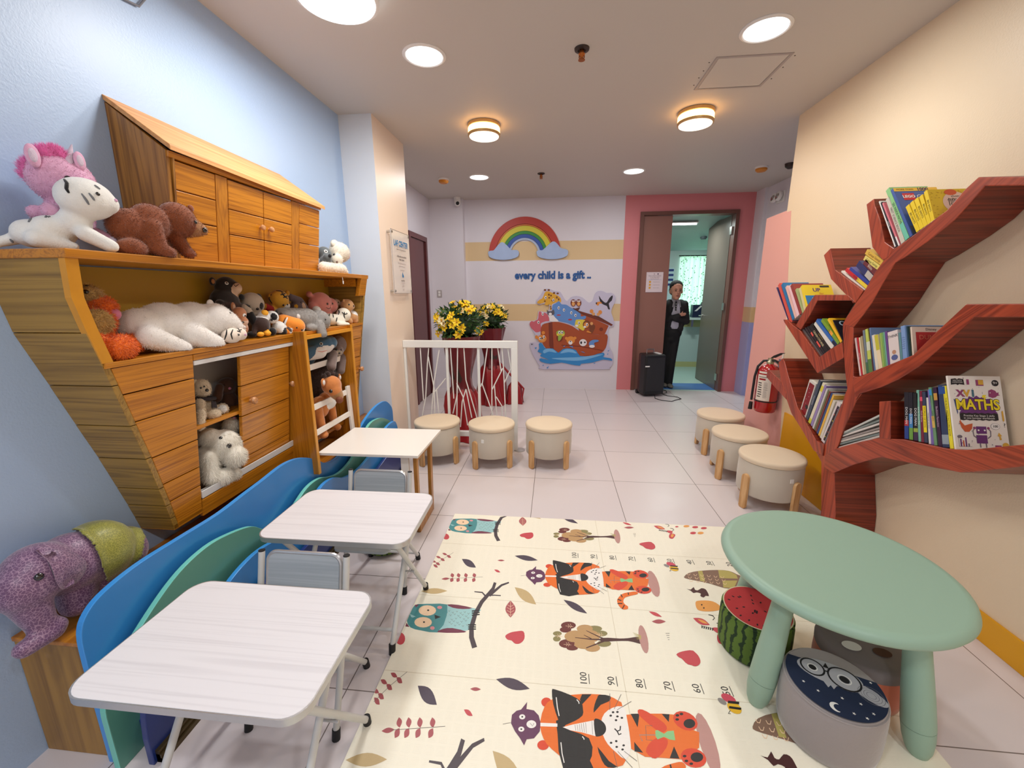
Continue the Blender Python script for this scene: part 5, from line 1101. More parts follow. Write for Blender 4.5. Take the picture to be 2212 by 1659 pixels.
for t_, z_, s_, mi, bo in (('LAF CENTER',.40,.062,0,.002),('inspiring a lifelong journey of love',.355,.017,1,0),('a Play with care and share',.30,.022,1,.0004),('More Stories',.275,.022,1,.0004),('"Every child is a gift from God,',.245,.016,2,0),('the future of our nation"',.22,.016,2,0),('in partnership with',.19,.015,2,0),('Main Office',.105,.018,1,.0003),('Learning and Fun',.088,.014,2,0),('Open daily',.072,.012,2,0),('for all children',.058,.012,2,0),('2024',.030,.018,2,0)):
    text_faces(b, t_, Mp @ Matrix.Translation((.2075,z_,0)), s_, mi, align='CENTER', bold=bo, sx=0.92)
for q in range(3): poly(b, Mp, [(.195+q*.012,.135),(.205+q*.012,.130),(.212+q*.010,.165-q*.01),(.200+q*.010,.175-q*.01)], 0, 0)
plate(b, Mp, .06, .375, .30, .0015, 2, 0)
b.noflip = True; b.build('print', [mat('plaque_blue', (24,120,180), 0.5), mat('plaque_dark', (80,66,70), 0.5), mat('plaque_grey', (140,126,128), 0.5)], t)
# fire extinguisher on the pink wall
ex_ = thing('fire_extinguisher', 'red fire extinguisher with white label hanging on the pink part of the right wall', 'fire extinguisher', (1.81,3.33,0.47)); M_rede = mat('extinguisher_red', (170,14,24), 0.22, coat=0.5); M_lab = mat('label_paper', (226,216,204), 0.6)
rE = 0.078
MB().lathe([(rE*0.82,0.0),(rE*0.96,0.008),(rE,0.03),(rE,0.30),(rE*0.95,0.335),(rE*0.75,0.362),(rE*0.42,0.378),(0.022,0.385),(0.022,0.395)], 40).build('cylinder', M_rede, ex_, smooth=0.8)
def wrap(b, a0, a1, z0, z1, r, mi=0, n=14):
    vs = []
    for k in range(n+1):
        a = math.radians(a0+(a1-a0)*k/n); vs += [(r*math.cos(a), r*math.sin(a), z0), (r*math.cos(a), r*math.sin(a), z1)]
    b.add(vs, [(2*k,2*k+2,2*k+3,2*k+1) for k in range(n)], mi)
b = MB(); wrap(b, 185, 262, 0.10, 0.305, rE+0.0008); wrap(b, 190, 235, 0.315, 0.330, rE+0.0006); wrap(b, 196, 232, 0.262, 0.276, rE+0.0014, 1)
for k in range(7): wrap(b, 194+(k%2)*3, 214+(k*7)%6, 0.236-k*0.018, 0.243-k*0.018, rE+0.0014, 2, 6)
for k in range(16): wrap(b, 226, 240+(k*5)%9, 0.245-k*0.008, 0.2475-k*0.008, rE+0.0014, 3, 5)
wrap(b, 192, 250, 0.283, 0.290, rE+0.0014, 3, 8)
b.noflip = True; b.build('label', [M_lab, mat('label_red', (150,20,34), 0.6), mat('label_ink', (40,34,34), 0.6), mat('label_fine_print', (140,130,122), 0.6)], ex_)
MB().lathe([(0.024,0.385),(0.026,0.40),(0.018,0.415),(0.018,0.43)], 20).build('valve', mat('valve_silver', (196,190,160), 0.3, metal=0.8), ex_, smooth=True)
b = MB(); b.prism([(0.0,0.01,0.412),(0.0,-0.03,0.424),(0.02,-0.085,0.412),(0.03,-0.105,0.385),(0.02,-0.105,0.380),(0.008,-0.06,0.402)], (0.018,0.004,0)); b.build('carry_handle', M_black, ex_, bevel=0.002)
b = MB(); b.prism([(0.0,0.01,0.428),(0.0,-0.03,0.452),(0.02,-0.085,0.482),(0.03,-0.11,0.484),(0.02,-0.085,0.468),(0.006,-0.03,0.436)], (0.018,0.004,0)); b.build('squeeze_lever', M_black, ex_, bevel=0.002)
MB().box((0.03,-0.112,0.39),(0.034,-0.092,0.478)).build('inspection_tag', M_lab, ex_)
MB().tube([(-0.01,0.0,0.41),(-0.04,0.02,0.405),(-0.075,0.025,0.36),(-0.092,0.02,0.28),(-0.098,0.015,0.15),(-0.100,0.012,0.09)], 0.009, seg=12).build('hose', M_black, ex_, smooth=True)
MB().tube([(-0.100,0.012,0.075),(-0.102,0.012,0.015)], [0.013,0.016], seg=14).build('nozzle', M_black, ex_, smooth=True)
MB().lathe([(rE+0.002,0.088),(rE+0.003,0.097),(rE+0.002,0.097)], 32).build('strap', M_black, ex_, smooth=True)
MB().box((0.07,-0.02,0.2),(0.0895,0.02,0.42)).build('wall_bracket', M_steel, ex_)
# ------------------------------------------------------------------ rainbow board, lettering, ark board
yb = YB
rb_ = thing('rainbow_board', 'painted rainbow cut-out with a cloud at each foot on the back wall', 'wall decoration', (-0.3,yb-0.02,1.95), world=True)
cx, cz = -0.30, 1.93
def arc(r0, r1, a0, a1, y, th, name, m):
    n = 40; o = [(cx+r1*math.cos(math.radians(a0+(a1-a0)*k/n)), y, cz+r1*0.985*math.sin(math.radians(a0+(a1-a0)*k/n))) for k in range(n+1)]
    i = [(cx+r0*math.cos(math.radians(a1-(a1-a0)*k/n)), y, cz+r0*0.985*math.sin(math.radians(a1-(a1-a0)*k/n))) for k in range(n+1)]
    return MB().prism(o+i, (0,th,0)).build(name, m, rb_)
for r0, r1, c_, nm in ((.405,.505,(186,56,44),'red'),(.385,.41,(214,110,50),'orange'),(.315,.388,(218,204,56),'yellow'),(.272,.318,(56,142,60),'green'),(.222,.275,(44,84,168),'blue'),(.196,.225,(176,190,216),'pale_blue')):
    o_ = arc(r0, r1, 2 if True else 0, 178, yb-0.022, 0.020, 'band', mat('rainbow_'+nm, c_, 0.5))
M_cl = mat('cloud_paint', (168,188,224), 0.5, var=0.1, vscale=9)
for cxx, s in ((-0.595,1),(0.09,-1)):
    b = MB()
    pts = []
    for k in range(60):
        a = 2*math.pi*k/60; x_ = 0.215*math.cos(a); z_ = 0.085*math.sin(a)
        bump = 0.03*abs(math.sin(a*2.5+0.6)) if math.sin(a) > -0.2 else 0; hump = 0.075*math.exp(-((x_+s*0.02)/0.085)**2) if math.sin(a) > 0 else 0
        pts.append((cxx+x_*(1+bump), yb-0.034, 1.925+z_*(0.8)+bump+hump))
    b.prism(pts, (0,0.028,0)); b.build('cloud', M_cl, rb_, bevel=0.004)
lt = thing('wall_lettering', 'raised blue letters reading every child is a gift on the back wall', 'wall lettering', (0.1,yb-0.01,1.6), world=True)
M_let = mat('letter_blue', (18,84,152), 0.4)
def tw(s):
    cu = bpy.data.curves.new('t', 'FONT'); cu.body = s; cu.size = 1; ob = bpy.data.objects.new('t', cu); COL.objects.link(ob); dg = bpy.context.evaluated_depsgraph_get(); ev = ob.evaluated_get(dg); me = ev.to_mesh(); w_ = max((v.co.x for v in me.vertices), default=0); ev.to_mesh_clear(); bpy.data.objects.remove(ob); bpy.data.curves.remove(cu); return w_
ph = 'every child is a gift ..'; tot = tw(ph); S_ = 0.146; SX = 1.069/(tot*S_)
for i_, ch in enumerate(ph):
    if ch == ' ': continue
    x_ = (tw(ph[:i_]+ch)-tw(ch))*S_*SX
    b = MB(); text_faces(b, ch, mx((-0.439+x_, yb-0.0055, 1.642), (1,0,0), (0,0,1)) @ Matrix.Translation((0,0,0)), S_, 0, ext=0.004, bold=0.0056, sx=SX)
    b.build('letter', M_let, lt)
# ark board
ab = thing('ark_wall_board', 'cut-out board of a brown ark with cartoon animals on blue waves', 'wall decoration', (0.4,yb-0.02,0.35), world=True)
def S2(pts, sm=0, cl=True):
    q = [at(1120+x/7.54, 600+y/7.54, 'y', yb-0.02) for x, y in pts]; q = [(p.x, p.z) for p in q]
    if sm:
        n = len(q); o = []
        for i in range(n):
            p0, p1, p2, p3 = q[i-1], q[i], q[(i+1) % n], q[(i+2) % n]
            for k in range(sm):
                t = k/sm; o.append(tuple(0.5*((2*p1[j])+(-p0[j]+p2[j])*t+(2*p0[j]-5*p1[j]+4*p2[j]-p3[j])*t*t+(-p0[j]+3*p1[j]-3*p2[j]+p3[j])*t**3) for j in range(2)))
        q = o
    return q
out = [(290,410),(300,360),(380,250),(420,185),(500,180),(590,215),(680,230),(740,330),(790,380),(850,320),(940,295),(1040,320),(1120,390),(1160,405),(1210,370),(1240,270),(1300,215),(1380,220),(1440,250),(1510,245),(1570,290),(1580,370),(1530,480),(1510,560),(1540,650),(1560,750),(1540,790),(1480,800),(1460,900),(1475,1000),(1470,1110),(1520,1200),(1545,1300),(1535,1400),(1480,1470),(1400,1490),(410,1490),(350,1440),(260,1300),(200,1160),(190,1060),(320,1050),(340,1030),(290,980),(270,930),(240,870),(190,780),(190,720),(300,680),(320,560),(350,545),(460,560),(500,500),(500,440),(440,430),(400,420),(340,440)]
b = MB(); b.prism([(x, yb-0.020, z) for x, z in S2(out, 2)], (0,0.019,0)); b.build('backing', mat('board_lilac', (200,194,216), 0.5), ab)
AY = [yb-0.0205]
acol = {'brown':(166,74,36),'dbrown':(120,44,24),'roof':(96,44,28),'blue':(96,142,206),'pink':(206,98,112),'gold':(224,168,52),'spot':(120,64,24),'orange':(226,140,56),'white':(236,232,234),'ink':(40,34,44),'wave':(48,136,204),'wavel':(122,184,232),'green':(150,180,70),'yellow':(226,204,70),'grey':(90,86,96),'tan':(222,160,96),'red':(196,44,44),'mane':(120,60,30)}
AM = {k: mat('ark_print_'+k, v, 0.55) for k, v in acol.items()}; AK = list(acol)
def part_print(nm, shapes, dy=0.0):
    b = MB(); k_ = 0
    for sh in shapes:
        c_, pts = sh[0], sh[1]; sm = sh[2] if len(sh) > 2 else 3
        q = S2(pts, sm) if isinstance(pts, list) else S2([(pts[0]+pts[2]*math.cos(a), pts[1]+pts[3]*math.sin(a)) for a in [2*math.pi*j/14 for j in range(14)]])
        b.prism([(x, AY[0]-dy-k_*0.0006, z) for x, z in q], (0,0.0007,0), AK.index(c_)); k_ += 1
    b.build(nm, [AM[k] for k in AK], ab)
E_ = lambda x, y, r, s=None: (x, y, r, s or r)
def eyes(*p): 
    o = []
    for x, y in p: o += [('white', E_(x,y,18,26)), ('ink', E_(x+3,y+3,8,13))]
    return o
part_print('giraffes', [('gold',[(310,400),(340,360),(390,330),(430,240),(480,220),(560,250),(680,320),(690,400),(620,400),(540,440),(540,520),(510,520),(520,440),(450,440),(440,400),(350,425)]),('spot',E_(432,200,20,16)),('spot',E_(493,200,20,16)),('spot',E_(580,248,20,15)),('spot',E_(638,255,20,15)),('spot',E_(495,275,14,18)),('spot',E_(530,290,14,14)),('spot',E_(500,325,14,12)),('spot',E_(625,320,14,18)),('spot',E_(655,350,12,16)),('spot',E_(430,380,16,10)),('spot',E_(550,370,14,10)),('spot',E_(525,470,12,10)),('spot',E_(530,500,12,10)),('gold',E_(330,400,26,22)),('gold',E_(460,425,34,24))]+eyes((443,322),(570,362)), 0.001)
part_print('elephants', [('blue',[(555,450),(600,420),(660,380),(700,430),(780,440),(860,490),(960,530),(1010,580),(1020,630),(1090,620),(1095,660),(1040,685),(980,700),(940,720),(910,780),(800,740),(640,700),(580,640),(550,560)]),('red',E_(655,607,34,10)),('red',E_(840,682,34,12))]+eyes((655,490),(740,525),(860,570),(928,612)), 0.002)
part_print('hippos', [('pink',[(330,570),(355,545),(380,575),(430,570),(480,610),(500,700),(440,710),(360,750),(380,850),(300,890),(250,860),(190,790),(185,735),(215,705),(250,715),(290,690),(320,670)]),]+eyes((395,590),(325,725)), 0.001)
part_print('cat', [('white',[(480,590),(540,580),(600,650),(650,700),(640,715),(520,710),(500,650)]),('grey',[(462,520),(490,545),(540,540),(575,520),(585,590),(540,610),(480,605)]),('white',E_(518,590,26,22))], 0.006)
part_print('ark_house', [('brown',[(960,580),(1000,560),(1470,780),(1400,930),(1000,900),(930,700)],0),('roof',[(890,500),(990,540),(1160,590),(1310,630),(1540,765),(1510,785),(1260,680),(1020,590)],0),('dbrown',[(1000,560),(1060,560),(1540,765),(1510,785)],0),('dbrown',E_(1347,840,32,30))], 0.0015)
part_print('owls', [('dbrown',E_(892,410,44,60)),('dbrown',E_(980,410,44,60)),('tan',E_(892,425,26,34)),('tan',E_(980,425,26,34)),('white',E_(880,380,12,12)),('white',E_(905,380,12,12)),('white',E_(967,380,12,12)),('white',E_(995,380,12,12)),('roof',[(880,490),(930,500),(1000,480),(970,530),(920,520)])], 0.005)
part_print('toucan', [('ink',[(1310,290),(1340,340),(1400,400),(1440,400),(1480,330),(1535,285),(1520,370),(1470,420),(1490,510),(1460,510),(1440,460),(1390,440),(1330,390)],2),('orange',[(1260,430),(1275,400),(1330,390),(1360,420),(1320,420),(1300,455)]),('ink',E_(1270,415,12,16))], 0.001)
part_print('squirrels', [('orange',E_(1190,545,30,32)),('orange',E_(1330,560,30,32)),('tan',E_(1220,590,26,26)),('tan',E_(1300,595,26,26))], 0.004)
part_print('lions', [('yellow',[(930,700),(960,680),(1080,690),(1090,760),(1060,860),(980,820),(920,790)]),('mane',E_(1110,760,64,66)),('mane',[(1160,760),(1220,760),(1250,800),(1200,900),(1160,880)]),('orange',E_(1105,770,42,46)),('orange',[(1130,860),(1190,900),(1110,885)]),('tan',E_(1190,745,24,26)),('white',E_(1080,800,22,16)),('white',E_(950,780,26,18))]+eyes((985,735),(1115,762)), 0.004)
part_print('ark_hull', [('brown',[(385,770),(470,735),(600,715),(740,740),(880,790),(1000,870),(1130,905),(1300,925),(1440,920),(1448,1020),(1420,1140),(1340,1230),(1180,1290),(700,1250),(450,1150),(380,1020),(360,880)],2),('dbrown',[(490,735),(550,720),(575,1180),(600,1240),(540,1210),(500,1100)],0),('dbrown',[(700,1090),(1000,1110),(1380,1180),(1370,1190),(1000,1122),(700,1102)],0)], 0.006)
part_print('bear', [('orange',E_(385,990,72,64)),('orange',E_(405,895,28,28)),('orange',E_(295,965,26,30)),('tan',E_(390,1005,36,28)),('ink',E_(383,985,14,12))]+eyes((352,985),(415,962)), 0.009)
part_print('porthole_animals', [('dbrown',E_(670,980,52,62)),('green',E_(685,900,72,48)),('yellow',E_(685,925,66,32)),('green',[(650,940),(710,940),(690,1000),(650,1030)]),('orange',E_(850,1015,70,64)),('orange',E_(780,985,24,24)),('orange',E_(920,980,24,24)),('white',E_(845,1055,34,34)),('ink',E_(845,1035,12,9)),('white',E_(1050,1055,62,58)),('ink',E_(1020,1055,16,22)),('ink',E_(1080,1050,14,14)),('blue',[(1160,1040),(1210,1010),(1290,1010),(1300,1035),(1230,1060),(1240,1110),(1180,1130),(1145,1080)]),('white',E_(1195,1115,46,24))]+eyes((665,890),(708,888)), 0.009)
part_print('waves', [('wave',[(330,1080),(360,1060),(400,1090),(440,1150),(560,1150),(650,1220),(720,1160),(840,1150),(940,1180),(1000,1270),(1180,1270),(1280,1240),(1380,1220),(1400,1250),(1380,1290),(1500,1310),(1520,1350),(1380,1330),(1200,1380),(1020,1400),(1000,1430),(850,1410),(700,1380),(520,1400),(380,1370),(340,1330),(370,1310),(500,1340),(420,1300),(350,1270),(380,1230),(310,1200),(340,1150)],2),('wavel',[(400,1190),(460,1155),(560,1165),(620,1220),(500,1200),(420,1230)]),('wavel',[(680,1230),(760,1165),(880,1170),(950,1230),(820,1210)]),('wavel',[(540,1310),(700,1300),(1000,1290),(1300,1250),(1370,1250),(1100,1330),(900,1350),(640,1330)])], 0.010)
part_print('splashes', [('ink',[(200,1075),(250,1075),(215,1090)],0),('wave',[(260,1140),(300,1130),(285,1160)],0),('wave',[(455,1465),(500,1435),(475,1475)],0),('wave',[(390,1430),(415,1410),(405,1435)],0),('wave',[(1450,1190),(1480,1170),(1460,1200)],0),('wave',[(1440,1250),(1460,1220),(1455,1250)],0),('wave',[(1215,1385),(1255,1385),(1235,1400)],0),('blue',[(725,1115),(765,1100),(745,1125)],0),('blue',[(820,1110),(880,1110),(890,1140)],0),('blue',[(1005,1200),(1050,1200),(1090,1225)],0)], 0.012)
# ------------------------------------------------------------------ flower stands
M_satin = mat('red_satin', (150,14,26), 0.35, sheen=0.5, bump=0.3, bscale=9, bdist=0.03); M_satd = mat('dark_red_satin', (104,12,24), 0.35, sheen=0.5, bump=0.3, bscale=9, bdist=0.03)
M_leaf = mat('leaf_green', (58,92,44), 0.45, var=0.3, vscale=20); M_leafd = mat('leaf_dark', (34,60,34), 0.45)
M_fy = mat('yellow_petal', (244,206,30), 0.5); M_fw = mat('cream_petal', (240,226,180), 0.5); M_fc = mat('flower_heart', (190,120,30), 0.6)
def flower(parent, c, d, r, m, seed, nm):
    rr = random.Random(seed); b = MB(); x, y = frame_from(d); d = V(d).normalized(); c = V(c)
    for k in range(6):
        a = 2*math.pi*k/6+rr.uniform(-.2,.2); rd = x*math.cos(a)+y*math.sin(a); s_ = d.cross(rd)
        tip = c+rd*r*rr.uniform(.9,1.1)+d*r*0.25; mid = c+rd*r*0.55+d*r*0.30
        b.add([c, mid+s_*r*0.30, tip, mid-s_*r*0.30], [(0,1,2,3)], 0)
    b.ell(c+d*r*0.15, r*0.16, 1, seg=6, rings=4); b.noflip = True
    b.build(nm, [m, M_fc], parent)
def bouquet(parent, c, rad, n_leaf, nfl, seed, rz=0.85):
    rr = random.Random(seed); c = V(c); b = MB()
    for k in range(n_leaf):
        d = V((rr.gauss(0,1), rr.gauss(0,1), rr.gauss(0.25,0.9))).normalized(); q = rr.uniform(0.55,1.02)
        p = c+V((d.x*rad*q, d.y*rad*q, d.z*rad*rz*q)); l = rr.uniform(0.045,0.085); w_ = l*rr.uniform(0.16,0.26)
        dd_ = (d+V((rr.uniform(-.7,.7),rr.uniform(-.7,.7),rr.uniform(-.4,.7)))).normalized(); s_ = dd_.cross(V((rr.uniform(-1,1),rr.uniform(-1,1),1))).normalized()
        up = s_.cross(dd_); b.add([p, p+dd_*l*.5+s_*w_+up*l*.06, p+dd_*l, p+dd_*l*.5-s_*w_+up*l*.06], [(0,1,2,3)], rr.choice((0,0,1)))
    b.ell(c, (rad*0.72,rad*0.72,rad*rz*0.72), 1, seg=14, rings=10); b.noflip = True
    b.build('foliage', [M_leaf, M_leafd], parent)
    for k in range(nfl):
        a = math.pi*(1.0+1.0*(k+0.5)/nfl*1.0)+rr.uniform(-.5,.5); e = rr.uniform(-0.45,1.25)
        d = V((math.cos(a)*math.cos(e), math.sin(a)*math.cos(e), math.sin(e)))
        p = c+V((d.x*rad, d.y*rad, d.z*rad*rz))*1.0
        for j in range(2): flower(parent, p+V((rr.uniform(-.03,.03), rr.uniform(-.01,.01), rr.uniform(-.03,.03))), d+V((0,-.4,.1)), rr.uniform(0.036,0.05), M_fy if rr.random() < 0.62 else M_fw, seed*100+k*2+j, 'flower')
def fabric(prof, parent, c, nm, m, amp=0.12, seed=1, folds=9):
    b = MB(); seg = 64; vs = []
    for r, z in prof:
        for k in range(seg):
            t = 2*math.pi*k/seg; q = r*(1+amp*math.sin(folds*t+seed+z*5)*(0.4+0.6*abs(math.sin(z*7+seed)))+0.05*math.sin(3*t+z*11+seed))
            vs.append((c[0]+q*math.cos(t), c[1]+q*math.sin(t), c[2]+z))
    n = len(prof); b.add(vs, [(i*seg+k, i*seg+(k+1) % seg, (i+1)*seg+(k+1) % seg, (i+1)*seg+k) for i in range(n-1) for k in range(seg)]); b.noflip = True
    return b.build(nm, m, parent, smooth=1.5)
for lb, cx_, cy_, hf, rad, nl, nf, sd in (('yellow and cream flower bouquet on red satin-draped stand, nearer one behind the railing',-0.765,3.86,1.115,0.215,620,15,3),('yellow and cream flower bouquet on red satin-draped stand, further one by the back wall',-0.665,5.16,1.085,0.185,460,12,8)):
    t = thing('flower_stand', lb, 'flower arrangement', (cx_,cy_,0), group='flower stands behind the railing', world=True)
    z1 = hf-0.11
    fabric([(0.13,0.47),(0.105,0.52),(0.10,0.60),(0.12,0.70),(0.15,0.82),(0.175,z1-0.02),(0.18,z1)], t, (cx_,cy_,0), 'pot_wrap', M_satd, 0.05, sd)
    fabric([(0.23,0.004),(0.20,0.06),(0.175,0.2),(0.165,0.33),(0.15,0.42),(0.13,0.475),(0.105,0.50)], t, (cx_,cy_,0), 'stand_drape', M_satin, 0.13, sd+2)
    MB().lathe([(0.16,0.0),(0.16,0.02),(0.03,0.03),(0.03,0.5),(0.09,0.52),(0.15,z1-0.02)], 24, c=(cx_,cy_,0)).build('stand', M_dark, t, smooth=True)
    bouquet(t, (cx_,cy_,hf), rad, nl, nf+6, sd)
    if cy_ > 4:
        fabric([(0.10,0.004),(0.09,0.10),(0.08,0.22),(0.04,0.28)], t, (cx_+0.30,cy_-0.03,0), 'ribbon_bow', M_satin, 0.3, 5, 7)
        MB().tube([(cx_+0.10,cy_-0.05,0.55),(cx_+0.22,cy_-0.08,0.42),(cx_+0.33,cy_-0.06,0.30),(cx_+0.42,cy_-0.05,0.20),(cx_+0.40,cy_-0.08,0.05)], [0.012,0.016,0.014,0.012,0.006], seg=8).build('ribbon', M_satin, t, smooth=True)
# ================================================================== printed foam play mat
def mat_base():
    m = bpy.data.materials.new('mat_cream_foam'); m.use_nodes = True; nt = m.node_tree; N = nt.nodes; L = nt.links; b = N['Principled BSDF']
    b.inputs['Base Color'].default_value = lin((252,246,226)); b.inputs['Roughness'].default_value = 0.42
    return m, key_bump(m)
def key_bump(m):
    """pressed-in square spiral relief"""
    nt = m.node_tree; N = nt.nodes; L = nt.links; b = N['Principled BSDF']
    tc = N.new('ShaderNodeTexCoord'); sp = N.new('ShaderNodeSeparateXYZ'); L.new(tc.outputs['Object'], sp.inputs[0])
    def mth(op, a, bb=None, c=None):
        n = N.new('ShaderNodeMath'); n.operation = op
        for i, v in enumerate((a, bb, c)):
            if v is None: continue
            if isinstance(v, (int, float)): n.inputs[i].default_value = v
            else: L.new(v, n.inputs[i])
        return n.outputs[0]
    u = mth('SUBTRACT', mth('FRACT', mth('MULTIPLY', sp.outputs[0], 1/0.0365)), 0.5); v = mth('SUBTRACT', mth('FRACT', mth('MULTIPLY', sp.outputs[1], 1/0.0365)), 0.5)
    d = mth('MAXIMUM', mth('ABSOLUTE', mth('ADD', u, 0.04)), mth('ABSOLUTE', v)); w = mth('MULTIPLY', d, 1.0)
    tw_ = mth('ADD', w, mth('MULTIPLY', mth('GREATER_THAN', u, v), 0.07))
    s = mth('SINE', mth('MULTIPLY', tw_, 44.0)); g = mth('GREATER_THAN', s, 0.55)
    ed = mth('LESS_THAN', d, 0.44); g = mth('MULTIPLY', g, ed)
    bp = N.new('ShaderNodeBump'); bp.inputs['Strength'].default_value = 0.55; bp.inputs['Distance'].default_value = 0.0012; bp.invert = True
    L.new(g, bp.inputs['Height']); L.new(bp.outputs[0], b.inputs['Normal'])
    return g
mcol = dict(base=None, teal=(74,146,150), tealp=(160,206,208), maroon=(120,52,76), skinp=(250,216,180), ink=(34,32,36), blush=(226,150,156), bark=(72,60,68), dleaf=(78,66,82), rleaf=(176,86,92), tanl=(206,180,130), red=(206,74,84), orange=(240,116,36), ored=(226,74,44), black=(30,30,32), white=(250,246,240), purple=(104,56,92), green=(144,204,140), gpink=(196,148,140), crown1=(196,156,106), crown2=(112,52,48), crown3=(146,136,88), trunk=(80,44,44), eye=(250,246,240), yellow=(240,190,50), hill=(140,110,92), hill2=(190,176,100), eggo=(240,166,84), grey=(150,144,140), line=(110,100,96), wingr=(214,80,100))
mm_ = mat_base()[0]; MK = list(mcol); MMATS = [mm_]
for k in MK[1:]:
    q_ = mat('print_'+k, mcol[k], 0.45); key_bump(q_); MMATS.append(q_)
MX0, MX1, MY1, MY0, MZ = -0.490, 1.335, 2.350, 0.05, 0.0115
mb = MB(); mb.box((MX0,MY0,0.001),(MX1,MY1,MZ), 0)
kK1 = lambda x, y: (740+x/4.424, 1090+y/4.424)
kK2 = lambda x, y: (1180+x/4.809, 1090+y/4.809)
kK4 = lambda x, y: (1080+x/3.95, 1380+y/3.95)
PER = 0.729; ART = []
def cr(q, sm):
    n = len(q); o = []
    for i in range(n):
        p0, p1, p2, p3 = q[i-1], q[i], q[(i+1) % n], q[(i+2) % n]
        for k in range(sm):
            t = k/sm; o.append(tuple(0.5*((2*p1[j])+(-p0[j]+p2[j])*t+(2*p0[j]-5*p1[j]+4*p2[j]-p3[j])*t*t+(-p0[j]+3*p1[j]-3*p2[j]+p3[j])*t**3) for j in range(2)))
    return o
def fl(k, pts, dy=0.0): return [(p.x, p.y+dy) for p in (at(*k(*q), 'z', MZ) for q in pts)]
def A(c, k, pts, sm=3, dy=0.0):
    q = fl(k, pts, dy); ART.append((c, cr(q, sm) if sm else q))
def AE(c, k, x, y, rx, ry=None, a=0.0, dy=0.0, n=16):
    ry = ry or rx; a = math.radians(a)
    A(c, k, [(x+rx*math.cos(t)*math.cos(a)-ry*math.sin(t)*math.sin(a), y+rx*math.cos(t)*math.sin(a)+ry*math.sin(t)*math.cos(a)) for t in [2*math.pi*j/n for j in range(n)]], 0, dy)
def lens(c, k, x0, y0, x1, y1, w, dy=0.0):
    L_ = math.hypot(x1-x0, y1-y0); nx, ny = -(y1-y0)/L_, (x1-x0)/L_; n = 8; p = []
    for j in range(n+1): t = j/n; q = w*.5*math.sin(math.pi*t); p.append((x0+(x1-x0)*t+nx*q, y0+(y1-y0)*t+ny*q))
    for j in range(1, n): t = 1-j/n; q = -w*.5*math.sin(math.pi*t); p.append((x0+(x1-x0)*t+nx*q, y0+(y1-y0)*t+ny*q))
    A(c, k, p, 0, dy)
def stroke(c, k, path, w, dy=0.0, w2=None):
    n = len(path); l, r = [], []
    for i, (x, y) in enumerate(path):
        a, b_ = path[max(i-1,0)], path[min(i+1,n-1)]; L_ = math.hypot(b_[0]-a[0], b_[1]-a[1]) or 1; nx, ny = -(b_[1]-a[1])/L_, (b_[0]-a[0])/L_; ww = (w+(w2-w)*i/(n-1) if w2 is not None else w)*.5
        l.append((x+nx*ww, y+ny*ww)); r.append((x-nx*ww, y-ny*ww))
    A(c, k, l+r[::-1], 0, dy)
# --- owl, branch, leaves (lower full copy)
k = kK1
A('teal',k,[(690,960),(760,950),(850,948),(1000,955),(1000,1040),(965,1150),(905,1222),(750,1203),(650,1175),(615,1110),(650,1030)],2)
A('tealp',k,[(1000,955),(1120,965),(1250,990),(1325,1005),(1240,1100),(1215,1195),(1150,1214),(905,1222),(965,1150),(1002,1040)],1)
A('maroon',k,[(1000,955),(1100,958),(1240,988),(1150,999),(1050,985)],2); A('maroon',k,[(905,1220),(960,1188),(1050,1180),(1185,1214),(1100,1226)],2)
A('maroon',k,[(690,958),(730,955),(700,985)],0); A('maroon',k,[(610,1130),(640,1170),(600,1165)],0); A('tealp',k,[(640,1045),(700,1070),(672,1080),(655,1075)],0)
for y_, x_ in ((1012,810),(1125,770)): AE('skinp',k,x_,y_,84,50); AE('ink',k,x_+8,y_-2,10,8)
A('ink',k,[(878,1052),(940,1074),(885,1095)],0); AE('blush',k,928,983,24,15); AE('blush',k,858,1180,22,17)
for j in range(26): x_ = 1010+((j*53) % 190); y_ = 1010+((j*31) % 150); stroke('line',k,[(x_,y_),(x_+8,y_+14),(x_+18,y_)],3)
stroke('bark',k,[(1262,1368),(1232,1270),(1232,1170),(1270,1040),(1330,930),(1400,850),(1440,800),(1458,745)],50,w2=26)
stroke('bark',k,[(1400,870),(1460,820),(1520,770),(1590,745)],30,w2=14); stroke('bark',k,[(1370,880),(1335,840),(1260,832)],16,w2=9); stroke('bark',k,[(1400,868),(1450,866),(1512,870)],12,w2=9)
for y_ in (1010,1030,1050): stroke('ink',k,[(1235,y_+8),(1310,y_)],12)
for y_ in (1150,1170,1190): stroke('ink',k,[(1200,y_),(1275,y_)],12)
lens('dleaf',k,1140,520,1275,602,62); lens('rleaf',k,1480,533,1550,535,16); lens('dleaf',k,1645,490,1865,532,48); lens('red',k,1450,622,1508,648,22)
lens('tanl',k,750,828,1002,825,54); lens('tanl',k,1645,790,1850,955,92); lens('rleaf',k,1605,918,1605,1080,98)
for y_ in range(4): stroke('skinp',k,[(1570,955+y_*28),(1605,975+y_*28),(1640,955+y_*28)],3)
stroke('skinp',k,[(1605,925),(1605,1070)],3)
A('red',k,[(1555,1255),(1600,1225),(1660,1212),(1728,1212),(1738,1280),(1700,1325),(1650,1330),(1615,1300),(1575,1290)],3)
lens('rleaf',k,945,712,1025,706,22)
for x_ in (1055,1115,1185,1265): lens('rleaf',k,x_-12,655,x_,698,34); lens('rleaf',k,x_,700,x_-22,740,34)
for x_, y_ in ((985,470),(925,500),(880,540)): lens('rleaf',k,x_-32,y_-6,x_+15,y_+12,20); lens('rleaf',k,x_+10,y_+14,x_+52,y_+38,24)
lens('rleaf',k,868,572,910,602,24); stroke('line',k,[(870,590),(960,520),(1060,458)],2); stroke('line',k,[(1000,708),(1340,692)],2)
AE('red',k,552,1282,46,58)
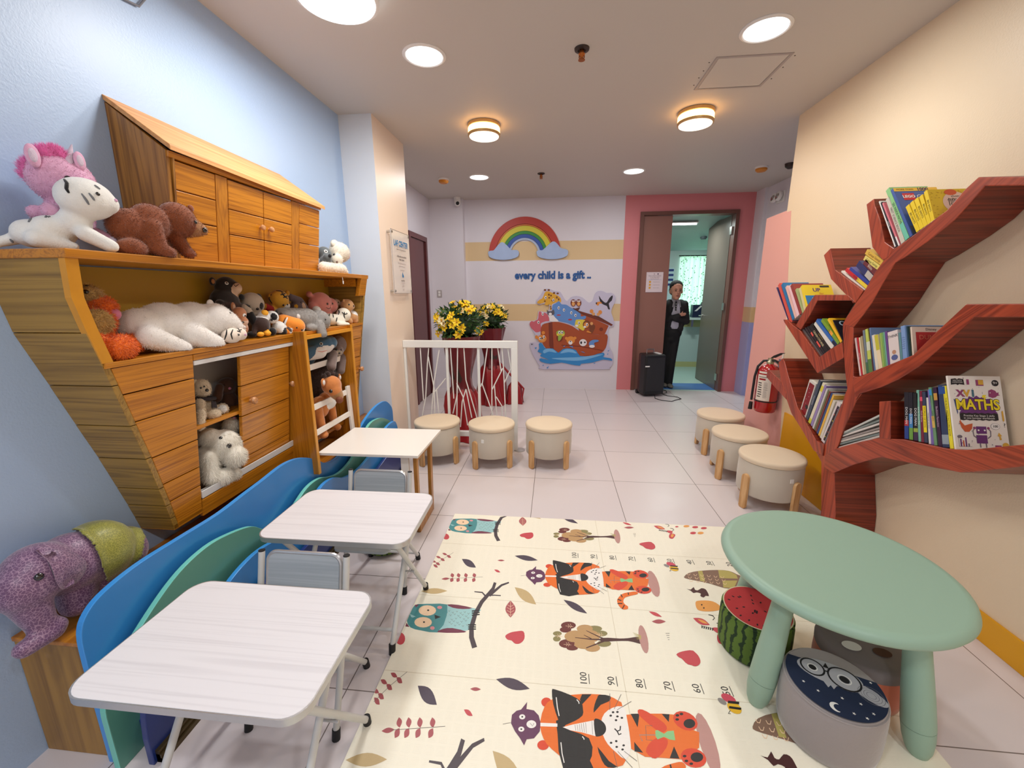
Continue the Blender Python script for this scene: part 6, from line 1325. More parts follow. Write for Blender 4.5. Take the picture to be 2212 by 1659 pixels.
# --- tree, small leaves, unicorn bits, hill (from the middle copy)
k = kK2; D_ = 0
for x_, y_, rx, ry, c in ((115,1340,46,24,'crown3'),(110,1395,40,28,'crown3'),(500,1290,80,32,'crown3'),(570,1340,66,30,'crown3'),(600,1445,74,34,'crown3')): AE(c,k,x_,y_,rx,ry)
for x_, y_, rx, ry, c in ((230,1255,78,38,'crown2'),(200,1300,60,30,'crown2'),(215,1445,84,46,'crown2'),(270,1490,60,26,'crown2')): AE(c,k,x_,y_,rx,ry)
for x_, y_, rx, ry, c in ((300,1370,112,62,'crown1'),(400,1290,84,42,'crown1'),(430,1370,130,70,'crown1'),(400,1450,110,52,'crown1'),(480,1490,80,40,'crown1')): AE(c,k,x_,y_,rx,ry)
A('trunk',k,[(560,1392),(640,1384),(760,1392),(850,1388),(980,1376),(1005,1448),(940,1438),(850,1418),(700,1420),(575,1425)],2)
stroke('trunk',k,[(620,1405),(540,1370),(415,1310)],16,w2=6); stroke('trunk',k,[(620,1405),(460,1400),(300,1382)],18,w2=6); stroke('trunk',k,[(620,1410),(520,1450),(415,1490)],18,w2=10); stroke('trunk',k,[(470,1395),(390,1355)],10,w2=5)
AE('gpink',k,1010,1400,44,150,-12); 
for j in range(6): stroke('hill2',k,[(985,1365+j*6),(900+8*j,1330+j*14)],6,w2=2)
for cx_, cy_ in ((240,1262),(220,1452),(560,1350),(130,1365)): 
    for j in (-1,1): stroke('skinp',k,[(cx_-40,cy_),(cx_+40,cy_+8)],3); stroke('skinp',k,[(cx_,cy_),(cx_-14,cy_+j*20)],3); stroke('skinp',k,[(cx_+20,cy_+2),(cx_+8,cy_+j*22)],3)
lens('red',k,1065,1110,1202,1168,34); lens('rleaf',k,1096,1215,1242,1216,44); lens('dleaf',k,180,990,425,1132,66)
for j in range(4): stroke('line',k,[(1240+j*8,1338+j*22),(1280,1338+j*22)],4)
A('hill',k,[(1432,750),(1480,712),(1600,688),(1780,680),(1900,690),(1980,725),(2100,780),(2090,850),(1950,872),(1850,868),(1700,822),(1550,790),(1450,768)],2)
A('hill2',k,[(1575,692),(1620,688),(1650,800),(1600,795)],0); A('hill2',k,[(1785,680),(1900,690),(1975,730),(1990,770),(1800,765)],0); A('hill2',k,[(1830,790),(1985,790),(1950,868),(1840,862)],0)
for r_ in range(3):
    for j in range(6): x_ = 1460+j*70+r_*14; y_ = 715+r_*34+j*6; stroke('skinp',k,[(x_,y_),(x_+10,y_+16),(x_+26,y_+18),(x_+36,y_+2)],4)
A('trunk',k,[(1455,875),(1500,884),(1530,858),(1545,885),(1575,892),(1610,870),(1650,878),(1672,905),(1690,950),(1655,948),(1635,966),(1600,950),(1605,925),(1560,912),(1530,920),(1500,895)],2)
A('eggo',k,[(1550,1020),(1580,1000),(1680,998),(1760,1020),(1822,1078),(1760,1105),(1650,1110),(1570,1090)],3); AE('ink',k,1615,1042,8); AE('ink',k,1637,1075,8)
lens('red',k,1525,1180,1700,1252,60); lens('eggo',k,1570,1192,1680,1240,26); stroke('ink',k,[(1685,1145),(1730,1155),(1748,1180),(1730,1200)],8); stroke('ink',k,[(1770,1232),(1810,1240),(1830,1265),(1805,1288)],8)
A('red',k,[(1720,1285),(1770,1278),(1815,1300),(1805,1340),(1760,1325)],3); A('red',k,[(1780,1350),(1820,1340),(1865,1370),(1842,1445),(1795,1440),(1775,1400)],3); AE('eggo',k,1822,1385,22,34); AE('red',k,1862,1200,24,14)
for j in range(6): stroke('ink',k,[(1610+j*22,1262+j*5),(1622+j*22,1264+j*5),(1616+j*22,1284+j*5)],12)
for x_, y_, rx, ry, c in ((1940,1130,40,20,'red'),(2000,1190,44,22,'eggo'),(2080,1120,40,20,'red'),(2130,1210,44,22,'red'),(2190,1150,40,20,'eggo'),(2260,1230,44,22,'red'),(2230,1330,46,26,'eggo'),(2120,1330,44,26,'red')): AE(c,k,x_,y_,rx,ry)
A('red',k,[(965,410),(1010,394),(1090,390),(1118,430),(1100,460),(1040,458),(1000,430)],3,dy=0)
# --- tiger with glasses (from the nearest copy)
k = kK4
A('purple',k,[(232,540),(226,600),(290,612),(330,655),(348,720),(340,790),(290,850),(228,858),(206,910),(172,850),(128,790),(94,720),(102,650),(142,615),(180,605)],1)
for x_, y_ in ((190,667),(182,772)): AE('white',k,x_,y_,26,22); AE('ink',k,x_,y_,8,7)
AE('white',k,268,730,42,34); stroke('line',k,[(258,722),(278,745),(290,722)],4); stroke('line',k,[(25,728),(90,716)],3)
AE('ored',k,396,542,44,40); AE('ored',k,368,908,50,42)
A('orange',k,[(450,515),(380,580),(345,700),(352,800),(400,900),(500,990),(640,1102),(760,1120),(900,1110),(1000,1095),(1075,1035),(1000,800),(1045,575),(1010,530),(920,486),(780,472),(620,478)],2)
A('white',k,[(1045,578),(960,590),(890,640),(862,720),(878,820),(920,900),(990,970),(1075,1032),(1118,935),(1102,800),(1082,650)],2)
A('black',k,[(443,442),(470,433),(600,480),(690,535),(708,600),(705,655),(640,702),(560,737),(540,757),(500,700),(455,560)],2)
A('black',k,[(535,755),(600,783),(690,812),(760,850),(790,925),(785,1000),(768,1040),(800,1110),(660,1150),(540,1110),(500,960),(492,820),(478,700),(505,690)],1)
A('white',k,[(536,755),(620,733),(800,697),(815,832),(700,800),(600,782)],0)
for j in range(9): stroke('line',k,[(640+j*18,735-j*4),(648+j*18,785+j*4)],3)
A('black',k,[(803,692),(850,690),(895,730),(905,780),(880,820),(830,836),(812,815)],3)
A('white',k,[(345,718),(490,724),(490,752),(345,748)],0)
for j in range(7): stroke('line',k,[(362+j*18,720),(362+j*18,750)],3)
stroke('ink',k,[(978,768),(1000,790),(1025,780),(1028,745)],11); stroke('ink',k,[(1000,790),(1015,820),(1035,810)],11)
A('black',k,[(700,475),(782,474),(700,562),(682,520)],0); A('black',k,[(850,478),(942,490),(930,535),(860,565),(800,632),(808,560),(830,505)],2); A('black',k,[(832,922),(930,1045),(1002,1094),(920,1098),(870,1040)],2)
for x_, y_ in ((965,628),(1002,626),(945,657),(1002,664),(1040,676),(990,696),(948,889),(992,875),(996,924),(1055,911),(1046,946)): AE('ink',k,x_,y_,11,9)
for p in (((937,468),(938,610)),((1033,475),(975,600)),((1120,535),(1000,608)),((968,960),(1002,1100)),((1005,962),(1130,1100)),((1058,960),(1170,1045))): stroke('line',k,p,4)
for p in (((480,500),(490,590),(505,660)),((520,885),(530,980),(548,1060)),((655,520),(672,540),(675,556)),((702,835),(715,850),(718,862))): stroke('white',k,p,8)
AE('gpink',k,1775,900,66,280,-18)
A('orange',k,[(1078,650),(1180,640),(1380,640),(1480,648),(1600,760),(1700,800),(1700,930),(1560,1030),(1400,1018),(1240,1008),(1120,940),(1105,800)],1)
A('black',k,[(1115,642),(1190,640),(1175,757)],0); A('black',k,[(1380,643),(1446,645),(1440,712)],0); A('black',k,[(1145,880),(1222,975),(1148,962)],0); A('black',k,[(1485,920),(1532,1025),(1448,1020)],0)
A('ored',k,[(1175,612),(1215,605),(1300,650),(1400,720),(1425,770),(1390,800),(1320,770),(1230,695),(1188,655)],2); A('ored',k,[(1245,965),(1300,1018),(1355,1010),(1420,930),(1432,870),(1400,845),(1330,850),(1270,900)],2)
stroke('line',k,[(1300,742),(1242,742),(1250,865),(1300,868)],4)
A('green',k,[(1325,785),(1345,780),(1400,812),(1430,790),(1482,785),(1496,868),(1450,862),(1400,838),(1345,860),(1328,835)],0); stroke('grey',k,[(1325,822),(1190,822),(1215,875)],7)
AE('ored',k,1582,702,112,74,28); AE('ored',k,1652,1018,112,80,18); AE('black',k,1616,725,50,40); AE('black',k,1680,1012,54,42)
for x_, y_ in ((1514,655),(1548,643),(1512,690),(1575,1003),(1590,1044),(1632,1068)): AE('black',k,x_,y_,16,11)
AE('grey',k,1895,535,44,20,35); AE('wingr',k,1950,510,70,32,28); AE('yellow',k,2000,590,70,42,35)
stroke('ink',k,[(1945,540),(2040,550)],22); stroke('ink',k,[(1955,585),(2058,600)],20); stroke('ink',k,[(1965,612),(1948,640),(1968,640)],5)
A('red',k,[(1520,140),(1590,125),(1650,110),(1695,150),(1710,205),(1672,236),(1620,218),(1585,180),(1530,160)],3)
k = kK2
A('orange',k,[(930,905),(860,912),(790,930),(745,975),(736,1010),(760,1060),(800,1090),(845,1085),(848,1060),(820,1040),(800,1010),(815,970),(870,950),(950,930)],3,dy=-PER)
for p in (((775,935),(790,965)),((742,985),(780,1000)),((740,1030),(790,1030)),((790,1085),(812,1045)),((850,915),(855,940))): stroke('black',k,p,10,dy=-PER)
# --- lay every copy of the print inside the mat edge
zi = 0
for cpy in (1, 0, -1):
    for n_i, (c, q) in enumerate(ART):
        base = 0
        # unicorn, tree etc. come from the middle row, tiger from the near one: all share one repeat length
        q2 = [(min(max(x, MX0+0.001), MX1-0.001), min(max(y+cpy*PER, MY0+0.001), MY1-0.001)) for x, y in q]
        ys_ = [y for x, y in q2]; xs_ = [x for x, y in q2]
        if max(ys_)-min(ys_) < 0.002 or max(xs_)-min(xs_) < 0.0015: continue
        z = MZ+0.00015+0.0000035*n_i
        a_ = sum(q2[i-1][0]*q2[i][1]-q2[i][0]*q2[i-1][1] for i in range(len(q2)))
        if a_ < 0: q2 = q2[::-1]
        mb.add([(x, y, z) for x, y in q2], [tuple(range(len(q2)))], MK.index(c))
for cpy in (1, 0, -1):
    for j in range(10):
        xx, yy = 0.256+0.1004*j, 1.258+cpy*PER
        if xx > 1.28: break
        text_faces(mb, str(100-10*j), mx((xx+0.004, yy, MZ+0.0005), (0,1,0), (-1,0,0)), 0.036, MK.index('ink'), align='CENTER', res=2)
        mb.quad((xx+0.022,yy-0.020,MZ+0.0005),(xx+0.0245,yy-0.020,MZ+0.0005),(xx+0.0245,yy+0.020,MZ+0.0005),(xx+0.022,yy+0.020,MZ+0.0005), MK.index('ink'))
# fold creases pressed across the sheet
M_crease = mat('mat_crease', (226,216,190), 0.6)
for y_ in (2.03,1.62,1.22,0.82): mb.quad((MX0+.002,y_,MZ+0.0001),(MX1-.002,y_,MZ+0.0001),(MX1-.002,y_+0.0025,MZ+0.0001),(MX0+.002,y_+0.0025,MZ+0.0001), len(MMATS))
mb.quad((0.405,MY0,MZ+0.0001),(0.4075,MY0,MZ+0.0001),(0.4075,MY1,MZ+0.0001),(0.405,MY1,MZ+0.0001), len(MMATS))
mb.noflip = True
pm = mb.build('play_mat', MMATS+[M_crease]); tag(pm, 'cream foam play mat printed with owls, trees, tigers in sunglasses and a height scale', 'play mat')
# ================================================================== plush toys
from mathutils.bvhtree import BVHTree
def proj(p):
    d = V(p)-CAM; z = d.dot(_f); return (IW/2+FOC*d.dot(_r)/z, IH/2-FOC*d.dot(_u)/z)
def pile(name, rgb, var=0.14, vs=60, sheen=0.5, rough=0.9): return mat(name, rgb, rough, bump=0.5, bscale=320, bdist=0.003, sheen=sheen, var=var, vscale=vs)
P_eye = mat('glossy_black_eye', (10,8,8), 0.08, coat=1.0); P_blk = pile('black_plush', (22,20,22)); P_wht = pile('white_plush', (232,230,226), 0.05); P_stitch = mat('dark_stitching', (40,30,30), 0.8)
class Toy:
    def __init__(s, name, label, cat='plush toy'):
        s.name, s.label, s.cat = name, label, cat; s.b = MB(); s.kids = []; s.mn = V((9,9,9)); s.mx_ = V((-9,-9,-9)); s.pat = []
    def sc(s, p): return (V(p)-CAM).dot(_f)/FOC
    def pt(s, x, y, X):
        p = at(x, y, 'x', X); return p, s.sc(p)
    def grow(s, p, r):
        for i in range(3): s.mn[i] = min(s.mn[i], p[i]-r); s.mx_[i] = max(s.mx_[i], p[i]+r)
    def e(s, x, y, X, r, f=(1,1,1)):
        p, k = s.pt(x, y, X); R_ = (r*k*f[0], r*k*f[1], r*k*f[2]); s.b.ell(p, R_); s.grow(p, r*k*0.9); return s
    def c(s, a, b, n=6):
        p, k = s.pt(*a[:3]); q, l = s.pt(*b[:3]); s.b.cap(p, q, a[3]*k, b[3]*l, n); s.grow(p, a[3]*k*0.9); s.grow(q, b[3]*l*0.9); return s
    def patch(s, x, y, X, r, mi, f=(1,1,1)):
        p, k = s.pt(x, y, X); s.pat.append((p, (r*k*f[0], r*k*f[1], r*k*f[2]), mi)); return s
    def body(s, mats, voxel=0.005, smooth=3, floor=None, **kw):
        c = (s.mn+s.mx_)/2; z = floor if floor is not None else s.mn.z
        s.root = thing(s.name, s.label, s.cat, (c.x, c.y, z), world=True)
        bm = blobs(s.b, voxel, smooth)
        if floor is not None:
            for v in bm.verts:
                if v.co.z < floor: v.co.z = floor
        for v in bm.verts:
            if v.co.x < XL+0.004: v.co.x = XL+0.004
        s.bvh = BVHTree.FromBMesh(bm)
        def cf(q):
            r = 0
            for p, R_, mi in s.pat:
                d = q-p
                if (d.x/R_[0])**2+(d.y/R_[1])**2+(d.z/R_[2])**2 < 1: r = mi
            return r
        skin('body', bm, mats, s.root, colfn=cf if s.pat else None, seed=len(s.label), **kw); return s
    def hit(s, x, y):
        d = ray(x, y).normalized(); h = s.bvh.ray_cast(CAM, d)
        if h[0] is None: h = s.bvh.find_nearest(at(x, y, 'x', (s.mn.x+s.mx_.x)/2))
        return h[0], h[1]
    def dot(s, nm, x, y, r, m, flat=0.6, out=0.2):
        p, n = s.hit(x, y); k = s.sc(p); X_, Y_ = frame_from(n)
        M = Matrix(((X_.x,Y_.x,n.x),(X_.y,Y_.y,n.y),(X_.z,Y_.z,n.z))); MB().ell(p+n*r*k*out, (r*k, r*k, r*k*flat), M=M, seg=14, rings=8).build(nm, m, s.root, smooth=True); return s
    def eye(s, x, y, r=2.2): return s.dot('eye', x, y, r, P_eye)
    def nose(s, x, y, r=3, m=None): return s.dot('nose', x, y, r, m or P_eye, 0.7)
    def line(s, nm, pts, w, m=None):
        q = []; 
        for i in range(len(pts)-1):
            for t in (0, .34, .67): q.append((pts[i][0]+(pts[i+1][0]-pts[i][0])*t, pts[i][1]+(pts[i+1][1]-pts[i][1])*t))
        q.append(pts[-1]); P_ = []; k = 0
        for x, y in q:
            p, n = s.hit(x, y); k = s.sc(p); P_.append(p+n*w*k*0.05)
        n_ = len(P_); MB().tube(P_, [w*k*0.5*(0.45+0.55*math.sin(math.pi*(i+0.5)/n_)) for i in range(n_)], seg=6).build(nm, m or P_stitch, s.root, smooth=True); return s
    def ear(s, x, y, X, r, m, f=(0.5,1,1), nm='ear', inner=None):
        p, k = s.pt(x, y, X); o = MB().ell(p, (r*k*f[0], r*k*f[1], r*k*f[2]), seg=16, rings=10).build(nm, m, s.root, smooth=True)
        if inner: MB().ell(p+V((r*k*f[0]*0.62, -r*k*f[1]*0.15, 0)), (r*k*f[0]*0.5, r*k*f[1]*0.62, r*k*f[2]*0.62), seg=14, rings=8).build('inner_ear', inner, o, smooth=True)
        return s
ZT, ZS_ = 1.532, 1.2065
pinkp = pile('pink_plush', (224,170,200)); lilw = pile('pale_lilac_plush', (214,196,214), 0.06); hot = pile('hot_pink_mane', (250,136,200), 0.06)
t = Toy('plush_unicorn', 'pink plush unicorn sitting against the blue wall behind the white tiger')
t.e(133,388,-1.345,54,(0.85,1.15,1)).e(160,402,-1.32,38).e(150,470,-1.35,44,(0.8,1,1)).e(110,455,-1.31,17).c((205,505,-1.29,14),(246,520,-1.25,10)).e(76,458,-1.38,15)
t.patch(246,526,-1.25,14,1); t.body([pinkp, lilw], 0.006, fur=9000, flen=0.005, fwid=0.0008, floor=ZT)
t.ear(70,336,-1.315,20,pinkp,(0.35,0.7,1.2),inner=lilw).ear(172,348,-1.29,16,pinkp,(0.35,0.7,1.2),inner=lilw)
p0, k0 = t.pt(147,354,-1.305); p1, _ = t.pt(155,312,-1.30); MB().tube([p0, p0.lerp(p1,.5), p1], [9*k0,6*k0,1.0*k0], seg=12).build('horn', lilw, t.root, smooth=True)
bm_ = MB(); 
for q in ((82,340,-1.34,14),(98,333,-1.33,15),(118,332,-1.325,14),(134,338,-1.315,11),(62,362,-1.36,15),(58,378,-1.37,12)): p_, k_ = t.pt(*q[:3]); bm_.ell(p_, q[3]*k_)
skin('mane', blobs(bm_, 0.006, 2), hot, t.root, fur=3000, flen=0.014, fwid=0.0012, droop=-0.9)
t.eye(147,386,6).line('eyebrow', [(140,384),(148,381),(156,385)], 2)
wtm = pile('white_tiger_plush', (236,234,228), 0.05)
t = Toy('plush_white_tiger', 'large white plush tiger lying at the near end of the ark top board')
t.e(185,430,-1.24,43,(1,1.25,1)).e(228,440,-1.215,22,(1,1.1,1)).e(160,482,-1.27,30).e(115,500,-1.31,33,(1,1.25,1)).e(70,505,-1.34,30,(1,1.2,1)).c((185,505,-1.23,17),(240,532,-1.19,14)).c((80,515,-1.30,20),(160,533,-1.26,10)).c((45,512,-1.37,14),(-4,524,-1.39,11)).e(142,412,-1.27,12)
t.body([wtm], 0.006, floor=ZT)
t.eye(211,419,4).nose(250,433,3.5,pinkp)
for l_ in ([(139,388),(145,396),(144,408),(149,417)],): t.line('ear_rim', l_, 7, P_blk)
gs = mat('grey_stripe_print', (120,122,126), 0.9)
for l_ in ([(176,418),(186,432),(192,442)],[(192,417),(200,427),(204,433)],[(204,400),(216,409)],[(105,462),(98,470)],[(68,472),(62,480)],[(22,516),(28,524)]): t.line('stripe', l_, 5, gs)
brn = pile('brown_bear_plush', (136,70,36), 0.2); tanb = pile('tan_muzzle_plush', (166,112,64), 0.12)
t = Toy('plush_brown_bear', 'brown plush bear walking on all fours before the cabin planks')
t.e(285,492,-1.235,39,(0.8,1.3,1)).e(325,480,-1.225,38,(0.8,1.1,1)).e(382,474,-1.215,35,(.9,1.1,1)).c((405,488,-1.205,23),(437,497,-1.195,11)).c((325,492,-1.20,22),(340,535,-1.19,19)).e(360,545,-1.18,15,(1,1.4,.9)).c((368,500,-1.235,17),(400,540,-1.225,13)).e(408,548,-1.215,12,(1,1.3,.8)).e(285,536,-1.205,23,(1,1.4,.9)).e(262,530,-1.27,18)
t.patch(428,498,-1.20,30,1); t.body([brn, tanb], 0.006, floor=ZT, fur=13000, flen=0.007, fwid=0.0008)
t.ear(374,446,-1.215,9,brn,(0.6,1,1),inner=tanb).ear(412,450,-1.25,7,brn,(0.6,1,1)); t.eye(422,480,4).nose(441,497,6)
greyo = pile('grey_plush', (104,110,112)); lamb = pile('cream_lamb_plush', (236,228,212), 0.06)
t = Toy('plush_penguin', 'small grey plush bird with round white-ringed eye beside the cabin end')
t.e(700,548,-1.32,15).e(704,566,-1.30,13,(1,1,1.1)).e(707,556,-1.28,9); t.patch(693,572,-1.28,9,1); t.body([greyo, P_wht], 0.005, floor=ZT)
t.dot('eye_ring',704,543,4,P_wht,0.22,0.0).eye(704,543,2).dot('beak',712,553,4,P_blk,0.8)
t = Toy('plush_lamb', 'fluffy white plush lamb with pink ears at the far end of the ark top board')
t.e(733,545,-1.27,21,(1,1.1,1)).e(728,560,-1.25,12).c((700,577,-1.25,12),(738,582,-1.23,11)).e(745,588,-1.22,7).e(722,526,-1.29,8)
t.body([lamb], 0.005, floor=ZT, fur=4000, flen=0.010, fwid=0.0009); t.ear(750,551,-1.25,8,pinkp,(0.7,1,1.1)).ear(720,527,-1.28,7,lamb,(0.7,1,1)).eye(722,550,3).nose(728,566,2.2, mat('brown_nose',(110,70,60),0.5))
p_, _ = t.pt(738,592,-1.175); q_, _ = t.pt(741,607,-1.172); MB().tube([p_+V((-.02,0,.01)), p_, q_], 0.0012, seg=6).tube([q_, q_-V((0,0,.018))], [0.004,0.003], seg=6).build('tag_string', P_wht, t.root)
orp = pile('orange_shaggy_plush', (244,118,34), 0.12); crp = pile('straw_shaggy_plush', (214,176,110), 0.15); pnk = mat('pink_velour_nose', (214,124,152), 0.8, sheen=0.4)
t = Toy('plush_shaggy_creature', 'shaggy orange and cream plush creature with big pink nose behind the shelf frame')
t.e(192,640,-1.36,24).e(220,662,-1.33,24,(1,1.1,.9)).e(212,695,-1.30,30,(.9,1,1)).e(208,728,-1.29,20).e(258,750,-1.25,30,(.9,1.05,.9)).e(288,740,-1.30,20).e(212,738,-1.26,17)
t.patch(190,632,-1.35,26,1).patch(208,696,-1.28,30,1); t.body([orp, crp], 0.006, floor=ZS_, fur=12000, flen=0.012, fwid=0.0012)
t.dot('nose',252,686,15,pnk,0.9,0.1).eye(180,614,5).eye(187,618,4)
pol = pile('polar_white_plush', (238,232,226), 0.04)
t = Toy('plush_polar_bear', 'big white plush polar bear lying on the open toy shelf')
t.e(305,708,-1.33,42,(1,1.1,1)).e(355,698,-1.33,44,(1,1.3,1)).e(415,694,-1.32,41,(1,1.2,1)).e(462,690,-1.28,35,(1,1.1,1)).c((485,697,-1.27,28),(516,712,-1.25,13)).c((322,728,-1.27,26),(398,752,-1.235,15)).c((420,725,-1.26,26),(464,742,-1.225,19))
t.body([pol], 0.006, floor=ZS_, fur=17000, flen=0.006, fwid=0.0008); t.ear(454,655,-1.28,8,pol,(0.6,1,1)).eye(497,676,2.2).nose(527,707,4,mat('cream_nose',(214,200,192),0.6)); t.line('mouth',[(480,717),(500,715),(516,709)],1.4)
wt2 = pile('ivory_tiger_plush', (238,222,206), 0.05)
t = Toy('plush_tiger_cub', 'small ivory plush tiger with dark stripes under the polar bear chin')
t.e(500,725,-1.225,17,(.9,1.4,1)).e(520,722,-1.215,13,(.9,1,1)); t.body([wt2], 0.004, floor=ZS_)
for l_ in ([(490,712),(489,722),(485,734)],[(503,712),(499,722),(502,733)],[(513,708),(517,714),(522,712)],[(512,715),(520,717)]): t.line('stripe', l_, 3, P_blk)
t.eye(515,723,2.6).nose(530,723,2.4,pinkp)
blp = pile('black_bear_plush', (38,32,30), 0.3); bge = mat('beige_felt', (206,172,144), 0.85); gbn = pile('dark_brown_plush', (62,42,36), 0.2)
t = Toy('plush_black_bear', 'black plush bear with ringed eye and beige muzzle at the back of the toy shelf')
t.e(490,622,-1.37,24,(.8,1.1,1)).e(486,652,-1.37,30,(.8,1.1,1)).e(480,690,-1.38,32,(.6,1.1,1)).e(507,622,-1.34,14).c((475,656,-1.34,9),(522,664,-1.33,8)); t.patch(512,626,-1.33,15,1).patch(500,662,-1.33,26,2,(1,1.4,.35)); t.body([blp, bge, gbn], 0.005, floor=ZS_)
t.ear(459,608,-1.38,8,blp,(0.5,1,1.1),inner=tanb).dot('eye_ring',489.6,611.7,3.6,P_wht,0.22,0.0).eye(489.6,611.7,2).nose(513,606,5).line('mouth',[(504,613),(509,619),(516,614)],1.4)
pan = pile('panda_cream_plush', (186,170,152), 0.06)
t = Toy('plush_panda', 'cream and black plush panda sitting behind the small toys on the shelf')
t.e(545,657,-1.34,25,(.9,1,1)).e(550,692,-1.34,26,(.8,1,1.1)).c((531,666,-1.31,10),(552,700,-1.28,8)).e(545,722,-1.28,9,(1,1.3,.8)).e(562,718,-1.28,9)
t.patch(535,672,-1.31,11,1).patch(542,684,-1.295,12,1).patch(551,698,-1.28,11,1).patch(545,722,-1.28,13,1).patch(562,722,-1.28,11,1).patch(536,659,-1.30,6,1,(3,1,1)).patch(562,661,-1.30,6,1,(3,1,1.2)); t.body([pan, P_blk], 0.0045, floor=ZS_)
t.ear(522,642,-1.34,7,P_blk,(0.6,1,1)).ear(558,643,-1.35,9,P_blk,(0.6,1,1)).eye(539,661,1.6).eye(562,662,1.6).nose(556,667,3)
fxp = pile('fawn_plush', (186,122,84), 0.08)
t = Toy('plush_fawn', 'small fawn plush animal with tall pale ear beside the panda')
t.e(517,677,-1.28,14).e(527,694,-1.26,9).e(522,708,-1.28,13,(1,1,1.2)); t.patch(529,700,-1.255,9,1); t.body([fxp, pile('pale_fawn_plush', (222,184,160), .05)], 0.004, floor=ZS_)
t.ear(504,664,-1.30,10,fxp,(0.4,0.55,1.1),inner=bge).dot('eye_ring',528,681,4,P_wht,0.22,0.0).eye(529,682,2.2).nose(525,696,2.4)
yfo = mat('golden_felt', (236,166,40), 0.8)
t = Toy('plush_eagle', 'brown plush bird with white head and golden feet on the shelf front')
t.e(566,702,-1.26,16,(1,1,1.15)).e(570,684,-1.27,13).c((556,690,-1.28,8),(548,720,-1.27,5)).e(563,722,-1.235,7,(1,1.2,.8)).e(578,720,-1.235,7,(1,1.2,.8)); t.patch(567,682,-1.265,15,1).patch(563,723,-1.235,9,2).patch(578,721,-1.235,9,2); t.body([gbn, P_wht, yfo], 0.004, floor=ZS_)
t.dot('crest',572,676,7,yfo,0.5)
t = Toy('plush_small_panda', 'little panda plush peeking over the brown bird on the shelf')
t.e(587,685,-1.27,14).e(604,707,-1.27,14,(1,1.2,1)).e(588,716,-1.25,9).e(611,716,-1.25,9); t.patch(586,718,-1.25,11,1).patch(613,717,-1.25,11,1).patch(591,684,-1.25,6,1,(2,1,1.3)); t.body([P_wht, P_blk], 0.004, floor=ZS_)
t.eye(591,683,1.6).nose(587,691,2.6).ear(598,674,-1.28,4,P_blk)
rdp = pile('red_panda_plush', (238,142,40), 0.06)
t = Toy('plush_red_panda', 'orange plush red panda with white snout lying on the shelf edge')
t.c((612,696,-1.27,17),(640,705,-1.24,18)).e(648,712,-1.225,9).c((600,690,-1.29,7),(590,700,-1.30,5)).e(622,716,-1.24,9); t.patch(650,713,-1.222,10,1).patch(630,716,-1.225,8,1).patch(636,710,-1.20,6,2,(3,1,1.4)).patch(598,692,-1.29,10,2); t.body([rdp, P_wht, gbn], 0.004, floor=ZS_)
t.ear(644,684,-1.25,6,P_wht,(0.6,1,1)).ear(608,682,-1.28,5,gbn,(0.6,1,1.4)).line('collar',[(621,686),(616,697),(614,708)],4,P_wht).line('collar_edge',[(617,686),(612,697),(611,706)],2.4,gbn).nose(652,713,2.2).eye(641,708,1.8)
ytp = pile('yellow_tiger_plush', (214,156,44), 0.08)
t = Toy('plush_yellow_tiger', 'yellow plush tiger head down with black forehead marks at the shelf back')
t.e(603,648,-1.37,22,(.8,1.05,1)).e(616,660,-1.35,10).e(604,684,-1.38,22,(.7,1.2,1)).c((574,664,-1.38,9),(590,672,-1.38,9)); t.patch(618,664,-1.345,10,1).patch(578,666,-1.38,13,2); t.body([ytp, P_wht, mat('red_felt', (160,24,26), .8)], 0.0045, floor=ZS_)
for l_ in ([(596,628),(606,629),(612,632)],[(608,632),(614,640),(621,645)],[(606,637),(616,634)],[(612,643),(621,639)],[(583,634),(582,646),(588,656)]): t.line('forehead_mark', l_, 3, P_blk)
t.eye(612,659,2.4).eye(621,658,1.8).ear(585,640,-1.39,7,ytp,(0.6,1,1)).ear(621,633,-1.38,6,ytp,(0.6,1,1))
mkp = pile('dusky_monkey_plush', (96,82,86), 0.08)
t = Toy('plush_monkey', 'dusky grey plush monkey slumped behind the koala on the shelf')
t.c((626,642,-1.39,8),(646,650,-1.38,9)).c((646,650,-1.38,9),(659,668,-1.36,8)).e(640,664,-1.39,14).e(648,690,-1.39,20); t.patch(640,660,-1.36,8,1).patch(657,662,-1.35,6,2,(2,.7,1.4)); t.body([mkp, ytp, bge], 0.0045, floor=ZS_).eye(650,653,1.6)
kop = pile('grey_koala_plush', (150,146,142), 0.12)
t = Toy('plush_koala', 'grey fluffy plush koala lying with one arm hanging over the shelf edge')
t.c((610,682,-1.30,17),(662,690,-1.28,24)).e(690,692,-1.25,22).c((690,702,-1.215,11),(697,722,-1.190,9)).e(672,708,-1.235,11,(1,1.3,.8)).e(684,670,-1.29,9); t.patch(684,668,-1.28,10,1); t.body([kop, P_wht], 0.005, floor=1.165, fur=10000, flen=0.007, fwid=0.0008); t.eye(703,690,1.8)
pgp = pile('dusty_pink_plush', (206,128,118), 0.05)
t = Toy('plush_pig', 'dusty pink round plush pig behind the white tiger cub at the shelf back')
t.e(692,656,-1.36,26,(.8,1.2,.95)).e(712,660,-1.345,17).e(668,636,-1.38,7).e(676,662,-1.36,10).e(698,684,-1.37,20); t.body([pgp], 0.005, floor=ZS_); t.eye(707,656.5,2.6).eye(718,656,2.2).line('mouth',[(704,664),(710,667),(716,664)],1.2).dot('snout',715,662,3.2,pile('snout_pink',(222,150,140)),0.5)
t = Toy('plush_little_monkey', 'tiny beige faced plush monkey in the back corner of the shelf')
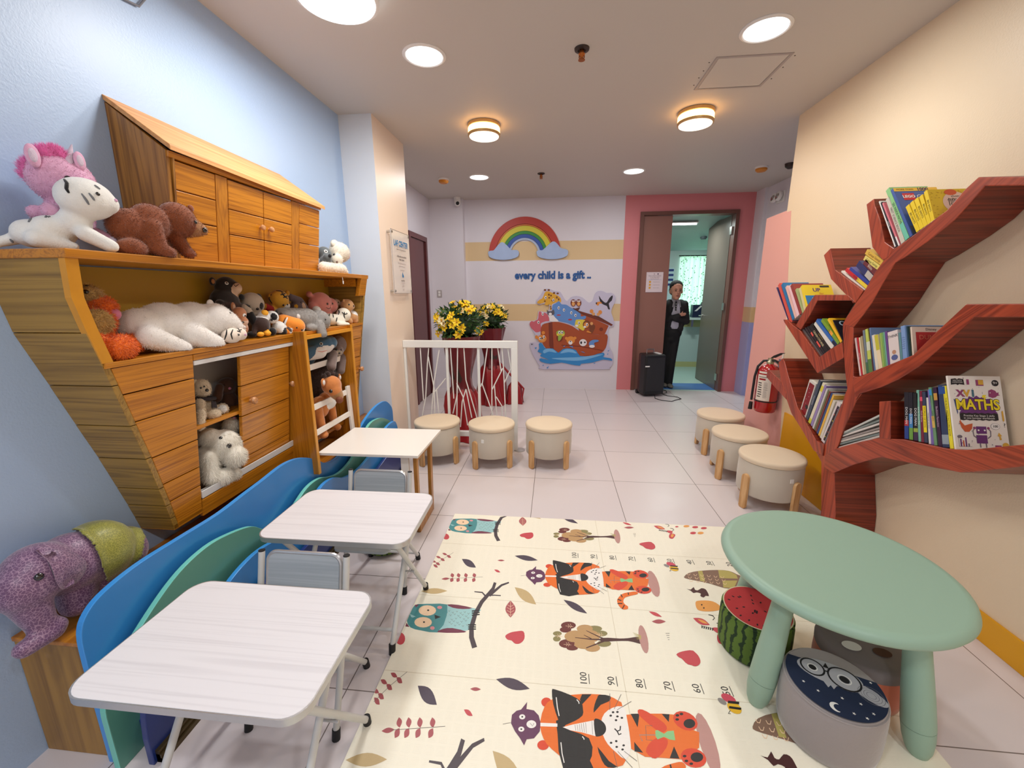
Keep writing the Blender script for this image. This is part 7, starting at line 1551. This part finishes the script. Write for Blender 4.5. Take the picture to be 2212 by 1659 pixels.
t.e(724,655,-1.385,10).e(728,654,-1.375,8).e(726,676,-1.39,13); t.patch(729,654,-1.37,9,1); t.body([pile('olive_plush', (140,110,50)), bge], 0.004, floor=ZS_); t.eye(731,653,1.4)
t = Toy('plush_white_cub', 'white plush tiger cub with black stripes lying at the far end of the shelf')
t.e(742,680,-1.27,15,(1,1.1,1)).c((712,690,-1.30,13),(732,692,-1.28,13)).c((734,700,-1.245,6),(750,702,-1.235,6)).e(706,702,-1.28,7).e(748,686,-1.255,8); t.body([pile('cub_white_plush', (236,232,216), .05)], 0.0045, floor=ZS_)
for l_ in ([(730,668),(733,674),(731,680)],[(744,674),(743,682),(745,688)],[(740,677),(748,679)],[(712,678),(710,685)],[(719,679),(720,686)],[(728,686),(726,695)]): t.line('stripe', l_, 2.6, P_blk)
t.eye(749,677,1.6).eye(740,675,1.4)
tdp = pile('honey_teddy_plush', (206,156,106), 0.15)
t = Toy('plush_teddy', 'honey coloured plush teddy in white vest sitting against the shelf end board')
t.e(750,660,-1.28,14).e(758,662,-1.265,8).e(760,684,-1.28,14).e(766,692,-1.265,9).e(754,694,-1.27,8).e(768,669,-1.285,5); t.patch(764,676,-1.265,10,1,(1,1,1)); t.body([tdp, P_wht], 0.0045, floor=ZS_); t.eye(754,658,1.8).nose(763.5,661,2).ear(743,650,-1.285,4,tdp)
# compartment behind the ladder
shb = pile('shark_blue_plush', (66,100,126), 0.08); shw = pile('shark_white_plush', (226,220,214), 0.04)
t = Toy('plush_shark', 'blue and white plush shark at the top of the ladder compartment')
t.c((668,752,-1.33,19),(700,744,-1.27,20)).e(714,740,-1.245,14).c((664,764,-1.31,16),(690,760,-1.27,15)).c((668,768,-1.38,16),(660,790,-1.40,10)); 
for q in ((672,774,-1.31,17),(690,764,-1.26,15),(703,759,-1.24,13),(714,753,-1.23,9),(684,776,-1.27,14)): t.patch(q[0],q[1],q[2],q[3],1,(2.2,1,1))
t.body([shb, shw], 0.005); t.dot('eye_ring',694,743,3.4,P_wht,0.22,0.0).eye(694,743,2.4).line('mouth',[(686,759),(696,760),(707,757)],1.4,mat('mouth_coral',(206,110,90),.7))
gbp = pile('taupe_bear_plush', (122,104,98), 0.12)
t = Toy('plush_taupe_bear', 'taupe plush bear hanging its arms beside the shark in the ladder compartment')
t.e(732,744,-1.28,16,(1,1,1.2)).e(731,758,-1.26,11).c((718,766,-1.27,11),(716,792,-1.245,10)).c((738,772,-1.28,10),(736,800,-1.27,9)).e(728,776,-1.32,16).e(730,812,-1.33,13); t.patch(732,764,-1.245,8,1); t.body([gbp, pile('taupe_muzzle', (170,154,136), .06)], 0.005); t.ear(742,728,-1.29,6,gbp).ear(716,730,-1.32,5,gbp).eye(727,755,2).eye(737,756,1.8).nose(733,763,2)
hgp = pile('umber_shaggy_plush', (70,54,48), 0.3)
t = Toy('plush_shaggy_bear', 'big dark umber shaggy plush filling the middle of the ladder compartment')
t.e(694,806,-1.37,40,(.7,.9,1.1)).e(716,790,-1.37,28,(.7,1,1)).e(686,835,-1.37,26,(.8,1,1.1)).e(742,828,-1.33,10).e(742,843,-1.32,8); t.patch(742,826,-1.33,12,1).patch(743,843,-1.31,10,2); t.body([hgp, kop, pile('rust_plush', (186,104,50))], 0.007, fur=6000, flen=0.014, fwid=0.0014)
cmp_ = pile('camel_plush', (206,128,68), 0.06); cmt = pile('tan_camel_muzzle', (176,130,84), 0.05); cmn = mat('chestnut_nose', (124,66,40), 0.7)
t = Toy('plush_horse', 'tan plush horse with its head over the second ladder rung')
t.e(716,832,-1.215,21,(1,1,1)).c((722,843,-1.195,16),(731,856,-1.175,11)).e(706,866,-1.30,20).e(690,880,-1.32,22,(.9,1,1.1)).c((686,885,-1.29,11),(697,932,-1.27,9)).c((716,880,-1.30,9),(722,915,-1.28,8)).e(729,922,-1.27,8).e(700,940,-1.255,9,(1,1.3,.8)); t.patch(728,852,-1.185,16,1).patch(718,872,-1.25,14,2); t.body([cmp_, cmt, P_wht], 0.0055)
t.eye(715,845,4).dot('nose',733,863,8,cmn,0.8).ear(733,815,-1.225,7,cmp_,(0.5,.7,1.1),inner=P_wht).ear(698,826,-1.22,9,cmp_,(0.4,.8,1),inner=P_wht)
bm_ = MB()
for q in ((700,812,-1.22,5),(708,808,-1.225,6),(718,808,-1.23,6),(726,810,-1.235,5)): p_, k_ = t.pt(*q[:3]); bm_.ell(p_, q[3]*k_)
skin('mane', blobs(bm_, 0.004, 1), gbn, t.root, fur=700, flen=0.012, fwid=0.001, droop=-0.3)
# cupboard
pdp = pile('oatmeal_plush', (214,194,166), 0.08)
t = Toy('plush_poodle_bear', 'oatmeal plush bear with checked scarf on the upper cupboard shelf')
t.e(436,838,-1.35,18,(.9,1,1.1)).e(445,846,-1.33,9).e(444,886,-1.36,23,(.8,1,1)).e(481,883,-1.325,12).e(462,894,-1.315,13,(1,1.2,.9)).c((434,892,-1.31,9),(434,922,-1.300,8)).c((432,870,-1.34,10),(436,898,-1.32,8)); t.patch(481,883,-1.31,9,1); t.body([pdp, P_wht], 0.005, fur=3500, flen=0.006); t.eye(434,838,2).eye(441,835,2).nose(447,843,3.4).ear(421,826,-1.36,7,pdp)
b = MB(); p_, k_ = t.pt(444,861,-1.35); b.tube([p_+V((0.030*math.cos(a), 0.034*math.sin(a), -0.006*math.sin(a))) for a in [2*math.pi*j/20 for j in range(20)]], 0.008, closed=True, seg=8); q_, _ = t.pt(456,866,-1.315); b.prism([q_, q_+V((0,0.02,-0.008)), q_+V((0.006,0.015,-0.035)), q_+V((0.004,-0.008,-0.028))], (0.004,0,0))
b.build('scarf', mat('checked_scarf', (52,44,46), 0.9, var=0.9, vscale=160), t.root, smooth=True)
bnp = pile('cocoa_bunny_plush', (84,52,34), 0.15)
t = Toy('plush_bunny', 'cocoa brown plush bunny at the dark back of the upper cupboard shelf')
t.e(490,834,-1.40,21,(.8,1.1,.9)).e(497,868,-1.40,20,(.8,1,1.1)).c((474,836,-1.39,8),(469,860,-1.38,10)).e(488,888,-1.38,10); t.body([bnp], 0.0055, floor=0.893); t.eye(484,832,1.8).nose(496,839,3,pnk)
dgp = pile('snow_shaggy_plush', (236,230,216), 0.06)
t = Toy('plush_shaggy_dog', 'shaggy white plush dog slumped on the cupboard floor by the open door')
t.e(484,960,-1.33,33,(.9,1,1)).e(507,984,-1.285,23).e(453,944,-1.36,20).e(500,917,-1.36,17).e(452,992,-1.37,28,(.8,1,1.2)).c((450,990,-1.34,18),(456,1030,-1.325,16)).e(482,1028,-1.31,19,(1,1.2,.9)).e(505,1022,-1.31,14); t.body([dgp], 0.0065, fur=17000, flen=0.016, fwid=0.0010, droop=0.8, floor=0.548); t.eye(477,946,3.4).nose(494.5,963,5).ear(507,908,-1.345,8,pinkp,(0.5,.8,1.1))
# elephant on the ledge
def brocade(name, c1, c2, sc):
    m = bpy.data.materials.new(name); m.use_nodes = True; nt = m.node_tree; N = nt.nodes; L = nt.links; b = N['Principled BSDF']; tc = N.new('ShaderNodeTexCoord')
    v = N.new('ShaderNodeTexVoronoi'); v.inputs['Scale'].default_value = sc; v.feature = 'DISTANCE_TO_EDGE'; L.new(tc.outputs['Object'], v.inputs['Vector'])
    w = N.new('ShaderNodeTexNoise'); w.inputs['Scale'].default_value = sc*1.6; w.inputs['Detail'].default_value = 3; L.new(tc.outputs['Object'], w.inputs['Vector'])
    a = N.new('ShaderNodeMath'); a.operation = 'MULTIPLY'; a.inputs[1].default_value = 3.2; L.new(v.outputs['Distance'], a.inputs[0])
    s = N.new('ShaderNodeMath'); s.operation = 'ADD'; L.new(a.outputs[0], s.inputs[0]); L.new(w.outputs[0], s.inputs[1])
    cr = N.new('ShaderNodeValToRGB'); cr.color_ramp.elements[0].position = 0.66; cr.color_ramp.elements[1].position = 0.80; cr.color_ramp.elements[0].color = lin(c1); cr.color_ramp.elements[1].color = lin(c2)
    L.new(s.outputs[0], cr.inputs[0]); L.new(cr.outputs[0], b.inputs['Base Color']); b.inputs['Roughness'].default_value = 0.42; b.inputs['Sheen Weight'].default_value = 0.3; return m
M_ele = brocade('purple_brocade', (156,124,148), (106,72,106), 130); M_elp = mat('mauve_satin_ear', (150,108,140), 0.4, sheen=0.4); M_clo = brocade('green_gold_brocade', (160,156,66), (126,126,46), 150)
t = Toy('stuffed_elephant', 'purple brocade stuffed elephant with green saddle cloth on the ledge by the wall')
bl = [(262,1192,-1.345,46,(1,1,1)),(205,1195,-1.345,62,(.95,1,1)),(150,1215,-1.345,64,(.95,1,1)),(82,1235,-1.33,62,(1,1,1)),(52,1268,-1.32,52,(1,1,1.05))]
for q in bl: t.e(*q)
t.c((225,1240,-1.345,38),(235,1290,-1.345,30)).c((165,1260,-1.34,36),(165,1300,-1.33,30)).c((62,1300,-1.315,36),(92,1352,-1.30,24)).c((92,1352,-1.30,24),(126,1350,-1.285,17)).c((118,1362,-1.285,19),(52,1402,-1.285,20))
t.body([M_ele], 0.007, smooth=4); t.dot('eye',84,1246,8,P_eye,0.6)
eb = MB(); ep = []; eo = [(74,1186),(96,1180),(125,1188),(155,1192),(176,1202),(186,1218),(178,1242),(158,1262),(134,1272),(120,1256),(113,1232),(100,1208)]
for i_ in range(len(eo)):
    a0, a1, a2, a3 = eo[i_-1], eo[i_], eo[(i_+1) % 12], eo[(i_+2) % 12]
    for k_ in range(3):
        u_ = k_/3; x_, y_ = [0.5*((2*a1[j])+(-a0[j]+a2[j])*u_+(2*a0[j]-5*a1[j]+4*a2[j]-a3[j])*u_*u_+(-a0[j]+3*a1[j]-3*a2[j]+a3[j])*u_**3) for j in range(2)]
        p_, n_ = t.hit(x_, y_); ep.append(p_)
cc_ = sum(ep, V((0,0,0)))/len(ep); nrm = V((0.85,-0.45,0.15)).normalized()
for p_, n_ in ((cc_, 0),): pass
ef = [p_+nrm*0.010 for p_ in ep]; eb.v = [tuple(p_) for p_ in ef]+[tuple(cc_+nrm*0.034)]+[tuple(p_-nrm*0.004) for p_ in ef]; n_ = len(ef)
for i_ in range(n_): j_ = (i_+1) % n_; eb.f += [(i_,j_,n_),(i_,i_+n_+1,j_+n_+1,j_)]; eb.m += [0,0]
eb.f.append(tuple(range(n_+1,2*n_+1))); eb.m.append(0); eb.build('ear', M_ele, t.root, smooth=1.5)
t.line('ear_edge', [(182,1216),(176,1240),(152,1262),(130,1270)], 3, mat('ear_piping', (206,180,196), .6))
cb = MB()
for q in bl:
    p_, k_ = t.pt(*q[:3]); r_ = (q[3]+5)*k_; cb.ell(p_, (r_*q[4][0], r_*q[4][1], r_*q[4][2]))
cm = blobs(cb, 0.006, 4); pg = [(122,1144),(175,1118),(240,1092),(290,1120),(312,1160),(305,1202),(266,1234),(236,1266),(222,1225),(205,1180),(170,1146),(140,1140)]
def inside(x, y):
    c = False
    for i in range(len(pg)):
        (x0, y0), (x1, y1) = pg[i-1], pg[i]
        if (y0 > y) != (y1 > y) and x < (x1-x0)*(y-y0)/(y1-y0)+x0: c = not c
    return c
bmesh.ops.delete(cm, geom=[f for f in cm.faces if not inside(*proj(f.calc_center_median())) or f.calc_center_median().x < XL+0.01 or f.calc_center_median().z < 0.5], context='FACES')
for v in cm.verts:
    if v.co.x < XL+0.003: v.co.x = XL+0.003
o_ = skin('saddle_cloth', cm, M_clo, t.root); md = o_.modifiers.new('s', 'SOLIDIFY'); md.thickness = 0.004; md.offset = 1
